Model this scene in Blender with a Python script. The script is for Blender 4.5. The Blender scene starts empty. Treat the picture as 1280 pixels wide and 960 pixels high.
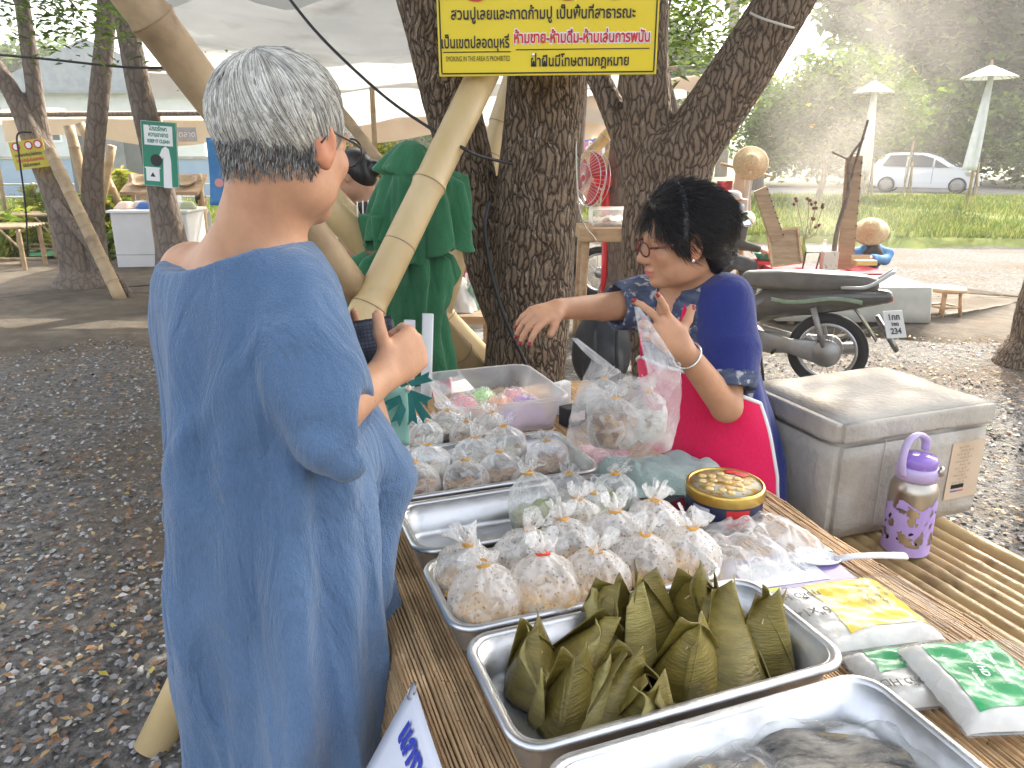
import bpy, bmesh, math, random
import numpy as np
from mathutils import Vector, Matrix, Quaternion, noise as mnoise
random.seed(7)
RNG = np.random.default_rng(11)
S = bpy.context.scene
COL = S.collection
R = math.radians

# ---------------------------------------------------------------- camera, world, sun, exposure
CAM_H, PITCH, FPX = 1.52, R(17.0), 940.0
cam_d = bpy.data.cameras.new('camera'); cam = bpy.data.objects.new('camera', cam_d); COL.objects.link(cam)
cam.location = (0, 0, CAM_H); cam.rotation_euler = (math.pi/2 - PITCH, 0, 0)
cam_d.sensor_width = 36.0; cam_d.lens = 36.0*FPX/1280.0
cam_d.clip_start = 0.02; cam_d.clip_end = 2000
S.camera = cam
SUN_AZ, SUN_EL = R(35.0), R(40.0)          # azimuth from +Y towards +X
world = bpy.data.worlds.new('World'); S.world = world; world.use_nodes = True
wn = world.node_tree.nodes; wl = world.node_tree.links
for n in list(wn): wn.remove(n)
w_out = wn.new('ShaderNodeOutputWorld'); w_bg = wn.new('ShaderNodeBackground'); w_sky = wn.new('ShaderNodeTexSky')
w_sky.sky_type = 'NISHITA'; w_sky.sun_disc = False; w_sky.sun_elevation = SUN_EL; w_sky.sun_rotation = SUN_AZ
w_sky.air_density = 1.0; w_sky.dust_density = 5.0; w_sky.ozone_density = 0.0
w_bg.inputs['Strength'].default_value = 0.15
w_hs = wn.new('ShaderNodeHueSaturation'); w_hs.inputs['Saturation'].default_value = .45   # milky, hazy sky
wl.new(w_sky.outputs[0], w_hs.inputs['Color']); wl.new(w_hs.outputs[0], w_bg.inputs[0]); wl.new(w_bg.outputs[0], w_out.inputs[0])
sun_d = bpy.data.lights.new('sun', 'SUN'); sun_d.energy = 2.0; sun_d.angle = R(0.6); sun_d.color = (1.0, 0.93, 0.80)
sun = bpy.data.objects.new('sun', sun_d); COL.objects.link(sun)
SUN_DIR = Vector((math.sin(SUN_AZ)*math.cos(SUN_EL), math.cos(SUN_AZ)*math.cos(SUN_EL), math.sin(SUN_EL)))
sun.rotation_euler = SUN_DIR.to_track_quat('Z', 'Y').to_euler(); sun.location = SUN_DIR*60
vs = S.view_settings; vs.view_transform = 'Standard'; vs.look = 'None'; vs.exposure = 2.25; vs.gamma = 1.0; vs.use_curve_mapping = False
S.render.engine = 'CYCLES'
cy = S.cycles
cy.max_bounces = 8; cy.transparent_max_bounces = 24; cy.diffuse_bounces = 4; cy.glossy_bounces = 3; cy.transmission_bounces = 6; cy.volume_bounces = 1
cy.use_denoising = True; cy.sample_clamp_indirect = 6.0; cy.caustics_reflective = False; cy.caustics_refractive = False

# ---------------------------------------------------------------- layout helpers
_c, _s = math.cos(PITCH), math.sin(PITCH)
def _ray(px, py):
    a = (px-640)/FPX; b = (py-480)/FPX
    return Vector((a, _c-_s*b, -_s-_c*b))
def atz(px, py, z): d = _ray(px, py); t = (z-CAM_H)/d.z; return Vector((d.x*t, d.y*t, z))
def aty(px, py, y): d = _ray(px, py); t = y/d.y; return Vector((d.x*t, y, CAM_H+d.z*t))
def att(px, py, t): d = _ray(px, py); return Vector((d.x*t, d.y*t, CAM_H+d.z*t))
TA = R(20.0)                                # table axis: u runs away from the camera, v to the right
def TB(u, v, z=0.0): return Vector((-math.sin(TA)*u + math.cos(TA)*v, math.cos(TA)*u + math.sin(TA)*v, z))
def to_uv(p): return (-math.sin(TA)*p[0]+math.cos(TA)*p[1], math.cos(TA)*p[0]+math.sin(TA)*p[1])

# ---------------------------------------------------------------- objects
def tag(o, label=None, cat=None, group=None, kind=None):
    if label: o['label'] = label
    if cat: o['category'] = cat
    if group: o['group'] = group
    if kind: o['kind'] = kind
    return o
def thing(name, loc, label, cat, group=None, rz=0.0):
    o = bpy.data.objects.new(name, None); COL.objects.link(o); o.empty_display_size = 0.05
    o.location = loc; o.rotation_euler = (0, 0, rz)
    return tag(o, label, cat, group)
def link_mesh(name, me, mat, parent=None, smooth=False, kind=None):
    o = bpy.data.objects.new(name, me); COL.objects.link(o)
    if mat is not None and not me.materials:
        for m_ in (mat if isinstance(mat, (list, tuple)) else [mat]): me.materials.append(m_)
    if smooth: me.polygons.foreach_set('use_smooth', [True]*len(me.polygons))
    if parent is not None: o.parent = parent
    if kind: o['kind'] = kind
    return o
def copy_tree(o, parent=None):
    c = o.copy(); COL.objects.link(c); c.parent = parent
    for ch in list(o.children): copy_tree(ch, c)
    return c
class MB:
    """collects vertices and faces of one mesh, in world or local coordinates"""
    def __init__(s): s.v = []; s.f = []; s.m = []
    def add(s, vs_, fs_, mi=0):
        n = len(s.v); s.v += [tuple(p) for p in vs_]; s.f += [tuple(i+n for i in f) for f in fs_]; s.m += [mi]*len(fs_); return s
    def box(s, c, d, rot=None, mi=0, taper=1.0):
        c = Vector(c); h = Vector(d)/2; M3 = rot if rot is not None else Matrix.Identity(3)
        vs_ = []
        for z in (-1, 1):
            k = taper if z > 0 else 1.0
            for x, y in ((-1,-1),(1,-1),(1,1),(-1,1)): vs_.append(c + M3 @ Vector((x*h.x*k, y*h.y*k, z*h.z)))
        return s.add(vs_, [(3,2,1,0),(4,5,6,7),(0,1,5,4),(1,2,6,5),(2,3,7,6),(3,0,4,7)], mi)
    def tube(s, pts, rad, n=10, cap=True, mi=0, flat=None, up0=None):
        pts = [Vector(p) for p in pts]; k = len(pts)
        rad = [rad]*k if isinstance(rad, (int, float)) else list(rad)
        vs_ = []; prev = None
        for i, p in enumerate(pts):
            t = (pts[min(i+1, k-1)] - pts[max(i-1, 0)])
            if t.length < 1e-9: t = Vector((0,0,1))
            t.normalize()
            if prev is None:
                a = Vector(up0) if up0 is not None else (Vector((0,0,1)) if abs(t.z) < .9 else Vector((1,0,0)))
                prev = (a - t*a.dot(t)).normalized()
            else:
                prev = (prev - t*prev.dot(t)).normalized()
            b = t.cross(prev)
            for j in range(n):
                an = 2*math.pi*j/n
                vs_.append(p + prev*math.cos(an)*rad[i] + b*math.sin(an)*rad[i]*(flat if flat else 1.0))
        fs_ = [(i*n+j, i*n+(j+1) % n, (i+1)*n+(j+1) % n, (i+1)*n+j) for i in range(k-1) for j in range(n)]
        if cap: fs_ += [tuple(range(n-1, -1, -1)), tuple((k-1)*n+j for j in range(n))]
        return s.add(vs_, fs_, mi)
    def lathe(s, prof, c=(0,0,0), n=24, mi=0, rot=None, sx=1.0, sy=1.0, cap=True):
        c = Vector(c); vs_ = []
        for r, z in prof:
            for j in range(n):
                a = 2*math.pi*j/n; p = Vector((r*math.cos(a)*sx, r*math.sin(a)*sy, z))
                vs_.append(c + (rot @ p if rot is not None else p))
        k = len(prof)
        fs_ = [(i*n+j, i*n+(j+1) % n, (i+1)*n+(j+1) % n, (i+1)*n+j) for i in range(k-1) for j in range(n)]
        if cap and prof[0][0] > 1e-6: fs_.append(tuple(range(n-1, -1, -1)))
        if cap and prof[-1][0] > 1e-6: fs_.append(tuple((k-1)*n+j for j in range(n)))
        return s.add(vs_, fs_, mi)
    def sheet(s, fn, nu, nv, mi=0):
        vs_ = [fn(i/nu, j/nv) for j in range(nv+1) for i in range(nu+1)]
        fs_ = [(j*(nu+1)+i, j*(nu+1)+i+1, (j+1)*(nu+1)+i+1, (j+1)*(nu+1)+i) for j in range(nv) for i in range(nu)]
        return s.add(vs_, fs_, mi)
    def mesh(s, name, origin=(0,0,0)):
        me = bpy.data.meshes.new(name); ox, oy, oz = origin
        me.from_pydata([(p[0]-ox, p[1]-oy, p[2]-oz) for p in s.v], [], s.f)
        if any(s.m): me.polygons.foreach_set('material_index', s.m)
        me.update(); return me
    def build(s, name, mat, parent=None, smooth=False, kind=None, bevel=0, local=False, solid=0, sub=0, origin=None):
        if origin is None: origin = parent.location if (parent is not None and not local) else (0,0,0)
        if parent is not None and not local:
            q = parent
            origin = Vector((0,0,0))
            while q is not None: origin = origin + q.location; q = q.parent
        me = s.mesh(name, origin); o = link_mesh(name, me, mat, parent, smooth, kind)
        if solid: md = o.modifiers.new('solid', 'SOLIDIFY'); md.thickness = solid; md.offset = 0
        if bevel: md = o.modifiers.new('bevel', 'BEVEL'); md.width = bevel; md.segments = 2; md.limit_method = 'ANGLE'; md.angle_limit = R(40)
        if sub: md = o.modifiers.new('sub', 'SUBSURF'); md.levels = sub; md.render_levels = sub
        return o
def rotz(a): return Matrix.Rotation(a, 3, 'Z')
def frame_to(z_axis, x_hint=(1,0,0)):
    z = Vector(z_axis).normalized(); x = Vector(x_hint); x = (x - z*x.dot(z)).normalized(); y = z.cross(x)
    return Matrix((x, y, z)).transposed()
def spline(pts, n=8):
    """Catmull-Rom through pts"""
    P_ = [Vector(p) for p in pts]; P_ = [P_[0]*2-P_[1]] + P_ + [P_[-1]*2-P_[-2]]; out = []
    for i in range(1, len(P_)-2):
        a, b, c_, d = P_[i-1], P_[i], P_[i+1], P_[i+2]
        for k in range(n):
            t = k/n
            out.append(0.5*((2*b)+(c_-a)*t+(2*a-5*b+4*c_-d)*t*t+(3*b-a-3*c_+d)*t**3))
    out.append(P_[-2]); return out
def lerp_tab(tab, x):
    xs = [r[0] for r in tab]
    return [np.interp(x, xs, [r[i] for r in tab]) for i in range(1, len(tab[0]))]

# ---------------------------------------------------------------- materials
MATS = {}
def mat(name, c1, c2=None, scale=8.0, rough=0.6, bump=0.0, bscale=None, stretch=(1,1,1), metal=0.0, detail=4.0, spec=0.5, alpha=None,
        lo=0.35, hi=0.65, c3=None, c3scale=2.0, c3lo=.55, c3hi=.7, transl=0.0, emit=None, sheen=0.0, coat=0.0, subsurf=0.0, dist=0.01, vcol=False, rand=0.0, rough2=None):
    m = bpy.data.materials.new(name); m.use_nodes = True; MATS[name] = m
    nt = m.node_tree; N = nt.nodes; L = nt.links; b = N['Principled BSDF']; out = N['Material Output']
    b.inputs['Roughness'].default_value = rough; b.inputs['Metallic'].default_value = metal
    b.inputs['Specular IOR Level'].default_value = spec
    if sheen: b.inputs['Sheen Weight'].default_value = sheen
    if coat: b.inputs['Coat Weight'].default_value = coat
    if subsurf:
        b.inputs['Subsurface Weight'].default_value = subsurf; b.inputs['Subsurface Radius'].default_value = (1,.35,.2); b.inputs['Subsurface Scale'].default_value = .008
    tc = N.new('ShaderNodeTexCoord'); mp = N.new('ShaderNodeMapping'); mp.inputs['Scale'].default_value = stretch
    L.new(tc.outputs['Object'], mp.inputs['Vector'])
    col = None
    if vcol:
        at_ = N.new('ShaderNodeVertexColor'); at_.layer_name = 'Col'; col = at_.outputs['Color']
    if c2 is not None:
        nz = N.new('ShaderNodeTexNoise'); nz.inputs['Scale'].default_value = scale; nz.inputs['Detail'].default_value = detail; nz.inputs['Roughness'].default_value = .6
        L.new(mp.outputs[0], nz.inputs['Vector'])
        rp = N.new('ShaderNodeValToRGB'); rp.color_ramp.elements[0].position = lo; rp.color_ramp.elements[1].position = hi
        rp.color_ramp.elements[0].color = (*c1, 1); rp.color_ramp.elements[1].color = (*c2, 1)
        L.new(nz.outputs['Fac'], rp.inputs['Fac'])
        if col is not None:
            mx = N.new('ShaderNodeMix'); mx.data_type = 'RGBA'; mx.blend_type = 'MULTIPLY'; mx.inputs['Factor'].default_value = 1
            L.new(col, mx.inputs['A']); L.new(rp.outputs[0], mx.inputs['B']); col = mx.outputs['Result']
        else: col = rp.outputs[0]
        if rough2 is not None:
            mr = N.new('ShaderNodeMapRange'); mr.inputs['From Min'].default_value = lo; mr.inputs['From Max'].default_value = hi
            mr.inputs['To Min'].default_value = rough; mr.inputs['To Max'].default_value = rough2
            L.new(nz.outputs['Fac'], mr.inputs['Value']); L.new(mr.outputs[0], b.inputs['Roughness'])
    if c3 is not None:
        n3 = N.new('ShaderNodeTexNoise'); n3.inputs['Scale'].default_value = c3scale; n3.inputs['Detail'].default_value = 6
        L.new(tc.outputs['Object'], n3.inputs['Vector'])
        r3 = N.new('ShaderNodeMapRange'); r3.inputs['From Min'].default_value = c3lo; r3.inputs['From Max'].default_value = c3hi
        L.new(n3.outputs['Fac'], r3.inputs['Value'])
        mx = N.new('ShaderNodeMix'); mx.data_type = 'RGBA'; mx.inputs['B'].default_value = (*c3, 1)
        L.new(r3.outputs[0], mx.inputs['Factor'])
        if col is not None: L.new(col, mx.inputs['A'])
        else: mx.inputs['A'].default_value = (*c1, 1)
        col = mx.outputs['Result']
    if rand:
        oi = N.new('ShaderNodeObjectInfo'); mr = N.new('ShaderNodeMapRange'); mr.inputs['To Min'].default_value = 1-rand; mr.inputs['To Max'].default_value = 1+rand
        L.new(oi.outputs['Random'], mr.inputs['Value'])
        hs = N.new('ShaderNodeHueSaturation'); L.new(mr.outputs[0], hs.inputs['Value'])
        if col is not None: L.new(col, hs.inputs['Color'])
        else: hs.inputs['Color'].default_value = (*c1, 1)
        col = hs.outputs[0]
    if col is not None: L.new(col, b.inputs['Base Color'])
    else: b.inputs['Base Color'].default_value = (*c1, 1)
    if bump:
        nb = N.new('ShaderNodeTexNoise'); nb.inputs['Scale'].default_value = bscale or scale*3; nb.inputs['Detail'].default_value = 5
        L.new(mp.outputs[0], nb.inputs['Vector'])
        bp = N.new('ShaderNodeBump'); bp.inputs['Strength'].default_value = bump; bp.inputs['Distance'].default_value = dist
        L.new(nb.outputs['Fac'], bp.inputs['Height']); L.new(bp.outputs[0], b.inputs['Normal'])
    if emit: b.inputs['Emission Color'].default_value = (*emit[0], 1); b.inputs['Emission Strength'].default_value = emit[1]
    if transl:
        tr = N.new('ShaderNodeBsdfTranslucent'); ms = N.new('ShaderNodeMixShader'); ms.inputs[0].default_value = transl
        if col is not None: L.new(col, tr.inputs['Color'])
        else: tr.inputs['Color'].default_value = (*c1, 1)
        L.new(b.outputs[0], ms.inputs[1]); L.new(tr.outputs[0], ms.inputs[2]); L.new(ms.outputs[0], out.inputs['Surface'])
    if alpha is not None: b.inputs['Alpha'].default_value = alpha
    return m
def film(name, tint=(.9,.9,.9), opac=.25, rough=.12, nscale=40., nlo=.5, nhi=.62, dots=0.0, bump=.3, edge=.55, dscale=220., clear_below=None):
    """thin clear plastic: mostly transparent, milky and glossy where creased, with optional condensation beads"""
    m = bpy.data.materials.new(name); m.use_nodes = True; MATS[name] = m
    nt = m.node_tree; N = nt.nodes; L = nt.links; b = N['Principled BSDF']; out = N['Material Output']
    b.inputs['Base Color'].default_value = (*tint, 1); b.inputs['Roughness'].default_value = rough; b.inputs['Specular IOR Level'].default_value = .8
    tp = N.new('ShaderNodeBsdfTransparent'); tp.inputs[0].default_value = (.97,.97,.96,1)
    tl = N.new('ShaderNodeBsdfTranslucent'); tl.inputs[0].default_value = (*tint, 1)
    mb = N.new('ShaderNodeMixShader'); mb.inputs[0].default_value = .35; L.new(b.outputs[0], mb.inputs[1]); L.new(tl.outputs[0], mb.inputs[2])
    tc = N.new('ShaderNodeTexCoord'); nz = N.new('ShaderNodeTexNoise'); nz.inputs['Scale'].default_value = nscale; nz.inputs['Detail'].default_value = 4; nz.inputs['Distortion'].default_value = 1.2
    L.new(tc.outputs['Object'], nz.inputs['Vector'])
    mr = N.new('ShaderNodeMapRange'); mr.inputs['From Min'].default_value = nlo; mr.inputs['From Max'].default_value = nhi; mr.inputs['To Min'].default_value = opac; mr.inputs['To Max'].default_value = min(1, opac+.3)
    L.new(nz.outputs['Fac'], mr.inputs['Value'])
    lw = N.new('ShaderNodeLayerWeight'); lw.inputs['Blend'].default_value = .35
    ma = N.new('ShaderNodeMath'); ma.operation = 'MULTIPLY_ADD'; ma.inputs[1].default_value = edge; L.new(lw.outputs['Facing'], ma.inputs[0]); L.new(mr.outputs[0], ma.inputs[2]); ma.use_clamp = True
    fac = ma.outputs[0]
    if dots:
        vo = N.new('ShaderNodeTexVoronoi'); vo.inputs['Scale'].default_value = dscale; L.new(tc.outputs['Object'], vo.inputs['Vector'])
        m2 = N.new('ShaderNodeMapRange'); m2.inputs['From Min'].default_value = .22; m2.inputs['From Max'].default_value = .30; m2.inputs['To Min'].default_value = 1-dots; m2.inputs['To Max'].default_value = 1.0
        L.new(vo.outputs['Distance'], m2.inputs['Value'])
        mm = N.new('ShaderNodeMath'); mm.operation = 'MULTIPLY'; L.new(fac, mm.inputs[0]); L.new(m2.outputs[0], mm.inputs[1]); fac = mm.outputs[0]
    if clear_below:
        sx_ = N.new('ShaderNodeSeparateXYZ'); L.new(tc.outputs['Object'], sx_.inputs[0]); mz = N.new('ShaderNodeMapRange'); mz.inputs['From Min'].default_value = clear_below*.5; mz.inputs['From Max'].default_value = clear_below*1.5; mz.inputs['To Min'].default_value = .12; L.new(sx_.outputs['Z'], mz.inputs['Value'])
        mm = N.new('ShaderNodeMath'); mm.operation = 'MULTIPLY'; L.new(fac, mm.inputs[0]); L.new(mz.outputs[0], mm.inputs[1]); fac = mm.outputs[0]
    bp = N.new('ShaderNodeBump'); bp.inputs['Strength'].default_value = bump; bp.inputs['Distance'].default_value = .006; L.new(nz.outputs['Fac'], bp.inputs['Height']); L.new(bp.outputs[0], b.inputs['Normal'])
    ms = N.new('ShaderNodeMixShader'); L.new(fac, ms.inputs[0]); L.new(tp.outputs[0], ms.inputs[1]); L.new(mb.outputs[0], ms.inputs[2]); L.new(ms.outputs[0], out.inputs['Surface'])
    return m
def text(s, size, loc, rot3, mat_, parent, name='lettering', align='CENTER', bold=0.0, shear=0.0, width=None, squash=1.0):
    """flat lettering as its own thin mesh; loc in parent's local space (rot3 3x3: x right, y up, z out)"""
    cu = bpy.data.curves.new(name, 'FONT'); cu.body = s; cu.size = size; cu.align_x = align; cu.align_y = 'CENTER'; cu.offset = bold; cu.shear = shear; cu.resolution_u = 3
    o = bpy.data.objects.new(name+'_src', cu); COL.objects.link(o)
    bpy.context.view_layer.update()
    dg = bpy.context.evaluated_depsgraph_get(); me = bpy.data.meshes.new_from_object(o.evaluated_get(dg)); me.name = name
    bpy.data.objects.remove(o); bpy.data.curves.remove(cu)
    co = np.empty(len(me.vertices)*3); me.vertices.foreach_get('co', co); co = co.reshape(-1, 3)
    if len(co):
        if width:
            w = co[:,0].max()-co[:,0].min(); k = width/max(w, 1e-6); co[:,0] *= k
        co[:,1] *= squash
        me.vertices.foreach_set('co', co.ravel()); me.update()
    me.materials.clear(); me.materials.append(mat_)
    o2 = bpy.data.objects.new(name, me); COL.objects.link(o2)
    M4 = rot3.to_4x4(); M4.translation = Vector(loc)
    if parent is not None: o2.parent = parent
    o2.matrix_local = M4
    return o2

# ---------------------------------------------------------------- implicit modelling (smooth unions, meshed with surface nets)
class Field:
    def __init__(s, lo, hi, h):
        s.h = h; s.lo = np.array(lo, float); n = np.ceil((np.array(hi, float)-s.lo)/h).astype(int)+1; s.n = n
        s.D = np.full(n, 1.0)
        s.ax = [s.lo[i]+h*np.arange(n[i]) for i in range(3)]
    def blk(s, lo, hi):
        i0 = np.maximum(np.floor((np.array(lo)-s.lo)/s.h).astype(int), 0); i1 = np.minimum(np.ceil((np.array(hi)-s.lo)/s.h).astype(int)+1, s.n)
        sl = tuple(slice(a, max(a, b)) for a, b in zip(i0, i1))
        X, Y, Z = np.meshgrid(s.ax[0][sl[0]], s.ax[1][sl[1]], s.ax[2][sl[2]], indexing='ij', sparse=True)
        return sl, X, Y, Z
    def mix(s, sl, d, k, sub=False):
        A = s.D[sl]
        if A.size == 0: return
        if sub:
            d = -d; h = np.clip(k-np.abs(A-d), 0, None)/max(k, 1e-9); s.D[sl] = np.maximum(A, d)+h*h*k*.25
        else:
            h = np.clip(k-np.abs(A-d), 0, None)/max(k, 1e-9); s.D[sl] = np.minimum(A, d)-h*h*k*.25
    def cone(s, a, b, ra, rb, k=.01, sub=False):
        a = np.array(a, float); b = np.array(b, float); m = max(ra, rb)+max(k, .02)+2*s.h
        sl, X, Y, Z = s.blk(np.minimum(a, b)-m, np.maximum(a, b)+m)
        d = b-a; L2 = max((d*d).sum(), 1e-12)
        t = np.clip(((X-a[0])*d[0]+(Y-a[1])*d[1]+(Z-a[2])*d[2])/L2, 0, 1)
        q = np.sqrt((X-a[0]-t*d[0])**2+(Y-a[1]-t*d[1])**2+(Z-a[2]-t*d[2])**2)-(ra+(rb-ra)*t)
        s.mix(sl, q, k, sub); return s
    def path(s, pts, rad, k=.01):
        for i in range(len(pts)-1): s.cone(pts[i], pts[i+1], rad[i], rad[i+1], k if i == 0 else min(k, .006))
        return s
    def ell(s, c, r, rot=None, k=.01, sub=False):
        c = np.array(c, float); r = np.array(r, float); m = r.max()+max(k, .02)+2*s.h
        sl, X, Y, Z = s.blk(c-m, c+m)
        P_ = [X-c[0], Y-c[1], Z-c[2]]
        if rot is not None:
            M3 = np.array(rot)      # columns: local axes
            P_ = [P_[0]*M3[0][i]+P_[1]*M3[1][i]+P_[2]*M3[2][i] for i in range(3)]
        k0 = np.sqrt((P_[0]/r[0])**2+(P_[1]/r[1])**2+(P_[2]/r[2])**2); k1 = np.sqrt((P_[0]/r[0]**2)**2+(P_[1]/r[1]**2)**2+(P_[2]/r[2]**2)**2)
        s.mix(sl, k0*(k0-1)/np.maximum(k1, 1e-6), k, sub); return s
    def func(s, fn, lo, hi, k=.01, sub=False):
        sl, X, Y, Z = s.blk(lo, hi); s.mix(sl, fn(X, Y, Z), k, sub); return s
    def cut(s, p, nrm):
        """remove everything on the side the normal points to"""
        X, Y, Z = np.meshgrid(*s.ax, indexing='ij', sparse=True)
        s.D = np.maximum(s.D, (X-p[0])*nrm[0]+(Y-p[1])*nrm[1]+(Z-p[2])*nrm[2]); return s
    def disp(s, fn):
        X, Y, Z = np.meshgrid(*s.ax, indexing='ij', sparse=True); s.D = s.D+fn(X, Y, Z); return s
    def mesh(s, name, origin=(0,0,0)):
        D = s.D; D[0], D[-1] = 1, 1; D[:,0], D[:,-1] = 1, 1; D[:,:,0], D[:,:,-1] = 1, 1
        I = D < 0; n = D.shape
        cnt = np.zeros((n[0]-1, n[1]-1, n[2]-1), np.int8)
        offs = [(i, j, k) for i in (0,1) for j in (0,1) for k in (0,1)]
        for i, j, k in offs: cnt += I[i:n[0]-1+i, j:n[1]-1+j, k:n[2]-1+k]
        act = np.argwhere((cnt > 0) & (cnt < 8))
        idx = np.full(cnt.shape, -1, np.int32); idx[act[:,0], act[:,1], act[:,2]] = np.arange(len(act))
        V = np.zeros((len(act), 3)); W = np.zeros(len(act))
        val = {o: D[act[:,0]+o[0], act[:,1]+o[1], act[:,2]+o[2]] for o in offs}
        for o in offs:
            for ax in range(3):
                if o[ax] == 0:
                    o2 = list(o); o2[ax] = 1; o2 = tuple(o2); a, b = val[o], val[o2]; mk = (a < 0) != (b < 0)
                    t = np.where(mk, a/np.where(mk, a-b, 1), 0)
                    p = np.tile(np.array(o, float), (len(act), 1)); p[:,ax] += t; V[mk] += p[mk]; W[mk] += 1
        V = (act+V/np.maximum(W, 1)[:,None])*s.h+s.lo
        F = []
        for ax in range(3):
            sa = [slice(1, -1)]*3; sa[ax] = slice(0, n[ax]-1); sb = list(sa); sb[ax] = slice(1, n[ax])
            A, B = I[tuple(sa)], I[tuple(sb)]
            for flip in (False, True):
                e = np.argwhere((A & ~B) if not flip else (~A & B))
                if len(e) == 0: continue
                base = e.copy()
                for q in range(3):
                    if q != ax: base[:,q] += 1
                u, v = (ax+1) % 3, (ax+2) % 3
                def at_(du, dv):
                    c_ = base.copy(); c_[:,u] -= du; c_[:,v] -= dv; return idx[c_[:,0], c_[:,1], c_[:,2]]
                qd = np.stack([at_(1,1), at_(0,1), at_(0,0), at_(1,0)], 1)
                F.append(qd if not flip else qd[:, ::-1])
        F = np.concatenate(F)
        me = bpy.data.meshes.new(name)
        o_ = np.array(origin, float)
        me.vertices.add(len(V)); me.vertices.foreach_set('co', (V-o_).ravel())
        me.loops.add(len(F)*4); me.loops.foreach_set('vertex_index', F.ravel().astype(np.int32))
        me.polygons.add(len(F)); me.polygons.foreach_set('loop_start', np.arange(len(F), dtype=np.int32)*4)
        me.polygons.foreach_set('use_smooth', np.ones(len(F), bool))
        me.update(calc_edges=True); me.validate()
        s.V = V
        return me
def vcolor(me, cols):
    at_ = me.color_attributes.new('Col', 'FLOAT_COLOR', 'POINT')
    a = np.ones((len(me.vertices), 4)); a[:,:3] = cols; at_.data.foreach_set('color', a.ravel())
def npnoise(X, Y, Z, seed=0, n=5, f=1.0):
    """cheap smooth pseudo noise: a sum of sines in random directions, about -1..1"""
    r = np.random.default_rng(seed); o = 0
    for i in range(n):
        d = r.normal(size=3); d = d/np.linalg.norm(d)*f*(0.6+1.2*r.random()); o = o+np.sin(X*d[0]+Y*d[1]+Z*d[2]+r.random()*6.28)
    return o/n*1.3
# ================================================================ setting
def np_mesh(name, V, F, cols=None, smooth=False):
    me = bpy.data.meshes.new(name); k = F.shape[1]
    me.vertices.add(len(V)); me.vertices.foreach_set('co', np.asarray(V, float).ravel())
    me.loops.add(F.size); me.loops.foreach_set('vertex_index', F.ravel().astype(np.int32))
    me.polygons.add(len(F)); me.polygons.foreach_set('loop_start', np.arange(len(F), dtype=np.int32)*k)
    if smooth: me.polygons.foreach_set('use_smooth', np.ones(len(F), bool))
    me.update(calc_edges=True)
    if cols is not None: vcolor(me, cols)
    return me
def rand_rot(n, rng, flat=0.0):
    """n random frames; flat -> 1 keeps the z axis up"""
    z = rng.normal(size=(n, 3)); z[:,2] = np.abs(z[:,2])+flat*4; z /= np.linalg.norm(z, axis=1)[:,None]
    x = rng.normal(size=(n, 3)); x -= z*(x*z).sum(1)[:,None]; x /= np.linalg.norm(x, axis=1)[:,None]
    return x, np.cross(z, x), z
def leaf_mesh(name, P_, size, rng, ratio=.45, flat=0.0, cols=None, fold=.15, frames=None):
    n = len(P_); x, y, z = frames if frames is not None else rand_rot(n, rng, flat); s_ = (size*(.6+.8*rng.random(n)))[:,None]
    a = P_-x*s_*.5; b = P_+x*s_*.5; m = s_*ratio*.5
    l = P_+y*m+z*s_*fold-x*s_*.05; r = P_-y*m+z*s_*fold-x*s_*.05
    V = np.stack([a, r, b, l], 1).reshape(-1, 3); i = np.arange(n)*4
    F = np.concatenate([np.stack([i, i+1, i+2], 1), np.stack([i, i+2, i+3], 1)])
    return np_mesh(name, V, F, None if cols is None else np.repeat(cols, 4, 0))
GRAVEL_C = ((.030,.031,.034), (.085,.086,.090))
m_ground = mat('gravel ground', spec=.12, c1=(.085,.081,.075), c2=(.21,.197,.178), scale=26, rough=.9, bump=.8, bscale=70, c3=(.13,.10,.07), c3scale=.9, c3lo=.47, c3hi=.68, dist=.02)
m_dirt = mat('bare earth', spec=.12, c1=(.095,.080,.062), c2=(.150,.126,.098), scale=5, rough=.95, bump=.5, bscale=40, c3=(.12,.09,.06), c3scale=2.2, dist=.02)
m_stone = mat('gravel stones', spec=.12, c1=(.7,.7,.7), c2=(1.2,1.2,1.2), scale=60, rough=.85, vcol=True)
m_litter = mat('fallen leaves', (.8,.8,.8), (1.1,1.1,1.1), scale=30, rough=.7, vcol=True, transl=.15)
m_grass = mat('lawn', spec=.12, c1=(.10,.14,.025), c2=(.18,.205,.045), scale=2.5, rough=.9, bump=.5, bscale=60, c3=(.27,.25,.09), c3scale=.5, dist=.03)
m_blade = mat('grass blades', spec=.12, c1=(.8,.8,.8), c2=(1.15,1.15,1.05), scale=3, rough=.7, vcol=True, transl=.35)
m_road = mat('asphalt', spec=.12, c1=(.15,.145,.14), c2=(.22,.215,.205), scale=2, rough=.85, bump=.2, bscale=80)
m_conc = mat('concrete', (.34,.33,.31), (.48,.46,.43), scale=3, rough=.9, bump=.2, bscale=30)

def gz(x, y):
    """ground height: gently uneven"""
    return .018*math.sin(x*.9+.4)*math.cos(y*.7)+.010*math.sin(x*2.3+y*1.7)
g = MB()
def ground_fn(a, b):
    x = -1+2*a; x = math.copysign(abs(x)**2.6, x)*420; y = -8+(b**2.6)*700
    n = gz(x, y) if abs(x) < 40 and y < 60 else 0
    return (x, y, n-.012)
g.sheet(ground_fn, 120, 120)
tag(g.build('ground', m_ground, smooth=True), 'dark gravel ground strewn with fallen leaves', 'ground', kind='structure')

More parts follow.
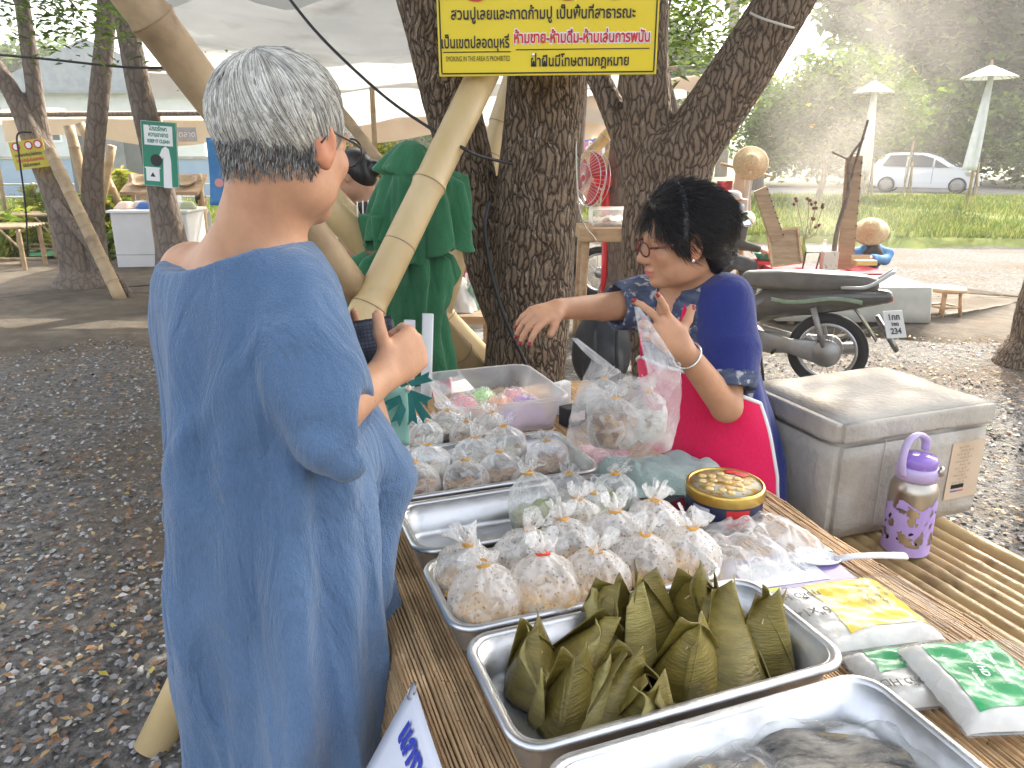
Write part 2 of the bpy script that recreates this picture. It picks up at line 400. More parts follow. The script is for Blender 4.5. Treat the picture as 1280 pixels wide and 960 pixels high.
def patch(name, outline, z, mt, label, rough_edge=.25, n=40, dome=0.0, seed=1):
    """a ground patch: radial fan with a ragged edge, laid over the ground"""
    rr = random.Random(seed); c_ = Vector((sum(p[0] for p in outline)/len(outline), sum(p[1] for p in outline)/len(outline)))
    pts = []
    for i in range(len(outline)):
        a = Vector(outline[i]); b = Vector(outline[(i+1) % len(outline)])
        for k in range(n//len(outline)+1):
            p = a.lerp(b, k/(n//len(outline)+1)); pts.append(p+Vector((rr.uniform(-1,1), rr.uniform(-1,1)))*rough_edge)
    K = len(pts); rings = 10; m_ = MB(); vs_ = [(c_.x, c_.y, gz(c_.x, c_.y)+z+dome)]
    for r in range(1, rings+1):
        f = r/rings
        for p in pts:
            q = c_.lerp(p, f); vs_.append((q.x, q.y, gz(q.x, q.y)+(z+dome*(1-f**3) if r < rings else -.03)))
    fs_ = [(0, 1+i, 1+(i+1) % K) for i in range(K)]
    for r in range(rings-1):
        for i in range(K): a = 1+r*K+i; b = 1+r*K+(i+1) % K; fs_.append((a, a+K, b+K, b))
    m_.add(vs_, fs_); o = m_.build(name, mt, smooth=True)
    return tag(o, label, name.replace('_', ' '), kind='structure')
# earth under the left trees, litter band on the right, green mat strip, lawn left, verge and road right
patch('bare_earth', [(-8,5.6),(-4.6,5.2),(-2.2,6.6),(-1.8,9.5),(-3.5,11.5),(-9,11.6)], .012, m_dirt, 'pale bare earth around the left tree trunks', .2, 60, .05, 3)
patch('earth_path', [(1.4,6.6),(3.0,6.2),(6.8,6.8),(9.4,8.8),(9.8,9.6),(6,8.6),(3,9.5)], .014, m_dirt, 'pale earth strip crossing the gravel by the stools', .3, 60, .02, 5)
lawn_o = MB()
LN = lambda x: 13.6-.12*(x-3)            # near edge of the verge at x
def lawn_fn(a, b):
    x = 1.5+a*60; y0 = LN(min(x, 14))+.25*math.sin(x*1.7)+.12*math.sin(x*5.1); y = y0+(25.5-y0)*b
    z = -.03 if b == 0 else .13+.30*math.sin(min(b*1.6, 1)*math.pi/2)*(1-b*.6)+.05*math.sin(x*1.1+y)
    return (x, y, z)
lawn_o.sheet(lawn_fn, 110, 26)
tag(lawn_o.build('lawn', m_grass, smooth=True), 'sunlit grass verge before the road', 'lawn', kind='structure')
ll = MB(); ll.sheet(lambda a, b: (-45+a*41, 12.6+b*30+.3*math.sin(a*40), .02 if b > 0 else -.03), 50, 30)
tag(ll.build('lawn', m_grass, smooth=True), 'bright lawn behind the left stalls', 'lawn', kind='structure')
rd = MB(); rd.sheet(lambda a, b: (-10+a*150, 25.6+b*10, .06), 30, 6)
tag(rd.build('road', m_road), 'pale asphalt road beyond the verge', 'road', kind='structure')
kb = MB(); kb.box((60, 25.55, .07), (150, .18, .16)); tag(kb.build('kerb', m_conc, bevel=.02), 'pale concrete kerb along the road', 'kerb', kind='structure')
rl = MB()
for i in range(18): rl.box((-6+i*7, 30.4, .065), (3.2, .12, .002))
tag(rl.build('road_marking', mat('road paint', (.75,.74,.70), (.6,.6,.57), scale=6, rough=.8)), 'white dashed line on the road', 'road marking', kind='structure')
fp = MB(); fp.sheet(lambda a, b: (-10+a*150, 35.8+b*90, .08), 20, 6); tag(fp.build('lawn', mat('far ground', (.12,.13,.05), (.2,.19,.09), scale=1, rough=.95)), 'dull green ground beyond the road', 'lawn', kind='structure')
# green artificial turf strip behind the left benches
tf = MB(); tf.sheet(lambda a, b: (-12+a*9, 11.6+b*.9, .022), 10, 2); tag(tf.build('turf_mat', mat('turf', (.04,.22,.10), (.06,.30,.14), scale=20, rough=.9)), 'green artificial turf strip behind the left benches', 'turf mat')

# gravel stones, near ones as real pieces
rng = np.random.default_rng(5)
def scatter(n, ymax, xw, bias=1.6, ymin=.4):
    y = ymin+(ymax-ymin)*rng.random(n)**bias; x = (rng.random(n)*2-1)*(xw*(y+1.0)); return np.stack([x, y, np.zeros(n)], 1)
P_ = scatter(42000, 7.0, .85); gzv = .018*np.sin(P_[:,0]*.9+.4)*np.cos(P_[:,1]*.7)+.010*np.sin(P_[:,0]*2.3+P_[:,1]*1.7)
P_[:,2] = gzv-.006
ico = bmesh.new(); bmesh.ops.create_icosphere(ico, subdivisions=1, radius=1.0); iv = np.array([v.co[:] for v in ico.verts]); iff = np.array([[v.index for v in f.verts] for f in ico.faces]); ico.free()
low = iv[:, 2] > -.6
oct_v = np.array([(1,0,0),(.3,.95,.1),(-.8,.6,0),(-.9,-.5,.1),(.1,-1,0),(.2,.1,.8),(-.3,-.2,.7)], float); oct_f = np.array([(0,1,5),(1,2,5),(2,6,5),(2,3,6),(3,4,6),(4,0,5),(4,5,6)])
n = len(P_); x, y, z = rand_rot(n, rng, .5); sc = (.006+.011*rng.random(n)**1.5)[:,None,None]
V = P_[:,None,:]+sc*(oct_v[None,:,0:1]*x[:,None,:]+oct_v[None,:,1:2]*y[:,None,:]*(.5+.5*rng.random(n))[:,None,None]+oct_v[None,:,2:3]*z[:,None,:]*.75)
F = (np.arange(n)*7)[:,None,None]+oct_f[None]
tone = (.10+.36*rng.random(n)**1.9)[:,None]*np.array([[1.02,1.0,.98]])*(1+.08*rng.normal(size=(n,1))); tone = np.where(rng.random((n,1)) < .03, np.array([[.45,.42,.38]]), tone); tone = np.where(rng.random((n,1)) < .06, np.array([[.22,.14,.085]]), tone)
o = link_mesh('gravel', np_mesh('gravel', V.reshape(-1,3), F.reshape(-1,3), np.repeat(np.clip(tone, .01, 1), 7, 0)), m_stone, kind='stuff'); tag(o, 'loose dark gravel stones covering the ground', 'gravel')
# fallen leaves: thicker on the right
def litter(n, xs, ys, size, seed):
    r = np.random.default_rng(seed); y = ys[0]+(ys[1]-ys[0])*r.random(n)**1.5; x = xs[0]+(xs[1]-xs[0])*r.random(n)
    P_ = np.stack([x, y, .018*np.sin(x*.9+.4)*np.cos(y*.7)+.010*np.sin(x*2.3+y*1.7)+.010+.006*r.random(n)], 1)
    pal = np.array([(.30,.15,.06),(.22,.10,.04),(.42,.27,.11),(.50,.38,.20),(.36,.18,.07),(.55,.47,.30),(.45,.36,.05),(.24,.13,.07)]); pk = r.choice(len(pal), n, p=[.22,.2,.14,.12,.12,.08,.04,.08])
    cols = pal[pk]*(.65+.5*r.random((n,1)))
    gr = r.random(n) < .012; cols[gr] = (.25,.33,.08)
    return P_, size, r, cols
sets = [litter(5200, (-3.6,.2), (1.0,6.5), .026, 1), litter(15000, (.9,8.5), (1.4,10.5), .030, 2), litter(1500, (-9,-1.5), (5,12), .03, 3)]
nx, ny = rng.normal(size=(60,1))*0-1.0, None
P_, sz, r_, cl = [np.concatenate([s_[0] for s_ in sets]), .031, rng, np.concatenate([s_[3] for s_ in sets])]
o = link_mesh('fallen_leaves', leaf_mesh('fallen_leaves', P_, sz, r_, .5, 1.6, cl, .08), m_litter, kind='stuff'); tag(o, 'brown and yellow fallen leaves scattered over the gravel', 'leaves')
# grass blades on the verge and the left lawn
def blades(n, xf, yf, zf, h, seed):
    r = np.random.default_rng(seed); x = xf(r, n); y = yf(r, n, x); z = zf(x, y); P_ = np.stack([x, y, z], 1)
    a = r.random(n)*6.28; w = np.stack([np.cos(a), np.sin(a), 0*a], 1)*h*.10; t = np.stack([r.normal(size=n)*.35, r.normal(size=n)*.35, np.ones(n)], 1)*(h*(.5+.8*r.random(n)))[:,None]
    V = np.stack([P_-w, P_+w, P_+t], 1).reshape(-1,3); F = np.arange(n*3).reshape(-1,3)
    c_ = np.array([[.125,.18,.028]])*(.7+.7*r.random((n,1))); c_ = np.where(r.random((n,1)) < .25, np.array([[.34,.32,.10]])*(.7+.5*r.random((n,1))), c_)
    return V, F, np.repeat(c_, 3, 0)
def lawn_z(x, y):
    y0 = 13.6-.12*(np.minimum(x,14)-3); b = np.clip((y-y0)/(25.5-y0), 0, 1); return .13+.30*np.sin(np.minimum(b*1.6,1)*np.pi/2)*(1-b*.6)
V, F, c_ = blades(60000, lambda r, n: 1.6+r.random(n)**1.2*24, lambda r, n, x: 13.7-.12*(np.minimum(x,14)-3)+r.random(n)**1.4*11, lawn_z, .14, 8)
tag(link_mesh('grass', np_mesh('grass', V, F, c_), m_blade, kind='stuff'), 'short grass growing on the verge before the road', 'grass')
V, F, c_ = blades(26000, lambda r, n: -24+r.random(n)*20, lambda r, n, x: 12.7+r.random(n)**1.5*14, lambda x, y: .02+0*x, .22, 9)
tag(link_mesh('grass', np_mesh('grass', V, F, c_), m_blade, kind='stuff'), 'long bright grass growing on the left lawn', 'grass')

# ================================================================ trees
def bark_mat(name, dark, mid, light, vs=(55,55,11), bump=1.0, haze=None):
    m = bpy.data.materials.new(name); m.use_nodes = True; nt = m.node_tree; N = nt.nodes; L = nt.links; b = N['Principled BSDF']; b.inputs['Roughness'].default_value = .9; b.inputs['Specular IOR Level'].default_value = .2
    tc = N.new('ShaderNodeTexCoord'); nz = N.new('ShaderNodeTexNoise'); nz.inputs['Scale'].default_value = 9; nz.inputs['Detail'].default_value = 3; L.new(tc.outputs['Object'], nz.inputs['Vector'])
    ad = N.new('ShaderNodeMix'); ad.data_type = 'RGBA'; ad.blend_type = 'LINEAR_LIGHT'; ad.inputs['Factor'].default_value = .032; L.new(tc.outputs['Object'], ad.inputs['A']); L.new(nz.outputs['Color'], ad.inputs['B'])
    mp = N.new('ShaderNodeMapping'); mp.inputs['Scale'].default_value = vs; L.new(ad.outputs['Result'], mp.inputs['Vector'])
    vo = N.new('ShaderNodeTexVoronoi'); vo.feature = 'DISTANCE_TO_EDGE'; vo.inputs['Scale'].default_value = 1; L.new(mp.outputs[0], vo.inputs['Vector'])
    v2 = N.new('ShaderNodeTexVoronoi'); v2.inputs['Scale'].default_value = 1; L.new(mp.outputs[0], v2.inputs['Vector'])
    n2 = N.new('ShaderNodeTexNoise'); n2.inputs['Scale'].default_value = 3.2; n2.inputs['Detail'].default_value = 8; n2.inputs['Roughness'].default_value = .75; L.new(mp.outputs[0], n2.inputs['Vector'])
    r1 = N.new('ShaderNodeValToRGB'); e = r1.color_ramp.elements; e[0].position = .02; e[0].color = (*dark,1); e[1].position = .16; e[1].color = (*mid,1); L.new(vo.outputs['Distance'], r1.inputs['Fac'])
    r2 = N.new('ShaderNodeMapRange'); r2.inputs['From Min'].default_value = .52; r2.inputs['From Max'].default_value = .66; L.new(n2.outputs['Fac'], r2.inputs['Value'])
    mul = N.new('ShaderNodeMath'); mul.operation = 'MULTIPLY'; L.new(r2.outputs[0], mul.inputs[0])
    sp = N.new('ShaderNodeSeparateColor'); L.new(v2.outputs['Color'], sp.inputs[0]); L.new(sp.outputs[0], mul.inputs[1])
    mx = N.new('ShaderNodeMix'); mx.data_type = 'RGBA'; mx.inputs['B'].default_value = (*light,1); L.new(mul.outputs[0], mx.inputs['Factor']); L.new(r1.outputs[0], mx.inputs['A'])
    L.new(mx.outputs['Result'], b.inputs['Base Color'])
    mr = N.new('ShaderNodeMapRange'); mr.inputs['From Max'].default_value = .25; L.new(vo.outputs['Distance'], mr.inputs['Value'])
    sm = N.new('ShaderNodeMath'); sm.operation = 'MULTIPLY_ADD'; sm.inputs[1].default_value = .5; L.new(n2.outputs['Fac'], sm.inputs[0]); L.new(mr.outputs[0], sm.inputs[2])
    bp = N.new('ShaderNodeBump'); bp.inputs['Strength'].default_value = bump; bp.inputs['Distance'].default_value = .016; L.new(sm.outputs[0], bp.inputs['Height']); L.new(bp.outputs[0], b.inputs['Normal'])
    return m
m_bark = bark_mat('rough bark', (.055,.036,.023), (.24,.17,.112), (.66,.56,.45))
m_bark2 = bark_mat('grey bark', (.085,.060,.044), (.27,.20,.14), (.44,.37,.29), (36,36,9), .9)
m_bark3 = bark_mat('smooth bark', (.13,.10,.08), (.20,.16,.13), (.30,.25,.21), (17,17,6), .35)
m_leaf = mat('leaves', spec=.12, c1=(.75,.75,.75), c2=(1.2,1.2,1.1), scale=2, rough=.55, vcol=True, transl=.42)

def trunk_mesh(stems, h, k=.10, lump=.012):
    pts = [p for st in stems for p in st]; m_ = max(p[3] for p in pts)+.1
    lo = [min(p[i] for p in pts)-m_ for i in range(3)]; hi = [max(p[i] for p in pts)+m_ for i in range(3)]
    F_ = Field(lo, hi, h)
    for st in stems:
        sp = spline([p[:3] for p in st], 5); rr = np.interp(np.linspace(0, len(st)-1, len(sp)), range(len(st)), [p[3] for p in st])
        F_.path(sp, list(rr), k)
    if lump: F_.disp(lambda X, Y, Z: lump*npnoise(X, Y, Z*.5, 3, 7, 11))
    return F_
def crown_pts(blobs, n, seed, clump=70, cr=.32):
    """leaf positions: clumps spread through the blobs, leaves round each clump"""
    r = np.random.default_rng(seed); w = np.array([b[3]*b[4]*b[5] for b in blobs])**.7; w /= w.sum(); nb = r.multinomial(max(n//clump, 1), w); C = []
    for b, q in zip(blobs, nb):
        d = r.normal(size=(q,3)); d /= np.linalg.norm(d, axis=1)[:,None]; rad = (.35+.65*r.random(q)**.5)[:,None]
        C.append(np.array(b[:3])+d*rad*np.array(b[3:6]))
    C = np.concatenate(C); per = r.poisson(clump*(.4+1.2*r.random(len(C)))); idx = np.repeat(np.arange(len(C)), per)
    return C[idx]+r.normal(size=(len(idx),3))*cr*np.array([1,1,.55]), idx, C
def crown(parent, blobs, n, leaf, seed, pal, clump=70, cr=.32, flat=.3, ratio=.45, name='crown'):
    P_, idx, C = crown_pts(blobs, n, seed, clump, cr); r = np.random.default_rng(seed+1)
    tone = pal[r.integers(0, len(pal), len(C))][idx]*(.75+.5*r.random((len(P_),1)))
    q = parent; org = np.zeros(3)
    while q is not None: org += np.array(q.location); q = q.parent
    return link_mesh(name, leaf_mesh(name, P_-org, leaf, r, ratio, flat, tone), m_leaf, parent, kind='stuff'), C
PAL_D = np.array([(.045,.085,.02),(.06,.11,.025),(.035,.065,.018),(.08,.13,.03)])
PAL_B = np.array([(.10,.17,.03),(.13,.21,.04),(.08,.14,.025),(.17,.24,.05)])
def limbs(parent, base, C, k, mt, r0=.06, seed=1, thin=.012):
    rr = random.Random(seed); m_ = MB()
    for i in range(k):
        c_ = Vector(C[rr.randrange(len(C))]); b = Vector(base); mid = b.lerp(c_, .5)+Vector((rr.uniform(-.2,.2), rr.uniform(-.2,.2), .25))*((c_-b).length*.3)
        m_.tube(spline([b, mid, c_], 5), list(np.linspace(r0, thin, 11)), 6)
    return m_.build('branch', mt, parent, smooth=True, kind='stuff')

Y1 = 2.95
def ring(px, py, y, wpx):      # centre of a stem and its radius from its width in the picture
    p = aty(px, py, y); dep = y*_c-(p.z-CAM_H)*_s; return (p.x, p.y, p.z, wpx*(.86 if y > 7.3 else 1.0)/2*dep/FPX)
t1 = thing('rain_tree', (.05, Y1, 0), 'rough barked double-stemmed tree carrying the big yellow notice', 'tree')
b0 = ring(655, 480, Y1, 98)
stA = [(b0[0]-.01, Y1, -.06, .25), (b0[0], Y1, .12, .185), b0, ring(662, 380, Y1, 100), ring(668, 270, Y1, 104), ring(680, 150, Y1, 100), ring(688, 30, Y1, 98), (ring(695,-200,Y1,90)), (.42, 3.05, 3.6, .11)]
stB = [ring(652, 440, Y1+.05, 56), ring(618, 340, Y1+.04, 66), ring(594, 240, Y1+.05, 62), ring(562, 120, Y1+.07, 70), ring(532, 0, Y1+.1, 74), ring(480,-160, Y1+.15, 70), (-.75, 3.3, 3.4, .09)]
Fd = trunk_mesh([stA, stB], .016, .035, .010)
link_mesh('trunk', Fd.mesh('trunk', t1.location), m_bark, t1)
_, C = crown(t1, [(-.9,3.3,4.4,1.7,1.6,.7),(.9,3.0,4.9,1.7,1.6,.8),(0,1.2,4.7,1.8,1.4,.6)], 20000, .13, 21, PAL_D, 60, .3)  # unseen crown overhead, leaf blobs arranged to control the shade below
limbs(t1, (.42,3.05,3.5), C, 26, m_bark3, .06, 3); limbs(t1, (-.75,3.3,3.3), C, 22, m_bark3, .05, 4)

Y2 = 4.3
t2 = thing('rain_tree', (aty(822,300,Y2).x, Y2, 0), 'thick forked grey tree behind the seller with a tied string', 'tree')
st = [[(1.02, Y2, -.06, .36), (1.0, Y2, .2, .27), ring(830,330,Y2,104), ring(834,240,Y2,102), ring(838,200,Y2,106)],
      [ring(820,240,Y2,66), ring(812,170,Y2,60), ring(806,90,Y2,60), ring(806,20,Y2,60), ring(812,-120,Y2,56), (1.1,4.5,3.6,.09)],
      [ring(842,210,Y2-.05,84), ring(874,165,Y2-.1,76), ring(925,90,Y2-.15,76), ring(985,-5,Y2-.2,72), ring(1060,-120,Y2-.25,66), (2.6,4.0,3.4,.10)],
      [ring(806,215,Y2+.05,60), ring(782,170,Y2+.1,40), ring(758,118,Y2+.15,30), ring(735,70,Y2+.2,26), ring(705,0,Y2+.2,24), (.3,4.7,2.9,.05)]]
Fd = trunk_mesh(st, .020, .05, .012); link_mesh('trunk', Fd.mesh('trunk', t2.location), m_bark2, t2)
_, C = crown(t2, [(1.6,5.2,5.0,1.7,1.6,.8),(3.0,4.6,4.7,1.7,1.6,.8),(1.4,3.6,5.6,1.5,1.3,.7),(2.2,6.6,6.2,1.4,1.4,.8)], 24000, .13, 31, PAL_D, 60, .3)  # crown above the view, laid along the sun's path to shade the table
limbs(t2, (1.1,4.5,3.5), C, 22, m_bark3, .06, 5); limbs(t2, (2.6,4.0,3.3), C, 24, m_bark3, .06, 6)

def plain_tree(name, label, stems, h, blobs, n, leaf, seed, pal, mt, group=None, cl=60, cr=.3, k=.08, nl=16):
    base = stems[0][0]; t = thing(name, (base[0], base[1], 0), label, 'tree', group)
    Fd = trunk_mesh(stems, h, k, .008); link_mesh('trunk', Fd.mesh('trunk', t.location), mt, t)
    if n:
        _, C = crown(t, blobs, n, leaf, seed, pal, cl, cr)
        e = stems[0][-1]; limbs(t, e[:3], C, nl, m_bark3, .045, seed)
    return t
# trunks left: the forked one with the small yellow notice, the upright one, and the one with the green notice
YL = 8.6
plain_tree('rain_tree', 'slender leaning tree carrying the small yellow notice', [
    [(aty(98,362,YL).x+.03, YL, -.05, .34), ring(98,352,YL,44), ring(86,300,YL,38), ring(70,240,YL,38), ring(52,195,YL,36), ring(40,170,YL,30), ring(20,125,YL,26), ring(-5,85,YL,24), ring(-60,20,YL,22), ring(-120,-80,YL,18)],
    [ring(62,205,YL+.05,26), ring(48,150,YL+.1,24), ring(40,90,YL+.1,22), ring(30,20,YL+.1,20), ring(18,-80,YL+.1,18)]], .028,
    [(-6.8,8.6,5.0,1.8,1.6,.9),(-5.2,8.0,5.6,1.8,1.6,.9)], 9000, .16, 41, PAL_B, m_bark3)
plain_tree('rain_tree', 'upright slim tree beside the leaning bamboo props', [
    [(aty(122,362,YL+.1).x, YL+.1, -.05, .30), ring(121,345,YL+.1,36), ring(116,280,YL+.1,31), ring(116,210,YL+.1,29), ring(123,130,YL+.1,27), ring(130,60,YL+.1,26), ring(134,0,YL+.1,25), ring(136,-100,YL+.1,22)]], .028,
    [(-4.6,8.6,5.0,1.6,1.5,.8),(-3.2,9.6,5.2,1.6,1.5,.8)], 9000, .15, 42, PAL_B, m_bark3)
plain_tree('rain_tree', 'slim tree trunk carrying the green cleanliness notice', [
    [(aty(222,330,7.6).x, 7.6, -.05, .26), ring(214,300,7.6,42), ring(204,250,7.6,38), ring(190,180,7.6,34), ring(174,110,7.6,33), ring(160,40,7.6,32), ring(150,-20,7.6,30), ring(138,-120,7.6,26)]], .026,
    [(-3.6,7.2,4.8,1.4,1.5,.6),(-2.6,8.6,5.0,1.5,1.4,.6)], 8000, .15, 43, PAL_B, m_bark3)
# two trunks between the main tree and the forked one
plain_tree('rain_tree', 'grey trunk behind the red fan', [[(aty(786,372,7.0).x, 7.0, -.05, .38), ring(785,350,7.0,62), ring(783,290,7.0,58), ring(786,220,7.0,56), ring(792,150,7.0,52), ring(800,60,7.0,46), ring(800,-60,7.0,40)]], .035, [(1.4,8.6,5.4,1.5,1.4,.7)], 5000, .16, 44, PAL_D, m_bark3)
plain_tree('rain_tree', 'dim grey trunk half hidden by the notice tree', [[(aty(712,352,8.4).x, 8.4, -.05, .3), ring(712,340,8.4,36), ring(712,270,8.4,34), ring(716,190,8.4,32), ring(722,100,8.4,30), ring(730,-40,8.4,26)]], .035, [(.6,9.6,5.4,1.5,1.4,.7)], 5000, .16, 45, PAL_D, m_bark3)
plain_tree('rain_tree', 'trunk foot rising from leaf litter past the foam box', [[(aty(1300,452,5.5).x, 5.5, -.05, .32), (aty(1300,452,5.5).x+.02, 5.5, .12, .24), (aty(1304,400,5.5).x, 5.5, .6, .17), (4.15,5.55,1.6,.16), (4.2,5.6,3.0,.14), (4.3,5.8,4.2,.1)]], .03, [(5.6,4.6,5.2,1.0,1.0,.6)], 2500, .14, 46, PAL_D, m_bark2)
# hanging leaf sprays near the left top edge
def spray(label, pts, n, leaf, seed, pal, grp=None):
    t = thing('leafy_branch', pts[0], label, 'branch', grp); sp = spline(pts, 6)
    MB().tube(sp, list(np.linspace(.016, .004, len(sp))), 6).build('stem', m_bark3, t, smooth=True)
    r = np.random.default_rng(seed); V = np.array([p[:] for p in sp]); i = r.integers(1, len(V), n); P_ = V[i]+r.normal(size=(n,3))*np.array([.24,.24,.12])-np.array([0,0,.1])
    tone = pal[r.integers(0, len(pal), n)]*(.8+.4*r.random((n,1)))
    link_mesh('leaves', leaf_mesh('leaves', P_-np.array(t.location), leaf, r, .38, .5, tone), m_leaf, t, kind='stuff'); return t
spray('bright green leaf spray hanging beside the upright slim tree', [aty(62,-25,6.4), aty(85,-2,6.3), aty(104,22,6.2)], 420, .075, 51, PAL_B)
spray('bright green leaf spray hanging at the slim tree fork', [aty(0,-30,6.4), aty(12,-8,6.3), aty(22,10,6.2)], 120, .075, 52, PAL_B)
spray('dark green leaf spray between the forks of the thick tree', [aty(880,-60,6.6), aty(882,-5,6.6), aty(868,30,6.6), aty(850,60,6.5)], 560, .09, 53, PAL_B)
spray('green leaf spray right above the yellow notice edge', [aty(850,-40,6.2), aty(838,0,6.2), aty(834,40,6.2)], 260, .085, 54, PAL_B)
for (dx, yy, s_) in ((330,7.0,61),(200,7.2,62)):
    spray('thin leaf spray under the tarp beside the bamboo', [aty(dx*.6,-20,yy), aty(dx*.6+4,20,yy), aty(dx*.6+2,55,yy)], 60, .07, s_, PAL_B, 'leaf sprays under the tarp')
# ================================================================ bamboo table, reed mat, slat bench
m_reed = mat('reed strips', (.46,.28,.135), (.68,.46,.25), scale=9, rough=.55, bump=.25, bscale=60, vcol=True, stretch=(1,1,1))
m_reedbase = mat('mat backing', (.12,.07,.035), (.18,.11,.055), scale=20, rough=.9)
m_bam = mat('bamboo pale', (.50,.36,.17), (.62,.47,.25), scale=3, rough=.42, bump=.15, bscale=30, stretch=(1,1,.3), c3=(.33,.21,.09), c3scale=5, c3lo=.56, c3hi=.75)
m_bam_old = mat('bamboo weathered', (.33,.23,.13), (.48,.35,.20), scale=4, rough=.55, bump=.3, bscale=40, c3=(.20,.13,.075), c3scale=6, c3lo=.52, c3hi=.72)
m_slat = mat('bamboo slats', (.42,.28,.12), (.60,.44,.22), scale=6, rough=.38, bump=.2, bscale=50, c3=(.24,.15,.065), c3scale=14, c3lo=.55, c3hi=.72, rand=.14)
m_node = mat('bamboo joint', (.30,.20,.10), (.22,.14,.07), scale=20, rough=.6)
ZT, ZS = .72, .55
NODES = []
def bamboo(name, a, b, ra, rb, mt, parent=None, nodes=6, seed=0, bend=0.0, n=14):
    """a bamboo culm with swollen joints"""
    rr = random.Random(seed); a = Vector(a); b = Vector(b); pts, rad = [], []
    side = (b-a).cross(Vector((.3,.5,.8))).normalized(); K = max(nodes, 1)
    ts = []
    for k in range(K+1):
        t = (k+.5*rr.uniform(-.15,.15))/K if 0 < k < K else k/K
        ts += [t-.012, t-.005, t, t+.005, t+.012] if 0 < k < K else [t]
        if k < K: ts += [(k+.5)/K]
    ts = sorted(set(max(0, min(1, t)) for t in ts)); jt = set()
    for t in ts:
        f = t*K-round(t*K); r = ra+(rb-ra)*t
        d = min(abs(t*K-k)/K for k in range(1, K)) if K > 1 else 1
        L = (b-a).length; dd = d*L
        sw = 1+.10*math.exp(-(dd/.012)**2)-.02*math.exp(-((dd-.03)/.015)**2)
        pts.append(a.lerp(b, t)+side*bend*math.sin(math.pi*t)*L); rad.append(r*sw)
    NODES.clear()
    for k in range(len(ts)):
        if 0 < k < len(ts)-1 and rad[k] > rad[k-1]*1.005 and rad[k] > rad[k+1]*1.005: NODES.append((pts[k], rad[k]/1.10, (b-a).normalized()))
    m_ = MB(); m_.tube(pts, rad, n)
    return m_.build(name, mt, parent, smooth=True)
tb = thing('bamboo_table', TB(.9,.7), 'long bamboo market table under the reed mat', 'table')
for v in (.26, .58, .9, 1.12): bamboo('rail', TB(-.5,v,.655), TB(2.42,v,.655), .026, .026, m_bam_old, tb, 9, int(v*50))
for u in (-.3, .6, 1.5, 2.3): bamboo('crossbar', TB(u,.20,.608), TB(u,1.16,.608), .024, .024, m_bam_old, tb, 4, int(u*90+40))
for u in (-.2, 1.05, 2.28):
    for v in (.27, 1.09): bamboo('leg', TB(u,v,-.02), TB(u,v,.64), .033, .030, m_bam_old, tb, 3, int(u*10+v*100))
for k in range(24):                       # half-round slats carrying the mat
    v = .215+k*.0405; bamboo('slat', TB(-.48,v,.693), TB(2.40,v,.693), .0185, .0185, m_slat, tb, 8, 300+k, n=8)
# reed mat: rows of short split reeds, draped over the near side
mt_o = thing('reed_mat', TB(.9,.7,ZT-.006), 'woven brown reed mat covering the table and hanging over its side', 'mat')
def mat_prof(s_):
    """arc length across the mat -> (v, z, normal angle); 0 at the hanging hem"""
    h = .50; rc = .035
    if s_ < h: return .185-.25*(h-s_), .72-rc-h+s_, math.pi
    s_ -= h; q = rc*math.pi/2
    if s_ < q: a = s_/rc; return .185+rc*(1-math.cos(a)), .72-rc+rc*math.sin(a), math.pi-a
    return .185+rc+(s_-q), .72, math.pi/2
bk = MB(); SL = .50+.055+.955
bk.sheet(lambda a, b: (lambda p: TB(-.5+2.9*b, p[0]+.003*math.cos(p[2])*-1, p[1]-.006*math.sin(p[2])))(mat_prof(a*SL)), 60, 30)
bk.build('backing', m_reedbase, mt_o, smooth=True)
rr = random.Random(3); rw = .0062; V, F, Cc = [], [], []
for i in range(int(SL/rw)):
    s_ = i*rw+rw*.5; u = -.5-rr.random()*.12; wob = rr.uniform(-.0008,.0008)
    while u < 2.4:
        ln = rr.choice((.085,.12,.15,.18))*rr.uniform(.85,1.1); u1 = min(u+ln, 2.41); lift = .0008+.0028*rr.random()**2; ws = rr.uniform(.75,1.0)*rw*.5; tn = rr.uniform(.72,1.22); wo = wob+rr.uniform(-.0006,.0006)
        b = len(V)
        for uu, lf in ((u+.001, lift*.4), (u1-.001, lift)):
            for off, hh in ((-ws,-.003),(-ws*.6,.0022+lf),(ws*.6,.0022+lf),(ws,-.003)):
                v_, z_, na = mat_prof(max(0, s_+off+wo)); und = .002*math.sin(uu*23+s_*40)+.0015*math.sin(uu*51+s_*90)
                und += .010*max(0, (s_-1.36)/.15)*math.sin(uu*9+1.3)*.5
                V.append(TB(uu, v_+math.cos(na)*(hh+und*.4), z_+math.sin(na)*(hh+und))); Cc.append((tn, tn*rr.uniform(.97,1.02), tn*rr.uniform(.93,1.02)))
        for q in range(3): F.append((b+q, b+q+1, b+5+q, b+4+q))
        F.append((b+3, b+2, b+1, b)); F.append((b+4, b+5, b+6, b+7)); u = u1
me = bpy.data.meshes.new('reed'); L0 = mt_o.location
me.from_pydata([tuple(p-L0) for p in V], [], F); me.update(); vcolor(me, np.array(Cc)); link_mesh('reed', me, m_reed, mt_o, kind='stuff')
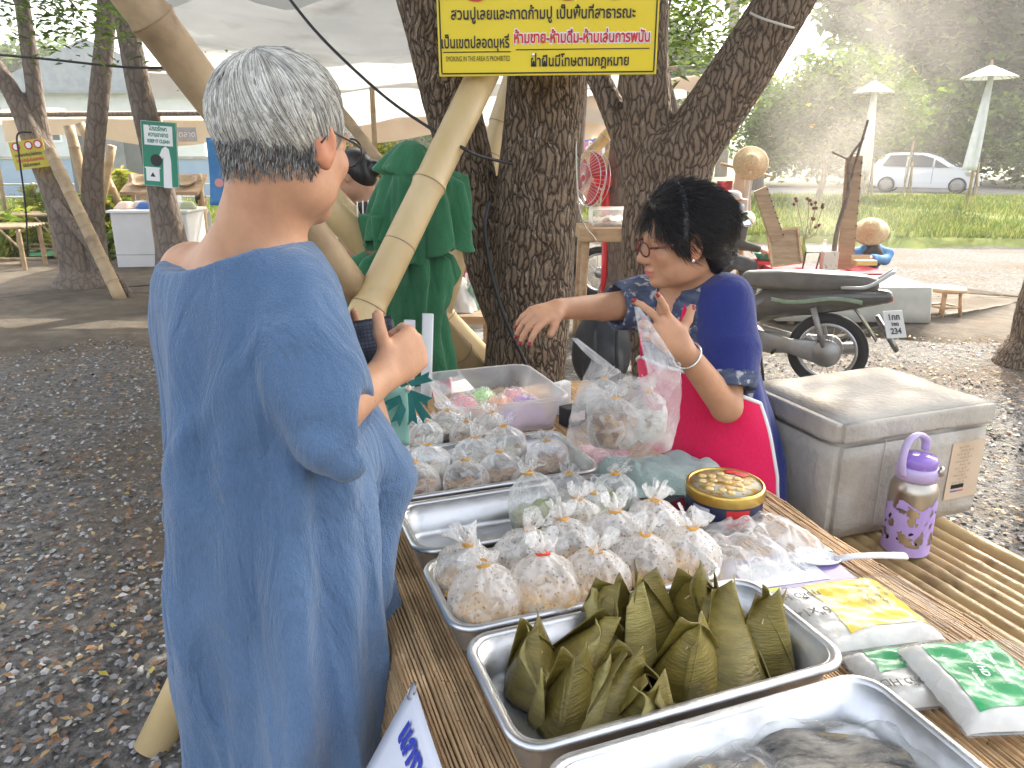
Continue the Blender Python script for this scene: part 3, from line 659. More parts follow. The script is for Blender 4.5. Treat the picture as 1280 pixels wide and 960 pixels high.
# slat bench beside the mat
sb = thing('bamboo_bench', TB(.6,1.4), 'lower bamboo slat bench holding the foam box and bottle', 'bench')
for k in range(13):
    v = 1.195+k*.0425; bamboo('slat', TB(-.55,v,ZS-.019), TB(1.76+.02*math.sin(k*2.1),v+.004*math.sin(k*1.7),ZS-.019+.002*math.sin(k)), .020, .0195, m_slat, sb, 6+k % 3, 500+k, .0015, n=10)
bamboo('edge_pole', TB(-.55,1.752,ZS-.010), TB(1.78,1.752,ZS-.010), .024, .022, m_slat, sb, 7, 520, n=12)
for u in (-.3, .55, 1.55): bamboo('crossbar', TB(u,1.17,ZS-.062), TB(u,1.80,ZS-.062), .022, .022, m_bam_old, sb, 3, int(u*70+60))
for u in (-.2, 1.5):
    for v in (1.22, 1.72): bamboo('leg', TB(u,v,-.02), TB(u,v,ZS-.04), .030, .027, m_bam_old, sb, 3, int(u*33+v*10))

# ================================================================ aluminium trays
m_alu = mat('aluminium', (.60,.61,.62), (.74,.75,.76), scale=5, rough=.30, metal=.9, bump=.06, bscale=60, stretch=(1,1,1), rough2=.46, c3=(.42,.42,.41), c3scale=7, c3lo=.56, c3hi=.74)
def rrect(hx, hy, r, z, n=7):
    out = []
    for cx, cy, a0 in ((hx-r,hy-r,0),(-hx+r,hy-r,90),(-hx+r,-hy+r,180),(hx-r,-hy+r,270)):
        for k in range(n+1): a = R(a0+90*k/n); out.append((cx+r*math.cos(a), cy+r*math.sin(a), z))
    return out
def loft(m_, rings, close=True, cap0=False, cap1=False, mi=0):
    n = len(rings[0]); vs_ = [p for r_ in rings for p in r_]; fs_ = []
    for i in range(len(rings)-1):
        for j in range(n if close else n-1): fs_.append((i*n+j, i*n+(j+1) % n, (i+1)*n+(j+1) % n, (i+1)*n+j))
    if cap0: fs_.append(tuple(range(n-1,-1,-1)))
    if cap1: fs_.append(tuple((len(rings)-1)*n+j for j in range(n)))
    m_.add(vs_, fs_, mi)
def tray(u0, u1, v0, v1, z, h, label, name='metal_tray', mt=None, tilt=0):
    c_ = TB((u0+u1)/2, (v0+v1)/2, z); t = thing(name, c_, label, 'tray', rz=TA+tilt)
    hx, hy = (v1-v0)/2, (u1-u0)/2; w = .0022; f = .020
    m_ = MB(); rg = [rrect(hx-f-.012, hy-f-.012, .028, .0), rrect(hx-f-.003, hy-f-.003, .034, .004), rrect(hx-f, hy-f, .036, .012), rrect(hx-.011, hy-.011, .040, h-.004), rrect(hx-.011, hy-.011, .040, h-.002)]
    ri = [rrect(hx-.011-w, hy-.011-w, .039, h-.001), rrect(hx-f-w, hy-f-w, .034, .014), rrect(hx-f-.004-w, hy-f-.004-w, .031, .007), rrect(hx-f-.014-w, hy-f-.014-w, .026, .003)]
    loft(m_, rg+ri, True, True, True); m_.build('body', mt or m_alu, t, smooth=True, local=True)
    rm = MB(); prof = [(-.013,-.004),(-.010,.0015),(-.004,.003),(.001,.0015),(.003,-.003),(.002,-.007),(-.003,-.0085)]
    loft(rm, [rrect(hx+a, hy+a, .046+a, h+b) for a, b in prof]); rm.build('rim', mt or m_alu, t, smooth=True, local=True)
    return t
HT = .075
tray(.435,.695,.285,.80, ZT+.006, HT, 'deep aluminium tray holding sealed fish packets')
tray(.715,.968,.268,.80, ZT+.006, HT, 'aluminium tray full of folded banana leaf parcels')
tray(.988,1.222,.262,.775, ZT+.006, HT*.95, 'aluminium tray crowded with misty curry bags')
tray(1.243,1.462,.262,.77, ZT+.006, HT, 'half empty aluminium tray with vegetable bags at one end')
tray(1.50,1.79,.275,.78, ZT+.006, HT*.9, 'aluminium tray of clear mushroom salad bags')
tray(1.815,2.06,.18,.66, ZT+.006, .045, 'shallow aluminium tray of minced salad bags near the tub')

# ================================================================ tied bags of food
m_film_mist = film('misted film', (.95,.93,.90), .36, .25, 45., .42, .60, .55, .3, .35, 130., .052)
m_film_clear = film('clear film', (.94,.95,.95), .10, .07, 28., .48, .62, 0, .6, .55)
m_film_soft = film('soft clear film', (.93,.95,.96), .16, .12, 22., .5, .62, .3, .5, .6, 190.)
m_band = mat('rubber band', (.72,.36,.06), rough=.5)
m_band_r = mat('rubber band red', (.70,.06,.03), rough=.5)
m_curry = mat('yellow curry', (.50,.25,.015), (.66,.38,.04), scale=25, rough=.25, c3=(.10,.06,.015), c3scale=18, c3lo=.5, c3hi=.62, bump=.4, bscale=60)
m_dark = mat('dark curry', (.10,.055,.015), (.22,.12,.03), scale=30, rough=.25, c3=(.40,.20,.03), c3scale=22, c3lo=.52, c3hi=.62, bump=.4, bscale=60)
m_mince = mat('brown salad', (.28,.16,.08), (.45,.33,.22), scale=45, rough=.45, c3=(.16,.08,.03), c3scale=40, c3lo=.5, c3hi=.6, bump=.8, bscale=70)
m_veg = mat('green vegetables', (.16,.24,.04), (.52,.50,.28), scale=26, rough=.35, c3=(.55,.20,.04), c3scale=18, c3lo=.57, c3hi=.63, bump=.8, bscale=40)
m_glassn = mat('glass noodle', (.50,.47,.40), (.62,.60,.54), scale=50, rough=.3, c3=(.26,.15,.07), c3scale=28, c3lo=.5, c3hi=.62, bump=.8, bscale=80)
def bag_meshes(seed, r=.055, h=.105, fill=.035, pillow=1.0, squash=1.0, sag=0.0, ruff=.028):
    rr = random.Random(seed); n = 40; ph = [rr.uniform(0,6.28) for _ in range(6)]
    prof = [(.0,.001),(.62,.0),(.86,.05),(.97,.16),(1.0,.34),(1.0,.50),(.95,.64),(.82,.77),(.58,.88),(.30,.96),(.14,1.0),(.13,1.02),(.20,1.06),(.27,1.11),(.33,1.16),(.36,1.20)]
    lean = (rr.uniform(-.012,.012), rr.uniform(-.012,.012)); vs_ = []
    for i, (pr, pz) in enumerate(prof):
        for j in range(n):
            a = 2*math.pi*j/n
            w = .035*math.sin(3*a+ph[0])+.03*math.sin(5*a+ph[1])
            fold = max(0, (pz-.55)/.45) if pz < 1 else 1.2+(pz-1)*5
            w += fold*(.10*math.sin(11*a+ph[2])+.08*math.sin(7*a+ph[3]+pz*2))
            if pz > 1.05: w += .45*math.sin(3*a+ph[4])+.25*math.sin(8*a+ph[5])
            rad = r*pr*(1+w)
            if pz < .95: rad *= pillow if pr < .99 else 1
            zz = h*pz+(ruff*.35*math.sin(4*a+ph[1]) if pz > 1.15 else 0)
            vs_.append((rad*math.cos(a)+lean[0]*max(0, pz-.3)+(ruff*.5*math.cos(ph[2]) if pz > 1.1 else 0)*(pz-1.05)*6, rad*math.sin(a)*squash+lean[1]*max(0, pz-.3)+(ruff*.5*math.sin(ph[2]) if pz > 1.1 else 0)*(pz-1.05)*6, zz))
    k = len(prof); fs_ = [(i*n+j, i*n+(j+1) % n, (i+1)*n+(j+1) % n, (i+1)*n+j) for i in range(k-1) for j in range(n)]
    f_ = MB().add(vs_, fs_); fm = f_.mesh('film')
    fl = []; kk = [q for q in prof if q[1]*h < fill]; last = prof[len(kk)]; rf = np.interp(fill/h, [q[1] for q in prof[:10]], [q[0] for q in prof[:10]])
    pf = kk+[(rf, fill/h), (rf*.7, fill/h+.02+.02*rr.random()), (.0, fill/h+.035)]
    for i, (pr, pz) in enumerate(pf):
        for j in range(n):
            a = 2*math.pi*j/n; w = .035*math.sin(3*a+ph[0])+.03*math.sin(5*a+ph[1]); rad = r*pr*(1+w)*.955
            if pz < .95: rad *= pillow if pr < .99 else 1
            top = i >= len(kk)
            fl.append((rad*math.cos(a)+lean[0]*max(0,pz-.3), rad*math.sin(a)*squash+lean[1]*max(0,pz-.3), h*pz+.0015+(.004*math.sin(5*a+ph[3])+.003*math.sin(9*a) if top and pr > .05 else 0)))
    k = len(pf); fs2 = [(i*n+j, i*n+(j+1) % n, (i+1)*n+(j+1) % n, (i+1)*n+j) for i in range(k-1) for j in range(n)]
    cm = MB().add(fl, fs2).mesh('filling')
    bn = MB(); bn.tube([(lean[0]*.7+r*.15*math.cos(a), lean[1]*.7+r*.15*math.sin(a), h*1.01+.0015*math.sin(a*2)) for a in np.linspace(0, 6.28, 13)], .0032, 6, False); bm = bn.mesh('rubber_band')
    for m_ in (fm, cm, bm): m_.polygons.foreach_set('use_smooth', [True]*len(m_.polygons))
    return fm, cm, bm
def food_bag(meshes, mats_, loc, rz, label, group, s_=1.0, name='food_bag', tilt=(0,0)):
    t = thing(name, loc, label, 'food bag', group, rz); t.scale = (s_, s_, s_); t.rotation_euler = (tilt[0], tilt[1], rz)
    for me, nm, mt in zip(meshes, ('film', 'filling', 'rubber_band'), mats_):
        me2 = me
        o = bpy.data.objects.new(nm, me2); COL.objects.link(o); o.parent = t
        if not me2.materials: me2.materials.append(mt)
        if me2.materials[0] is not mt: o.material_slots[0].link = 'OBJECT'; o.material_slots[0].material = mt
    return t
ORD = ('first','second','third','fourth','fifth','sixth','seventh','eighth')
rr = random.Random(12)
ZB = ZT+.012
BM = [bag_meshes(100+i, .056, .116, (.040,.048,.055)[i % 3], 1.0, 1.0) for i in range(4)]
b3 = [(1.172,.338,0),(1.072,.338,0),(1.060,.445,0),(1.178,.448,0),(1.185,.545,1),(1.075,.548,1),(1.135,.628,1),(1.178,.712,0),(1.055,.652,0),(1.165,.728,0),(1.085,.735,0)]
b3 = [(1.160,.330),(1.062,.336),(1.050,.442),(1.168,.438),(1.180,.540),(1.066,.546),(1.155,.640),(1.062,.648),(1.172,.735),(1.068,.730)]
for i, (u, v) in enumerate(b3):
    dk = i in (6, 3); rd = i == 2; row = ('far' if i in (0,3,4,6,8) else 'near'); od = ORD[[q for q in ((0,3,4,6,8) if row == 'far' else (1,2,5,7,9))].index(i)]
    food_bag(BM[i % 4], (m_film_mist, m_dark if dk else m_curry, m_band_r if rd else m_band), TB(u+rr.uniform(-.008,.008), v+rr.uniform(-.006,.006), ZB), rr.uniform(0,6.28),
        'misted bag of yellow curry tied with a red band' if rd else '%s misted curry bag from the blue dress, row beside the %s%s' % (od, 'vegetable tray' if row == 'far' else 'leaf parcels', ', dark gravy' if dk else ''), 'misted curry bags in the crowded tray', rr.uniform(1.06,1.18), tilt=(rr.uniform(-.08,.08), rr.uniform(-.08,.08)))
food_bag(BM[1], (m_film_mist, m_curry, m_band), TB(1.262,.60,ZB+.012), 1.0, 'misted curry bag standing behind the crowded tray', 'misted curry bags in the crowded tray', .95)
VM = [bag_meshes(120+i, .058, .105, .05, 1.0, .85) for i in range(3)]
VT = bag_meshes(130, .062, .150, .058, 1.0, .75)
food_bag(VT, (m_film_clear, m_veg, m_band), TB(1.352,.555,ZB), .7, 'tall clear bag of green vegetables leaning in the half empty tray', 'vegetable bags', 1.0, tilt=(-.1,-.12))
for i, (u, v) in enumerate(((1.30,.66),(1.42,.655),(1.365,.735))):
    food_bag(VM[i], (m_film_soft, m_veg if i != 1 else m_glassn, m_band), TB(u,v,ZB+.003), 2.1*i, ('squat clear vegetable bag beside the tall one, nearest the curry tray','pale squat salad bag behind the tall vegetable bag','squat clear vegetable bag at the phone end of its tray')[i], 'vegetable bags', (.98,.92,1.05)[i])
MM = [bag_meshes(140+i, .057, .10, .036, 1.0, .9, ruff=.03) for i in range(4)]
b5 = [(1.60,.345),(1.70,.40),(1.575,.455),(1.715,.52),(1.60,.565),(1.745,.62),(1.63,.69)]
for i, (u, v) in enumerate(b5):
    food_bag(MM[i % 4], (m_film_clear if i in (0,2) else m_film_soft, m_glassn if i % 2 else m_mince, m_band), TB(u,v,ZB+.002), rr.uniform(0,6), '%s %s bag from the blue dress in the middle tray' % (ORD[i//2], 'clear brown mushroom salad' if i % 2 == 0 else 'clear pale glass noodle salad'), 'clear salad bags in the middle tray', rr.uniform(.92,1.05), tilt=(rr.uniform(-.15,.15), rr.uniform(-.15,.15)))
b6 = [(1.865,.235),(1.86,.335),(1.90,.44),(1.875,.545),(1.955,.29),(1.975,.40),(1.975,.52),(1.90,.62)]
for i, (u, v) in enumerate(b6):
    food_bag(MM[(i+1) % 4], (m_film_clear if i % 3 == 0 else m_film_soft, m_mince if i % 2 else m_glassn, m_band), TB(u,v,ZB), rr.uniform(0,6), '%s small %s bag from the blue dress in the shallow tray' % (ORD[i//2], 'minced salad' if i % 2 else 'pale salad'), 'minced salad bags in the far tray', rr.uniform(.88,1.0))

# ================================================================ banana leaf parcels
m_ban = mat('steamed banana leaf', (.115,.088,.014), (.235,.180,.038), scale=7, rough=.36, bump=.35, bscale=55, stretch=(1,1,6), c3=(.28,.21,.05), c3scale=10, c3lo=.54, c3hi=.72, spec=.5, rand=.22)
m_ban2 = mat('banana leaf underside', (.26,.21,.06), (.38,.32,.11), scale=9, rough=.5, bump=.3, bscale=60, stretch=(1,1,6), c3=(.14,.11,.03), c3scale=12)
m_pick = mat('toothpick', (.62,.47,.25), rough=.6)
def parcel(loc, rz, seed, label, hgt=.125, wid=.115, lean=0.0):
    """a steamed leaf parcel: a pinched pouch whose two faces close upward into a flat pointed fin"""
    rr = random.Random(seed); t = thing('leaf_parcel', loc, label, 'leaf parcel', 'banana leaf parcels in the tray', rz); t.rotation_euler = (lean, rr.uniform(-.12,.12), rz)
    n_ = 3; hgt *= .88; ap = Vector((rr.uniform(-.065,.065), rr.uniform(-.045,.045), hgt)); rb = wid*.74; a0 = rr.uniform(0,6.28)
    bs = [Vector((rb*math.cos(a0+6.2832*k/n_)*rr.uniform(.85,1.1), rb*.72*math.sin(a0+6.2832*k/n_)*rr.uniform(.85,1.1), 0)) for k in range(n_)]
    def face(A, B, T, over, crv, nm, mt, w0=1.0):
        """one folded leaf panel from the base edge AB up to the pinched tip T and a little past it"""
        nrm = (B-A).cross(T-A).normalized(); m_ = MB()
        def fn(a, b):
            tip = T+(T-(A+B)/2)*over; w = (1-b**1.35*.64)*w0; mid = (A+B)/2; p = mid.lerp(tip, b)+(B-A)*(a-.5)*w
            return p+nrm*(crv*math.sin(a*math.pi)*(1-b*.7)+.0012*math.sin(a*40+seed)*(1-b)+.006*b*b*math.sin(a*5+seed))+Vector((0,0,.012*b*b*(a-.5)*3))
        m_.sheet(fn, 12, 14); return m_.build(nm, mt, t, smooth=True, local=True, solid=.0013)
    for k in range(n_): face(bs[k], bs[(k+1) % n_], ap, rr.uniform(-.05,.05), rr.uniform(.012,.03), 'leaf_face', m_ban)
    k = rr.randrange(n_); o_ = (bs[k]+bs[(k+1) % n_])*.10; face(bs[k]*1.06+o_, bs[(k+1) % n_].lerp(bs[k], .45)+o_, ap+Vector((rr.uniform(-.05,.05), rr.uniform(-.03,.03), .0)), -.1, .014, 'flap', m_ban2)
    pk = MB(); pk.tube([ap*.75+Vector((-.02,-.012,0)), ap*.80+Vector((.018,.010,.004))], .0012, 6); pk.build('toothpick', m_pick, t, local=True)
    return t
pl = [(.825,.385,.5,0,.12,.10,.0),(.905,.375,1.2,1,.12,.10,-.05),(.800,.430,-.3,2,.095,.105,.1),(.905,.425,.3,3,.125,.12,.05),(.80,.505,.9,4,.125,.11,.0),(.918,.505,-.5,5,.145,.11,.0),(.83,.585,.1,6,.14,.115,-.1),(.925,.590,.6,7,.165,.115,.05),(.82,.665,1.0,8,.13,.13,.1),(.915,.672,-.4,9,.150,.11,-.05),(.83,.735,.2,10,.135,.10,.0)]
lb = ['broad leaf parcel slumped at the tray corner','leaf parcel with a wide flat fin','squat leaf parcel bent over its neighbours','wrinkled leaf parcel with a blunt fin','leaf parcel with a slanting cut top','tall narrow leaf parcel with a curled tip','leaf parcel pinned shut with a toothpick','tallest leaf parcel with an upright split fin','wide dark leaf parcel with a folded flap','upright leaf parcel with a pale torn edge','small leaf parcel against the end wall of the tray']
for (u, v, a, sd, hg, wd, ln), l_ in zip(pl, lb): parcel(TB(u, v, ZT+.011), TA+a, sd*7+3, l_, hg, wd, ln)

# ================================================================ fish packets in the near tray
m_fish = mat('fish skin', (.015,.013,.012), (.30,.27,.22), scale=22, rough=.25, c3=(.50,.34,.06), c3scale=14, c3lo=.55, c3hi=.66, bump=.5, bscale=80, stretch=(1,3,1))
m_film_shiny = film('glossy vacuum film', (.9,.9,.9), .02, .03, 20., .56, .70, 0, 1.0, .25)
m_film_pack = film('pack film', (.9,.9,.9), .02, .06, 9., .5, .75, 0, .25, .2)
def fish_packet(u, v, rz, label, sx=.25, sy=.125, sd=0, z0=ZT+.011):
    t = thing('fish_packet', TB(u,v,z0), label, 'fish packet', None, rz); rr = random.Random(sd); p = rr.uniform(0,6)
    m_ = MB()
    for i in range(2):
        yy = (-.3+.6*i)*sy*.6
        pts = [(-sx*.42+sx*.84*k/10, yy+.01*math.sin(k*.4+p), .016+.006*math.sin(k)) for k in range(11)]; rd = [.006,.016,.022,.026,.028,.027,.024,.019,.013,.008,.012]
        m_.tube(pts, [q*1.35 for q in rd], 14, flat=.42, up0=(0,1,0))
    m_.build('fish', m_fish, t, smooth=True, local=True, kind='stuff')
    f_ = MB()
    def hf(a, b):
        e = min(a, 1-a, b, 1-b)*2; d = max(0, min(1, e*3.2)); x = (a-.5)*sx*(1.16); y = (b-.5)*sy*1.2
        z = .004+.043*d**.7*(.85+.15*math.sin(a*9+b*5+p))+.004*math.sin(a*31+p)*math.cos(b*17)+.010*d*abs(mnoise.noise((a*7+p,b*6,2)))
        return (x, y, z)
    f_.sheet(hf, 36, 24); f_.build('film', m_film_shiny, t, smooth=True, local=True); return t
fish_packet(.605,.690,TA-.30,'glossy sealed packet of grilled fish at the tray end', sd=1)
fish_packet(.600,.490,TA+.25,'sealed fish packet half way along the near tray', sd=2)

# ================================================================ plastic packs, booklet, spatula, loose bag
m_pwhite = mat('pack plastic white', (.66,.64,.59), (.76,.74,.69), scale=9, rough=.22, bump=.35, bscale=24, spec=.6)
m_pyel = mat('print yellow', (.78,.56,.02), (.85,.64,.05), scale=8, rough=.25, bump=.3, bscale=24)
m_pgrn = mat('print green', (.02,.30,.09), (.03,.38,.13), scale=8, rough=.25, bump=.3, bscale=24)
m_ink = mat('black ink', (.012,.012,.014), rough=.5); m_wht = mat('white print', (.85,.85,.83), rough=.45); m_blue_ink = mat('blue marker', (.03,.05,.42), rough=.5)
def pack(u0, u1, v0, v1, rz, label, paint, lines, zz=ZT+.008, th=.020, sd=0):
    c_ = TB((u0+u1)/2, (v0+v1)/2, zz); t = thing('plastic_bag_pack', c_, label, 'bag pack', None, TA+rz); hx, hy = (v1-v0)/2, (u1-u0)/2
    def top(a, b, up=0.0):
        a = max(.004, min(.996, a)); b = max(.004, min(.996, b)); e = min(1, min(a,1-a)*7)*min(1, min(b,1-b)*9); return (-hx+2*hx*a, -hy+2*hy*b, up+.002+th*e**.6+.0016*math.sin(a*13+b*7+sd)*e+.001*math.sin(b*31+a*5))
    m_ = MB(); m_.sheet(lambda a, b: top(a, b), 40, 30); m_.sheet(lambda a, b: (-hx+2*hx*(1-a), -hy+2*hy*b, .0015), 6, 6); m_.build('stack', m_pwhite, t, smooth=True, local=True)
    for (a0, a1, b0, b1, mt, wav) in paint:
        q = MB(); q.sheet(lambda a, b: top(a0+(a1-a0)*a+wav*math.sin(b*3.1)*.5, b0+(b1-b0)*b+wav*math.sin(a*3.1), .0016), 24, 20); q.build('print_panel', mt, t, smooth=True, local=True)
    for (s_, sz, a, b, rot, mt) in lines:
        p = top(a, b, .0042); text(s_, sz, p, rotz(rot), mt, t, bold=sz*.02)
    f_ = MB(); f_.sheet(lambda a, b: (-hx*1.05+2.5*hx*a, -hy*1.08+2.14*hy*b, .0035+(th+.004)*max(0, min(1, min(a,1-a)*5))**.6*max(0, min(1, min(b,1-b)*7))**.6+.002*math.sin(a*21+b*9)), 40, 24); f_.build('film', m_film_pack, t, smooth=True, local=True)
    return t
pack(.795,.985,.845,1.085,-.14,'white plastic bag pack printed yellow with size lettering',
     [(.30,.97,.12,.92,m_pyel,.05)],
     [('ถุงหิ้ว HD', .024, .17,.72, R(180), m_ink), ('6"x14"', .030, .15,.46, R(180), m_ink), ('ถุงหิ้ว ใส่อาหาร ตราหัวช้าง', .011, .78,.70, R(-90), m_ink), ('เหนียว ทนทาน', .010, .70,.62, R(-90), m_ink), ('HD 6"x14"', .009, .64,.55, R(-90), m_ink), ('ปลอดภัย', .010, .86,.66, R(-90), m_ink)], sd=1)
pack(.655,.785,.845,1.02,-.22,'white plastic bag pack with green print under another pack',[(.15,.70,.45,.95,m_pgrn,.08)],[('ถุงหิ้ว HD', .022, .30,.25, R(178), m_ink)], zz=ZT+.008, sd=2)
pack(.555,.745,.905,1.075,-.30,'translucent plastic bag pack with a green label on top',[(.16,.92,.10,.88,m_pgrn,.04)],[('ถุงหิ้ว HD', .016, .50,.60, R(-100), m_wht), ('ใส่อาหาร เหนียว ทน', .009, .64,.55, R(-100), m_wht), ('สะอาด ปลอดภัย', .009, .40,.50, R(-100), m_wht)], zz=ZT+.030, th=.024, sd=3)
bk = thing('booklet', TB(1.03,.955,ZT+.007), 'purple booklet under the loose plastic bags', 'booklet', None, TA-.12)
MB().box((0,0,.004),(.235,.15,.008)).build('cover', mat('booklet purple', (.22,.17,.36), (.27,.21,.42), scale=5, rough=.4), bk, local=True, bevel=.001)
MB().box((-.02,.012,.0088),(.17,.085,.0008)).build('paper', mat('paper', (.78,.79,.82), rough=.6), bk, local=True)
MB().box((-.075,-.052,.0088),(.055,.032,.0008)).build('print_panel', mat('print lime', (.62,.68,.04), (.10,.5,.4), scale=14, rough=.4, lo=.55, hi=.6), bk, local=True)
text('Customer', .014, (.03,.03,.0096), rotz(R(-80)), m_ink, bk)
m_pp = mat('white plastic', (.80,.80,.79), rough=.3)
sp = thing('rice_paddle', TB(1.045,1.085,ZT+.012), 'white plastic rice paddle with bumps lying on the mat', 'paddle', None, TA-.34)
def pad(a, b):
    x = -.085+.085*a; w = .032*math.sqrt(max(0, 1-(a*1.0-.42)**2/.36)); return (x, (b*2-1)*w, .008*(b*2-1)**2+.004*(1-a))
MB().sheet(pad, 18, 10).build('blade', m_pp, sp, smooth=True, local=True, solid=.003)
hd = MB(); hd.tube([(-.006,0,.003),(.03,0,.010),(.08,0,.012),(.135,0,.010)], [.011,.009,.0105,.012], 10, flat=.45, up0=(0,1,0)); hd.build('handle', m_pp, sp, smooth=True, local=True)
dm = MB()
for i in range(14): dm.lathe([(.0025,0),(.002,.0015),(0,.002)], (-.07+.012*(i % 5), -.018+.014*(i//5), .006), 8)
dm.build('bump', m_pp, sp, local=True, kind='stuff')
# loose heap of clear carrier bags
lbg = thing('loose_plastic_bag', TB(1.135,.93,ZT+.008), 'crumpled heap of clear plastic bags before the tin', 'plastic bag', None, TA)
m_film_white = film('crumpled carrier film', (.93,.93,.92), .10, .06, 16., .48, .62, 0, 1.0, .5)
for k in range(3):
    m_ = MB(); hw, hh = (.15,.12,.10)[k], (.105,.09,.07)[k]; ox, oy = ((-.01,0),(.05,.03),(-.05,-.035))[k]
    def fn(a, b, k=k):
        x = (a-.5)*2*hw+ox; y = (b-.5)*2*hh+oy; e = (1-abs(a*2-1)**3)*(1-abs(b*2-1)**3)
        z = .003+.004*k+e*(.022+.012*k)*(1+.7*mnoise.noise((x*14+k*7,y*14,k)))+e*.034*abs(mnoise.noise((x*20,y*20,k*3+1)))+.008*abs(mnoise.noise((x*46,y*46,k)))*e
        return (x+.014*mnoise.noise((x*30,y*30,5+k)), y+.014*mnoise.noise((y*30,x*30,9+k)), z)
    m_.sheet(fn, 54, 44); m_.build('film_layer', m_film_white, lbg, smooth=True, local=True)

# ================================================================ tin, phone, towel, tub, small things
m_gold = mat('tin gold rim', (.62,.42,.09), (.75,.54,.16), scale=8, rough=.28, metal=.85)
m_navy = mat('tin navy', (.012,.020,.06), rough=.3); m_tred = mat('tin red', (.55,.02,.025), rough=.35)
m_tinlid = mat('tin lid cookies', (.60,.50,.30), (.75,.70,.58), scale=26, rough=.3, c3=(.52,.30,.06), c3scale=34, c3lo=.5, c3hi=.58)
tn = thing('cookie_tin', TB(1.298,.985,ZT+.005), 'round navy and gold cookie tin with red label', 'tin', None, R(10)); tn.scale = (1,1,1.3)
tr = .085
MB().lathe([(tr-.002,0),(tr,.002),(tr,.05),(tr-.001,.051)], n=48).build('body', m_navy, tn, smooth=True, local=True)
MB().lathe([(tr+.001,.047),(tr+.0025,.048),(tr+.0025,.064),(tr+.001,.067),(tr-.004,.068),(tr-.006,.0655)], n=48, cap=False).build('lid', m_gold, tn, smooth=True, local=True)
MB().lathe([(tr-.006,.0655),(0,.0665)], n=48).build('lid_picture', m_tinlid, tn, smooth=True, local=True)
lb_ = MB(); lb_.sheet(lambda a, b: ((tr+.0008)*math.cos(R(-112)+a*.62), (tr+.0008)*math.sin(R(-112)+a*.62), .012+.032*b), 10, 1); lb_.build('label', m_tred, tn, local=True)
lb_ = MB(); lb_.sheet(lambda a, b: ((tr+.0008)*math.cos(R(-165)+a*.5), (tr+.0008)*math.sin(R(-165)+a*.5), .006+.036*b), 10, 1); lb_.build('label', mat('tin panel', (.55,.57,.62), (.4,.42,.5), scale=60, rough=.5), tn, local=True)
for k, ch in enumerate('imperial'):
    a = R(-109)+k*.062; x_ = Vector((-math.sin(a), math.cos(a), 0)); n_ = Vector((math.cos(a), math.sin(a), 0)); text(ch, .016, n_*(tr+.0014)+Vector((0,0,.027)), Matrix((x_, Vector((0,0,1)), n_)).transposed(), m_wht, tn)
q = MB(); q.sheet(lambda a, b: ((tr-.03+.022*b)*math.cos(R(20)+a*.8), (tr-.03+.022*b)*math.sin(R(20)+a*.8), .0670), 8, 1); q.build('lid_seal', m_tred, tn, local=True)
q = MB(); q.box((.0,-.005,.0672),(.075,.014,.0006), rotz(R(-35))); q.build('lid_ribbon', m_gold, tn, local=True)
ck = MB()
for i in range(16):
    a = i*2.4; r_ = .012+.044*math.sqrt(i/16); ck.lathe([(.010,.0664),(.009,.0682),(.005,.0688),(0,.0680)], (r_*math.cos(a)-.006, r_*math.sin(a), 0), 12)
ck.build('cookie_print', mat('cookie print', (.62,.40,.12), (.78,.60,.28), scale=60, rough=.4), tn, smooth=True, local=True, kind='stuff')
m_phone = mat('phone glass', (.012,.012,.016), rough=.08, spec=.6); m_pcase = mat('phone case', (.03,.015,.02), rough=.4)
ph = thing('smartphone', TB(1.392,.905,ZT+.006), 'black smartphone lying beside the tin', 'phone', None, TA+R(62))
MB().box((0,0,.006),(.150,.076,.012)).build('case', m_pcase, ph, local=True, bevel=.005); MB().box((0,0,.0124),(.142,.068,.0012)).build('screen', m_phone, ph, local=True, bevel=.0004)
m_towel = mat('towel', (.33,.45,.41), (.44,.55,.50), scale=14, rough=.95, bump=.9, bscale=260, sheen=.4, dist=.006)
tw = thing('towel', TB(1.53,.96,ZT+.006), 'crumpled pale teal towel on the mat by the seller', 'towel', None, TA)
m_ = MB()
def twf(a, b):
    x = (a-.5)*.30+.02*math.sin(b*5); y = (b-.5)*.22+.02*math.sin(a*6+1); e = min(1, min(a,1-a)*6)*min(1, min(b,1-b)*6)
    z = .006+e*(.022+.032*abs(mnoise.noise((x*9,y*9,2.2)))+.022*abs(mnoise.noise((x*19+3,y*15,4.1))))+.006*abs(mnoise.noise((x*30,y*30,1)))
    return (x+.02*mnoise.noise((x*14,y*14,7)), y+.02*mnoise.noise((y*14,x*14,8)), z)
m_.sheet(twf, 60, 46); m_.build('cloth', m_towel, tw, smooth=True, local=True, solid=.004)
pkb = thing('pink_bag', TB(1.70,.865,ZT+.006), 'pink printed plastic pouch beside the salad bags', 'pouch', None, TA+.3)
m_ = MB(); m_.sheet(lambda a, b: ((a-.5)*.17, (b-.5)*.13, .004+.030*(min(1,min(a,1-a)*4)*min(1,min(b,1-b)*4))**.6+.006*mnoise.noise((a*5,b*5,1))), 24, 18); m_.build('pouch', mat('pink plastic', (.78,.30,.36), (.86,.70,.72), scale=14, rough=.2, c3=(.62,.06,.12), c3scale=16, c3lo=.56, c3hi=.62), pkb, smooth=True, local=True)
m_.build('film', m_film_clear, pkb, smooth=True, local=True).location = (0,0,.004)
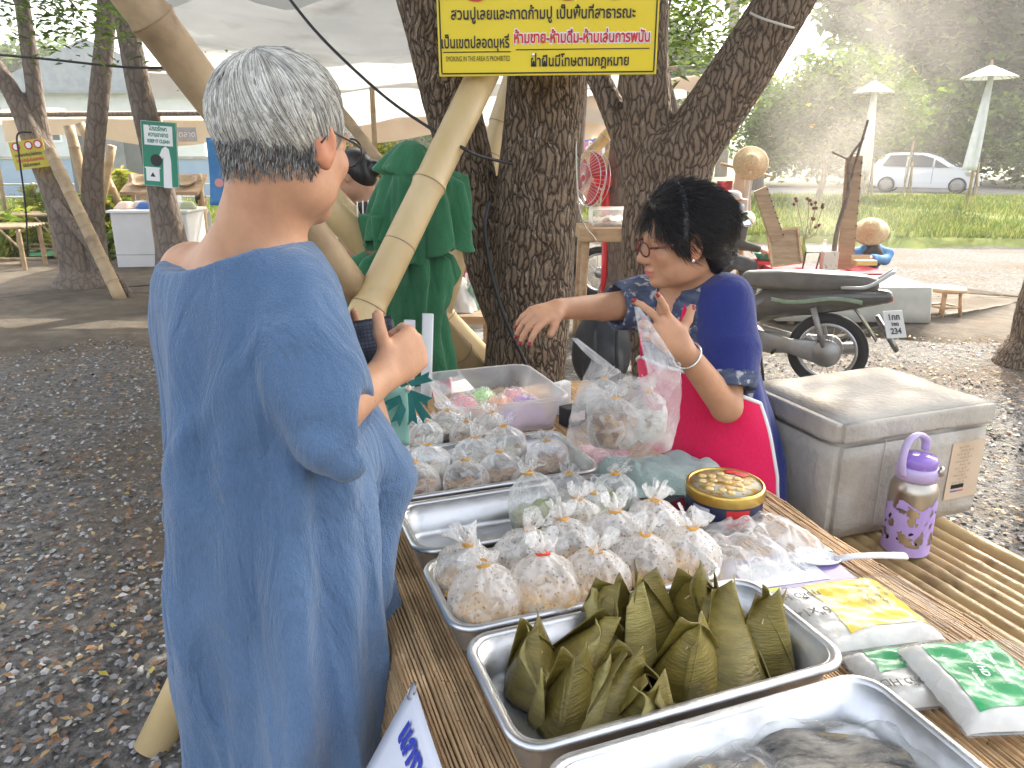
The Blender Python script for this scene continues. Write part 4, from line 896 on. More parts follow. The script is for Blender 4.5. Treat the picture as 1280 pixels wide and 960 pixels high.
# clear tub with coloured sweets
m_tub = film('tub plastic', (.92,.93,.94), .14, .12, 6., .3, .8, 0, .05, .65)
tbp = thing('plastic_tub', TB(2.135,.715,ZT+.006), 'clear plastic tub of coloured sweet bags', 'tub', None, TA)
m_ = MB(); loft(m_, [rrect(.15,.165,.04,.0), rrect(.153,.168,.045,.004), rrect(.172,.187,.05,.105), rrect(.184,.199,.055,.106), rrect(.186,.201,.056,.100)], True, True, False); m_.build('tub_wall', m_tub, tbp, smooth=True, local=True)
for i, (x, y, c_) in enumerate(((.09,-.10,(.42,.24,.70)),(.02,-.11,(.42,.24,.70)),(-.06,-.07,(.90,.42,.22)),(.02,.0,(.90,.42,.22)),(-.08,.06,(.88,.42,.46)),(-.01,.09,(.45,.80,.28)),(.09,.06,(.88,.42,.46)),(.10,-.02,(.60,.36,.75)))):
    t = thing('sweet_bag', tbp.matrix_basis @ Vector((x,y,.006)), ['purple','purple','orange','orange','pink','lime green','pink','violet'][i]+' sweets in a bag inside the clear tub', 'sweet bag', 'coloured sweet bags in the tub')
    q = MB(); q.sheet(lambda a, b: ((a-.5)*.10, (b-.5)*.085, .004+.050*(min(1,min(a,1-a)*3.2)*min(1,min(b,1-b)*3.2))**.55*(.9+.2*mnoise.noise((a*4+i,b*4,2)))), 16, 14); q.build('sweets', mat('sweets %d' % i, c_, tuple(min(1, k*1.12) for k in c_), scale=40, rough=.6, bump=.6, bscale=80), t, smooth=True, local=True)
    q2 = MB(); q2.sheet(lambda a, b: ((a-.5)*.118, (b-.5)*.10, .007+.054*(min(1,min(a,1-a)*3.2)*min(1,min(b,1-b)*3.2))**.5*(.9+.3*mnoise.noise((a*6+i,b*6,2)))), 18, 16); q2.build('film', m_film_clear, t, smooth=True, local=True); t.rotation_euler = (0,0,i*.8)
# black stapler-like case, tissue pack, wire loop at the tub's end
bx = thing('battery_box', TB(1.98,.92,ZT+.006), 'small black box with a pale label by the tub', 'box', None, TA+.2)
MB().box((0,0,.03),(.075,.05,.06)).build('body', mat('black plastic', (.015,.015,.017), rough=.45), bx, local=True, bevel=.004)
MB().box((0,-.0262,.034),(.05,.001,.03)).build('label', m_wht, bx, local=True)
tp = thing('tissue_pack', TB(2.09,.93,ZT+.006), 'white paper pack standing behind the black box', 'paper pack', None, TA+.4)
MB().box((0,0,.05),(.055,.03,.10)).build('pack', mat('pack paper', (.72,.71,.70), (.8,.8,.8), scale=8, rough=.6, c3=(.25,.25,.27), c3scale=30, c3lo=.6, c3hi=.63), tp, local=True, bevel=.003)
MB().box((0,0,.1015),(.05,.026,.003)).build('flap', m_wht, tp, local=True)
cb = thing('carrier_bag', TB(2.02,1.01,ZT+.006), 'crumpled cream carrier bag behind the black box', 'carrier bag', None, TA)
m_ = MB(); m_.sheet(lambda a, b: ((a-.5)*.15+.02*mnoise.noise((a*6,b*6,3)), (b-.5)*.13, .004+(.085*(min(1,min(a,1-a)*2.6)*min(1,min(b,1-b)*2.6))**.6)*(1+.5*mnoise.noise((a*5,b*5,1)))), 30, 26); m_.build('film', mat('cream film', (.62,.55,.42), (.75,.70,.60), scale=10, rough=.3, transl=.3), cb, smooth=True, local=True)
sg = thing('tape_strip', TB(1.885,.985,ZT+.004), 'black cable loop standing on the mat by the seller', 'cable')
sg['label'] = 'black cable loop standing on the mat by the carrier bag'; sg.name = 'cable_loop'
MB().tube([tuple(sg.location+Vector((.035*math.cos(a), .01*math.sin(a), .042+.042*math.sin(a)))) for a in np.linspace(0, 6.28, 20)], .004, 8).build('loop', mat('cable black', (.01,.01,.011), rough=.4), sg, smooth=True)

# ================================================================ foam box and bottle
m_foam = mat('worn foam', (.42,.385,.33), (.53,.49,.43), scale=6, rough=.9, spec=.1, bump=.55, bscale=70, c3=(.33,.26,.18), c3scale=5, c3lo=.48, c3hi=.76, dist=.008)
m_tapec = mat('clear tape', (.54,.49,.42), (.60,.55,.48), scale=3, rough=.3)
fb = thing('foam_box', TB(1.555,1.625,ZS+.002), 'worn white foam cooler box with taped sides', 'foam box', None, TA); fb.scale = (1.12,1.12,1.15)
def foam_block(m_, sx, sy, z0, z1, amp, sd):
    # box sheet with dented edges
    bm = bmesh.new(); bmesh.ops.create_cube(bm, size=1.0); bmesh.ops.bevel(bm, geom=bm.edges[:], offset=.035, segments=2, affect='EDGES')
    bmesh.ops.subdivide_edges(bm, edges=bm.edges[:], cuts=5, use_grid_fill=True)
    for v in bm.verts:
        p = Vector((v.co.x*sx, v.co.y*sy, z0+(v.co.z+.5)*(z1-z0))); nz_ = mnoise.noise((p.x*16+sd, p.y*16, p.z*16)); k = amp*(1 if sum(abs(c) > .455 for c in v.co) >= 2 else .25)
        p += (Vector((v.co.x, v.co.y, v.co.z*.4))*2)*nz_*k; v.co = p
    me = bpy.data.meshes.new('foam'); bm.to_mesh(me); bm.free(); return me
link_mesh('body', foam_block(None, .47, .345, 0, .235, .006, 1), m_foam, fb, True); link_mesh('lid', foam_block(None, .476, .351, .236, .285, .009, 5), m_foam, fb, True)
tp_ = MB()
for x in (-.10, .0): tp_.box((x,-.1737,.13),(.0018,.0012,.21))
tp_.build('tape', m_tapec, fb, local=True)
MB().box((.165,-.1745,.125),(.105,.0012,.145)).build('paper_label', mat('kraft label', (.56,.42,.28), (.64,.50,.36), scale=8, rough=.5), fb, local=True)
rfr = Matrix(((1,0,0),(0,0,-1),(0,1,0)))
for i in range(11): text(random.Random(i).choice(['0 2 5   kg 10','รายการ 20 15','จำนวน 1 50','รวม 12 00']), .0075, (.15+.012*(i % 2), -.1757, .185-.009*i), rfr, mat('faded ink %d' % i, (.28,.20,.13), rough=.7) if i == 0 else MATS['faded ink 0'], fb)
q = MB()
for i in range(16): q.box((.130+i*.0026,-.1759,.085),(.0012+.0006*(i % 3),.001,.010))
q.build('barcode', m_ink, fb, local=True, kind='stuff')
MB().box((.15,-.1759,.073),(.04,.001,.004)).build('label_stripe', mat('label stripe', (.65,.15,.03), (.05,.15,.5), scale=30, rough=.5), fb, local=True)
m_steel = mat('brushed steel', (.42,.37,.30), (.52,.47,.40), scale=3, rough=.3, metal=.95, stretch=(1,1,.2))
m_pur = mat('lilac print', (.44,.31,.66), (.52,.39,.74), scale=10, rough=.4); m_purlid = mat('lilac plastic', (.50,.40,.64), (.56,.46,.70), scale=4, rough=.35); m_purt = mat('violet clear plastic', (.34,.20,.62), rough=.15, alpha=.8)
wb = thing('water_bottle', TB(1.275,1.535,ZS+.002), 'lilac steel water bottle with carry handle on the bench', 'bottle', None, TA-.15); wb.scale = (1.12,1.12,1.12); br = .050
MB().lathe([(br-.006,0),(br-.001,.004),(br,.01),(br,.150),(br-.002,.160),(br-.010,.176),(br-.014,.180)], n=40).build('body', m_steel, wb, smooth=True, local=True)
q = MB()                                   # uneven lilac print wrapped round the lower body
def wrap(a, b):
    an = a*6.2832; top_ = .118+.030*math.sin(an*2+.6)**2*(1 if math.sin(an*3) > 0 else .6); return ((br+.0006)*math.cos(an), (br+.0006)*math.sin(an), .004+(top_-.004)*b)
nu, nv = 96, 26; vs_ = [wrap(i/nu, j/nv) for j in range(nv+1) for i in range(nu+1)]; fs_ = []
for j in range(nv):
    for i in range(nu):
        h_ = mnoise.noise((i*.17, j*.30, 3.3)); edge_ = j < 5
        if h_ < .16 or edge_: fs_.append((j*(nu+1)+i, j*(nu+1)+i+1, (j+1)*(nu+1)+i+1, (j+1)*(nu+1)+i))
q.add(vs_, fs_); q.build('print_wrap', m_pur, wb, smooth=True, local=True)
dk = MB(); rr = random.Random(8)
for i in range(26):
    an = rr.uniform(0,6.28); z_ = rr.uniform(.03,.12); s_ = rr.uniform(.004,.008)
    pts = [(s_*math.cos(k*1.2566+i)*(1.0 if k % 2 else .5), s_*math.sin(k*1.2566+i)*(1.0 if k % 2 else .6)) for k in range(5)]
    dk.add([((br+.0013)*math.cos(an+x/br), (br+.0013)*math.sin(an+x/br), z_+y) for x, y in pts], [(0,1,2,3,4)])
dk.build('print_blotch', mat('dark print', (.02,.015,.03), rough=.4), wb, local=True, kind='stuff')
MB().lathe([(br-.013,.176),(br-.006,.178),(br-.005,.200),(br-.008,.206),(br-.012,.207)], n=36).build('collar', m_purlid, wb, smooth=True, local=True)
MB().lathe([(br-.012,.205),(br-.011,.222),(br-.016,.230),(.012,.234),(0,.234)], n=32).build('lid', m_purt, wb, smooth=True, local=True)
hn = MB(); hp = spline([(-.044,-.012,.192),(-.050,-.010,.225),(-.040,-.004,.262),(-.010,.006,.276),(.020,.014,.262),(.030,.020,.235)], 7); hn.tube(hp, .0065, 10, flat=1.5); hn.build('handle', m_purlid, wb, smooth=True, local=True)
MB().lathe([(.011,-.004),(.012,0),(.010,.004),(0,.005)], (.030,-.036,.203), 16, rot=frame_to((.6,-.8,0))).build('latch', m_steel, wb, smooth=True, local=True)

# ================================================================ hand-written price card on the mat's side
pc = thing('price_card', TB(.86,.145,.640), 'white card with blue handwriting hung on the mat side', 'price card')
cy_ = (TB(0,.50)+Vector((0,0,.86))).normalized(); card_r = Matrix((TB(-1,0), cy_, TB(-1,0).cross(cy_))).transposed()   # x towards the camera, y up, z out from the table
q = MB(); q.sheet(lambda a, b: card_r @ Vector(((a-.5)*.34+.06, (b-.5)*.16+.03, .010+.005*math.sin(a*2.6+.2))), 12, 8); me = q.mesh('card'); o = link_mesh('card', me, mat('card white', (.72,.73,.80), (.78,.79,.85), scale=3, rough=.55), pc, True); o.modifiers.new('solid','SOLIDIFY').thickness = .0012
for i, (s_, sz, x, y) in enumerate((('แกงหน่อไม้',.056,.06,.045),('ยำใส่ปลา',.048,.06,-.005),('ถุงละ 20',.044,.06,-.050))):
    text(s_, sz, card_r @ Vector((x,y+.02,.0175)), card_r, m_blue_ink, pc, bold=.0022, shear=.12)
sf = MB(); sf.tube([card_r @ Vector((-.095+.010*math.cos(a), .104+.014*math.sin(a), .014)) for a in np.linspace(0,5.6,14)], .0012, 6); sf.build('safety_pin', m_steel, pc, smooth=True, origin=(0,0,0), local=True)
# ================================================================ people
def skin_mat(name, base, var=.08):
    m = mat(name, tuple(c*.92 for c in (1,1,1)), tuple(c*1.05 for c in (1,1,1)), scale=30, rough=.5, bump=.10, bscale=160, vcol=True, spec=.35, subsurf=.12, dist=.004)
    return m
m_skin = skin_mat('skin', (0,0,0))
def head_frame(fd, up=(0,0,1)):
    f = Vector(fd).normalized(); x = f.cross(Vector(up)).normalized(); z = x.cross(f).normalized()   # x = the person's right
    return x, f, z
class Head:
    def __init__(s, c, fd, k=1.0, up=(0,0,1)):
        s.c = Vector(c); s.x, s.y, s.z = head_frame(fd, up); s.k = k
        s.M = Matrix((s.x, s.y, s.z)).transposed()
    def p(s, x, y, z): return s.c+(s.x*x+s.y*y+s.z*z)*s.k
    def loc(s, V):
        d = (np.asarray(V)-np.array(s.c))/s.k; return d @ np.array(s.x), d @ np.array(s.y), d @ np.array(s.z)
    def build(s, F, fine=True):
        k = s.k; E = lambda c, r, kk=.012, sub=False, rot=None: F.ell(s.p(*c), [q*k for q in r], s.M if rot is None else s.M @ rot, kk*k, sub)
        E((0,-.016,.030), (.074,.094,.086)); E((0,.030,-.038), (.056,.060,.074), .03); E((0,.066,-.092), (.024,.022,.018), .02)
        for q in (-1, 1): E((q*.040,.012,-.062), (.022,.036,.030), .03)
        if fine:
            for q in (-1, 1):
                E((q*.038,.060,-.022), (.024,.020,.022), .02)
                E((q*.031,.093,.004), (.017,.012,.010), .012, True); E((q*.031,.077,.003), (.014,.012,.009), .004)
                E((q*.010,.094,-.036), (.009,.010,.008), .008)
                R3 = Matrix.Rotation(-q*.35, 3, 'Z'); E((q*.079,-.008,-.004), (.0075,.020,.032), .006, False, R3); E((q*.088,-.004,-.002), (.006,.011,.018), .004, True, R3); E((q*.078,-.002,-.030), (.006,.009,.010), .005)
            E((0,.080,.021), (.052,.014,.009), .015)
            F.cone(s.p(0,.086,.010), s.p(0,.106,-.030), .0075*k, .0115*k, .012*k)
            E((0,.088,-.060), (.024,.012,.006), .006); E((0,.087,-.071), (.020,.011,.007), .006); E((0,.1005,-.0652), (.024,.006,.0012), .002, True)
    def colors(s, V, base, lips=(.50,.16,.13)):
        x, y, z = s.loc(V); C = np.tile(np.array(base), (len(V), 1))
        blush = np.exp(-(((np.abs(x)-.04)/.02)**2+((z+.02)/.02)**2))*(y > .03)*.25
        C = C*(1-blush[:,None]*np.array([0,.35,.35]))
        lp = (np.abs(x) < .024*(1-.0)) & (y > .080) & (z < -.053) & (z > -.078); w = lp*np.clip(1-((z+.066)/.012)**2, 0, 1)*np.clip(1-(x/.026)**2, 0, 1)
        C = C*(1-w[:,None])+np.array(lips)*w[:,None]
        br = np.exp(-((z-.024-.1*(np.abs(x)-.03)*0)/.0035)**2)*((np.abs(x) > .014) & (np.abs(x) < .052) & (y > .05))*.55
        C = C*(1-br[:,None])+np.array([.05,.035,.03])*br[:,None]
        ey = np.exp(-((z-.002)/.0022)**2)*((np.abs(x) > .019) & (np.abs(x) < .044) & (y > .07))*.8
        return C*(1-ey[:,None])+np.array([.03,.02,.02])*ey[:,None]
def hand(F, wrist, d, back, thumb, k=1.0, curl=(.5,.5,.5,.5), spread=.10, th=(.6,.5,.3), rel=None, tips=None):
    """palm and five fingers; d = direction to the knuckles, back = back of the hand, thumb = thumb side"""
    w = Vector(wrist); d = Vector(d).normalized(); b = Vector(back); b = (b-d*b.dot(d)).normalized(); t = b.cross(d)
    if t.dot(Vector(thumb)) < 0: t = -t
    offs = (.030,.010,-.010,-.028); kn = (.086,.090,.085,.076); Ls = (.070,.078,.072,.056)
    F.ell(w+(d*.045)*k+t*.002*k, (.040*k,.045*k,.0135*k), Matrix((t,d,b)).transposed(), .015*k)
    ends = []
    for i in range(4):
        base = w+(d*kn[i]+t*offs[i])*k; F.cone(w+t*offs[i]*.45*k, base, .013*k, .0110*k, .012*k)
        dd = (d+t*spread*(1.2,.35,-.4,-1.2)[i]).normalized(); c_ = curl[i]; c_ = (c_,)*3 if isinstance(c_, (int, float)) else c_; p = base; r = .0100*k*(1,1.02,.98,.88)[i]
        for j, fr in enumerate((.45,.31,.24)):
            ax = dd.cross(-b if j == 0 else nb); nb = -b if j == 0 else nb
            # rotate dd towards the palm by curl
            pal = (-b-dd*(-b).dot(dd)).normalized() if j == 0 else pal
            nd = (dd*math.cos(c_[j])+pal*math.sin(c_[j])).normalized(); pal = (pal*math.cos(c_[j])-dd*math.sin(c_[j])).normalized(); dd = nd
            q = p+dd*Ls[i]*fr*k; r2 = r*.90; F.cone(p, q, r, r2, .0035*k); p, r = q, r2
        ends.append((p, dd, -pal, r))
    tb_ = w+(d*.030+t*.026)*k; dd = (t*th[0]+d*th[1]-b*th[2]).normalized(); F.cone(w+(d*.012+t*.012)*k, tb_, .015*k, .0135*k, .012*k)
    p = tb_; r = .0125*k
    for L_, tw_ in ((.034,0),(.030,.25)):
        dd = (dd+d*tw_).normalized(); q = p+dd*L_*k; F.cone(p, q, r, r*.88, .005*k); p, r = q, r*.88
    ends.append((p, dd, b, r)); return ends
def nails(ends, mt, parent, k=1.0, which=range(5)):
    for i in which:
        p, dd, up, r = ends[i]; up = Vector(up); dd = Vector(dd); sd_ = dd.cross(up).normalized(); m_ = MB()
        m_.sheet(lambda a, b: p+dd*((b-.35)*.011*k)+sd_*((a-.5)*.0105*k)+up*(r*(1.02 if r else 1)-.004*(a-.5)**2*k*4+.0006), 5, 5); m_.build('fingernail', mt, parent, smooth=True, solid=.0006)
def strands(name, roots, flow, nseg, L, rad, cols, parent, mt, seed, jitter=.004):
    """hair as thin tapered three-sided strips; roots (n,3), flow(P,t)->dir"""
    r = np.random.default_rng(seed); n = len(roots); P_ = roots.copy(); pts = [P_.copy()]
    for k in range(nseg): P_ = flow(P_, k/nseg, L/nseg); pts.append(P_.copy())
    pts = np.stack(pts, 1); pts[:,1:] += r.normal(size=(n,1,3))*jitter*np.linspace(.2,1,nseg)[None,:,None]
    T = np.gradient(pts, axis=1); T /= np.linalg.norm(T, axis=2)[:,:,None]+1e-9; a = np.cross(T, np.array([.3,.5,.81])); a /= np.linalg.norm(a, axis=2)[:,:,None]+1e-9; b = np.cross(T, a)
    w = rad*np.concatenate([np.linspace(.8,1,nseg//2+1), np.linspace(1,.25,nseg-nseg//2)])[None,:,None]
    V = np.stack([pts+a*w, pts+(-.5*a+.866*b)*w, pts+(-.5*a-.866*b)*w], 2)      # n, s, 3, 3
    s_ = nseg+1; base = (np.arange(n)*s_*3)[:,None,None]; kk = (np.arange(nseg)*3)[None,:,None]; F = []
    for q in range(3):
        q2 = (q+1) % 3; F.append(np.concatenate([base+kk+q, base+kk+q2, base+kk+3+q2, base+kk+3+q], 2).reshape(-1,4))
    F = np.concatenate(F); q = parent; org = np.zeros(3)
    while q is not None: org += np.array(q.location); q = q.parent
    me = np_mesh(name, V.reshape(-1,3)-org, F, np.repeat(cols, s_*3, 0), True); return link_mesh(name, me, mt, parent, kind='stuff')
m_hair = mat('hair', (.85,.85,.85), (1.1,1.1,1.1), scale=40, rough=.38, vcol=True, spec=.5)
def torso_tab(tab):
    """tab rows: z, cx, cy, half width, half depth"""
    Z = [r[0] for r in tab]
    def g(z): return [np.interp(z, Z, [r[i] for r in tab]) for i in range(1, 5)]
    return g

# ---------------------------------------------------------------- the customer in the long blue dress, seen from behind
cu = thing('person', (-.40, 1.17, 0), 'grey haired person in a long loose blue dress holding a wallet', 'person')
HC = att(356,178,1.12); BY = R(38); b_fd = Vector((math.sin(BY), math.cos(BY), 0)); b_rd = Vector((math.cos(BY), -math.sin(BY), 0))
hd1 = Head(HC, (math.sin(R(27)), math.cos(R(27)), -.14), 1.04)
SC = Vector((-.434,1.20,1.325)); RS = SC+b_rd*.135; LS = SC-b_rd*.145
r_el = att(420,512,1.11); r_wr = att(478,470,1.20); l_el = att(470,560,1.42); l_wr = att(452,470,1.42)
F = Field((-.75,.85,-.02), (.02,1.62,1.74), .005)
hd1.build(F)
NB = SC+Vector((.025,.01,.04)); F.cone(hd1.p(0,-.030,-.045), hd1.p(0,-.040,-.10).lerp(NB, .5), .058, .060, .03); F.cone(hd1.p(0,-.040,-.10).lerp(NB, .5), NB, .058, .064, .03)
F.path([RS-b_rd*.015, NB-Vector((0,0,.015))], [.050,.068], .04); F.path([LS+b_rd*.01-Vector((0,0,.006)), NB-Vector((0,0,.015))], [.048,.068], .04)
F.path([SC-Vector((0,0,.05)), Vector((-.415,1.18,1.1)), Vector((-.41,1.17,.9)), Vector((-.41,1.17,.78))], [.090,.095,.11,.12], .05)
for q in (1, -1):
    hp = Vector((-.41,1.17,.80))+b_rd*.075*q; F.path([hp, hp+Vector((0,.01,-.36)), hp+Vector((0,-.01,-.72))], [.085,.058,.038], .03); F.path([hp+Vector((0,-.01,-.72)), hp+b_fd*.05+Vector((0,0,-.765)), hp+b_fd*.15+Vector((0,0,-.772))], [.036,.034,.024], .02)
F.path([RS, r_el, r_wr], [.052,.040,.027], .02); F.path([LS, l_el, l_wr], [.052,.040,.027], .02)
k_r = att(522,432,1.245)
e1 = hand(F, r_wr, (k_r-r_wr), Vector((.55,-.80,.12)), Vector((-.3,.1,1)), .98, ((1.25,1.3,.8),(1.3,1.35,.9),(1.3,1.35,.9),(1.2,1.3,.8)), .06, (1.0,.18,-.1))
e2 = hand(F, l_wr, Vector((-.10,-.10,.9)), Vector((-.2,.9,.1)), Vector((-.6,-.2,.3)), .95, (.35,.3,.3,.35), .05, (.5,.8,.2))
me = F.mesh('body', cu.location); V = F.V; base = np.array((.56,.30,.175)); C = hd1.colors(V, base)
xx, yy, zz = hd1.loc(V); ear = (np.abs(xx) > .070) & (np.abs(zz) < .04); C[ear] = C[ear]*np.array([1.0,.78,.72])
for p, *_ in e1[:4]:
    dd = np.linalg.norm(V-np.array(p), axis=1); C[dd < .014] *= np.array([.8,.55,.55])
C *= (1+.06*npnoise(V[:,0], V[:,1], V[:,2], 4, 6, 40))[:,None]
nm_ = (yy < -.012) & (zz < -.005) & (zz > -.058+.25*np.clip(np.abs(xx)-.03, 0, 1)) & (np.abs(xx) < .076); nape = V[nm_]; nape_p = np.clip((zz[nm_]+.060)/.045, .04, 1); nape_p /= nape_p.sum()
vcolor(me, np.clip(C, 0, 1)); link_mesh('body', me, m_skin, cu)
# dress
def weave(name, c1, c2, tex=700, wr=.45, rough=.85, dist=.012, sheen=.25, stretch=(1,1,.35)):
    m = mat(name, c1, c2, scale=3.2, rough=rough, sheen=sheen, spec=.25, stretch=stretch); nt = m.node_tree; N = nt.nodes; L = nt.links; b = N['Principled BSDF']; tc = [n for n in N if n.type == 'TEX_COORD'][0]
    n1 = N.new('ShaderNodeTexNoise'); n1.inputs['Scale'].default_value = 11; n1.inputs['Detail'].default_value = 6; n1.inputs['Distortion'].default_value = 1.0
    mp = N.new('ShaderNodeMapping'); mp.inputs['Scale'].default_value = (1,1,.45); L.new(tc.outputs['Object'], mp.inputs['Vector']); L.new(mp.outputs[0], n1.inputs['Vector'])
    n2 = N.new('ShaderNodeTexNoise'); n2.inputs['Scale'].default_value = tex; n2.inputs['Detail'].default_value = 1; L.new(tc.outputs['Object'], n2.inputs['Vector'])
    ad = N.new('ShaderNodeMath'); ad.operation = 'MULTIPLY_ADD'; ad.inputs[1].default_value = .06; L.new(n2.outputs['Fac'], ad.inputs[0]); L.new(n1.outputs['Fac'], ad.inputs[2])
    n3 = N.new('ShaderNodeTexNoise'); n3.inputs['Scale'].default_value = 1; n3.inputs['Detail'].default_value = 3; m3 = N.new('ShaderNodeMapping'); m3.inputs['Scale'].default_value = (620,620,70); L.new(tc.outputs['Object'], m3.inputs['Vector']); L.new(m3.outputs[0], n3.inputs['Vector'])
    src = b.inputs['Base Color'].links[0].from_socket; hs = N.new('ShaderNodeHueSaturation'); r3 = N.new('ShaderNodeMapRange'); r3.inputs['From Min'].default_value = .3; r3.inputs['From Max'].default_value = .7; r3.inputs['To Min'].default_value = .87; r3.inputs['To Max'].default_value = 1.13; L.new(n3.outputs['Fac'], r3.inputs['Value']); L.new(r3.outputs[0], hs.inputs['Value']); L.new(src, hs.inputs['Color']); L.new(hs.outputs[0], b.inputs['Base Color'])
    bp = N.new('ShaderNodeBump'); bp.inputs['Strength'].default_value = wr; bp.inputs['Distance'].default_value = dist; L.new(ad.outputs[0], bp.inputs['Height']); L.new(bp.outputs[0], b.inputs['Normal']); return m
m_dress = weave('blue linen', (.076,.138,.245), (.132,.212,.345), 420, 1.0, .9, .030)
tabD = [(.10,-.405,1.165,.235,.205),(.45,-.405,1.165,.212,.185),(.75,-.407,1.168,.203,.172),(1.0,-.412,1.175,.197,.155),(1.15,-.420,1.185,.193,.138),(1.25,-.428,1.194,.192,.128),(1.32,-.433,1.199,.184,.116),(1.37,-.434,1.20,.162,.100),(1.41,-.434,1.20,.115,.080)]
gD = torso_tab(tabD)
def dress_fn(X, Y, Z):
    cx, cy, a, b = gD(Z.ravel()); sh = Z.shape; cx, cy, a, b = [q.reshape(sh) for q in (cx, cy, a, b)]
    dx, dy = X-cx, Y-cy; u_ = dx*b_rd.x+dy*b_rd.y; w_ = dx*b_fd.x+dy*b_fd.y
    th_ = np.arctan2(w_/b, u_/a); rr_ = np.sqrt((u_/a)**2+(w_/b)**2)
    amp = np.interp(Z, [.1,.7,1.05,1.25,1.38], [.020,.018,.013,.009,.001])
    fo = amp*(.55*np.sin(7*th_+.8*np.sin(Z*5)+.5)+.45*np.sin(12*th_+1.5*np.sin(Z*3.1)+2.0)+.5*np.sin(4*th_-Z*6+1.0))
    fo = fo+.010*npnoise(X, Y, Z*.45, 5, 8, 17)*np.clip((1.42-Z)*4, 0, 1)+.0055*npnoise(X, Y, Z*.5, 6, 8, 46)
    fo = fo+.55*amp*(1-np.abs(np.sin(3.0*th_+1.2*np.sin(Z*2.3)+.4)))**3*np.clip((1.33-Z)*5, 0, 1)+.008*(1-np.abs(np.sin(5*th_+Z*3.2+2.2)))**4*np.clip((1.0-Z)*3, 0, 1)
    dg = .009*np.exp(-((((-u_*.75+(Z-1.05)*.66)-.02)/.022)**2))*np.clip((1.36-Z)*6, 0, 1)*(w_ < .05)
    zc = np.maximum(.10-Z, Z-1.405)
    return np.maximum((rr_-1)*np.minimum(a, b)*.9-fo-dg*.8, zc)
F = Field((-.80,.82,.08), (.06,1.62,1.46), .0055)
F.func(dress_fn, (-.80,.82,.08), (.06,1.62,1.46), .001)
# yoke over the shoulders, wide drooping sleeves
F.path([RS+Vector((0,0,.002)), SC+b_rd*.06], [.060,.050], .02)
hem = att(452,542,1.09); sl_m = att(415,450,1.075)
F.path([RS, att(382,425,1.10), att(416,500,1.10), att(434,522,1.10)], [.060,.064,.066,.056], .03)
F.path([RS-Vector((.02,0,.06)), att(372,485,1.12), att(412,545,1.10), att(432,572,1.09)], [.055,.066,.060,.036], .06)
F.path([LS-Vector((0,0,.03)), LS+Vector((.03,.05,-.12)), LS+Vector((.16,.12,-.20))], [.055,.058,.05], .02)
F.path([att(430,560,1.30), att(478,592,1.34), att(488,600,1.35)], [.085,.058,.034], .05); F.path([att(480,600,1.34), att(468,660,1.34), att(455,740,1.33)], [.045,.045,.05], .04)
# folds on the sleeve, hem opening
F.disp(lambda X, Y, Z: -.008*npnoise(X*1.0+Z*.7, Y, Z*.55, 9, 7, 38)*((X > -.36) & (Z > .98)))
hx_ = att(464,540,1.095); F.func(lambda X, Y, Z: np.maximum(np.maximum(-(X-hx_.x+.12*(Z-hx_.z)-.10*(Y-hx_.y)), np.abs(Y-hx_.y)-.095), np.abs(Z-hx_.z)-.13), (hx_.x-.02,hx_.y-.11,hx_.z-.14), (hx_.x+.10,hx_.y+.11,hx_.z+.14), .006, True)
F.ell(att(464,535,1.10), (.030,.048,.060), None, .004, True)
# neck opening
no = hd1.p(0,-.05,-.155); nn = Vector((.10,-.28,.9)).normalized()
F.ell(SC+Vector((-.070,.005,.178)), (.265,.235,.160), None, .005, True)
F.disp(lambda X, Y, Z: .0)
me = F.mesh('dress', cu.location); dr = link_mesh('dress', me, m_dress, cu)
sm = dr.modifiers.new('smooth', 'SMOOTH'); sm.factor = .5; sm.iterations = 1
# hair: a skull cap plus strands falling from the crown
F = Field(np.array(HC)-.16, np.array(HC)+.16, .004)
Mx = hd1.M
F.ell(hd1.p(0,-.014,.036), (.0845,.102,.090), Mx, .001); F.cut(hd1.p(0,0,-.050), -hd1.z*.94+hd1.y*.30)
F.func(lambda X, Y, Z: -((X-HC.x)*hd1.y.x*0+((X-HC.x)*hd1.y.x+(Y-HC.y)*hd1.y.y+(Z-HC.z)*hd1.y.z)*-1.0+.052)+.0, np.array(HC)-.16, np.array(HC)+.16, .001, True) if False else None
F.ell(hd1.p(0,.10,-.045), (.12,.075,.070), Mx, .01, True)
me = F.mesh('hair_cap', cu.location); vcolor(me, np.tile([.20,.20,.19], (len(me.vertices), 1))); hc = link_mesh('hair', me, m_hair, cu)
rg = np.random.default_rng(3); n = 9000
th_ = rg.random(n)*6.283; ph_ = np.arccos(1-(1-math.cos(2.0))*rg.random(n)**.8)*.55
hx, hy, hz, hr = hd1.x, hd1.y, hd1.z, np.array([.0855,.103,.091])
CR = (-.004,-.045)                                   # crown offset in local x,y direction
def sph(thv, phv):
    q = np.stack([np.sin(phv)*np.sin(thv), np.sin(phv)*np.cos(thv), np.cos(phv)], 1); til = .45; c_, s_ = math.cos(til), math.sin(til)
    return np.stack([q[:,0], q[:,1]*c_-q[:,2]*s_, q[:,1]*s_+q[:,2]*c_], 1)
end = np.where(np.cos(th_) > .45, 1.5+.15*rg.random(n), 2.10+.22*rg.random(n))+.05*np.sin(th_*9)
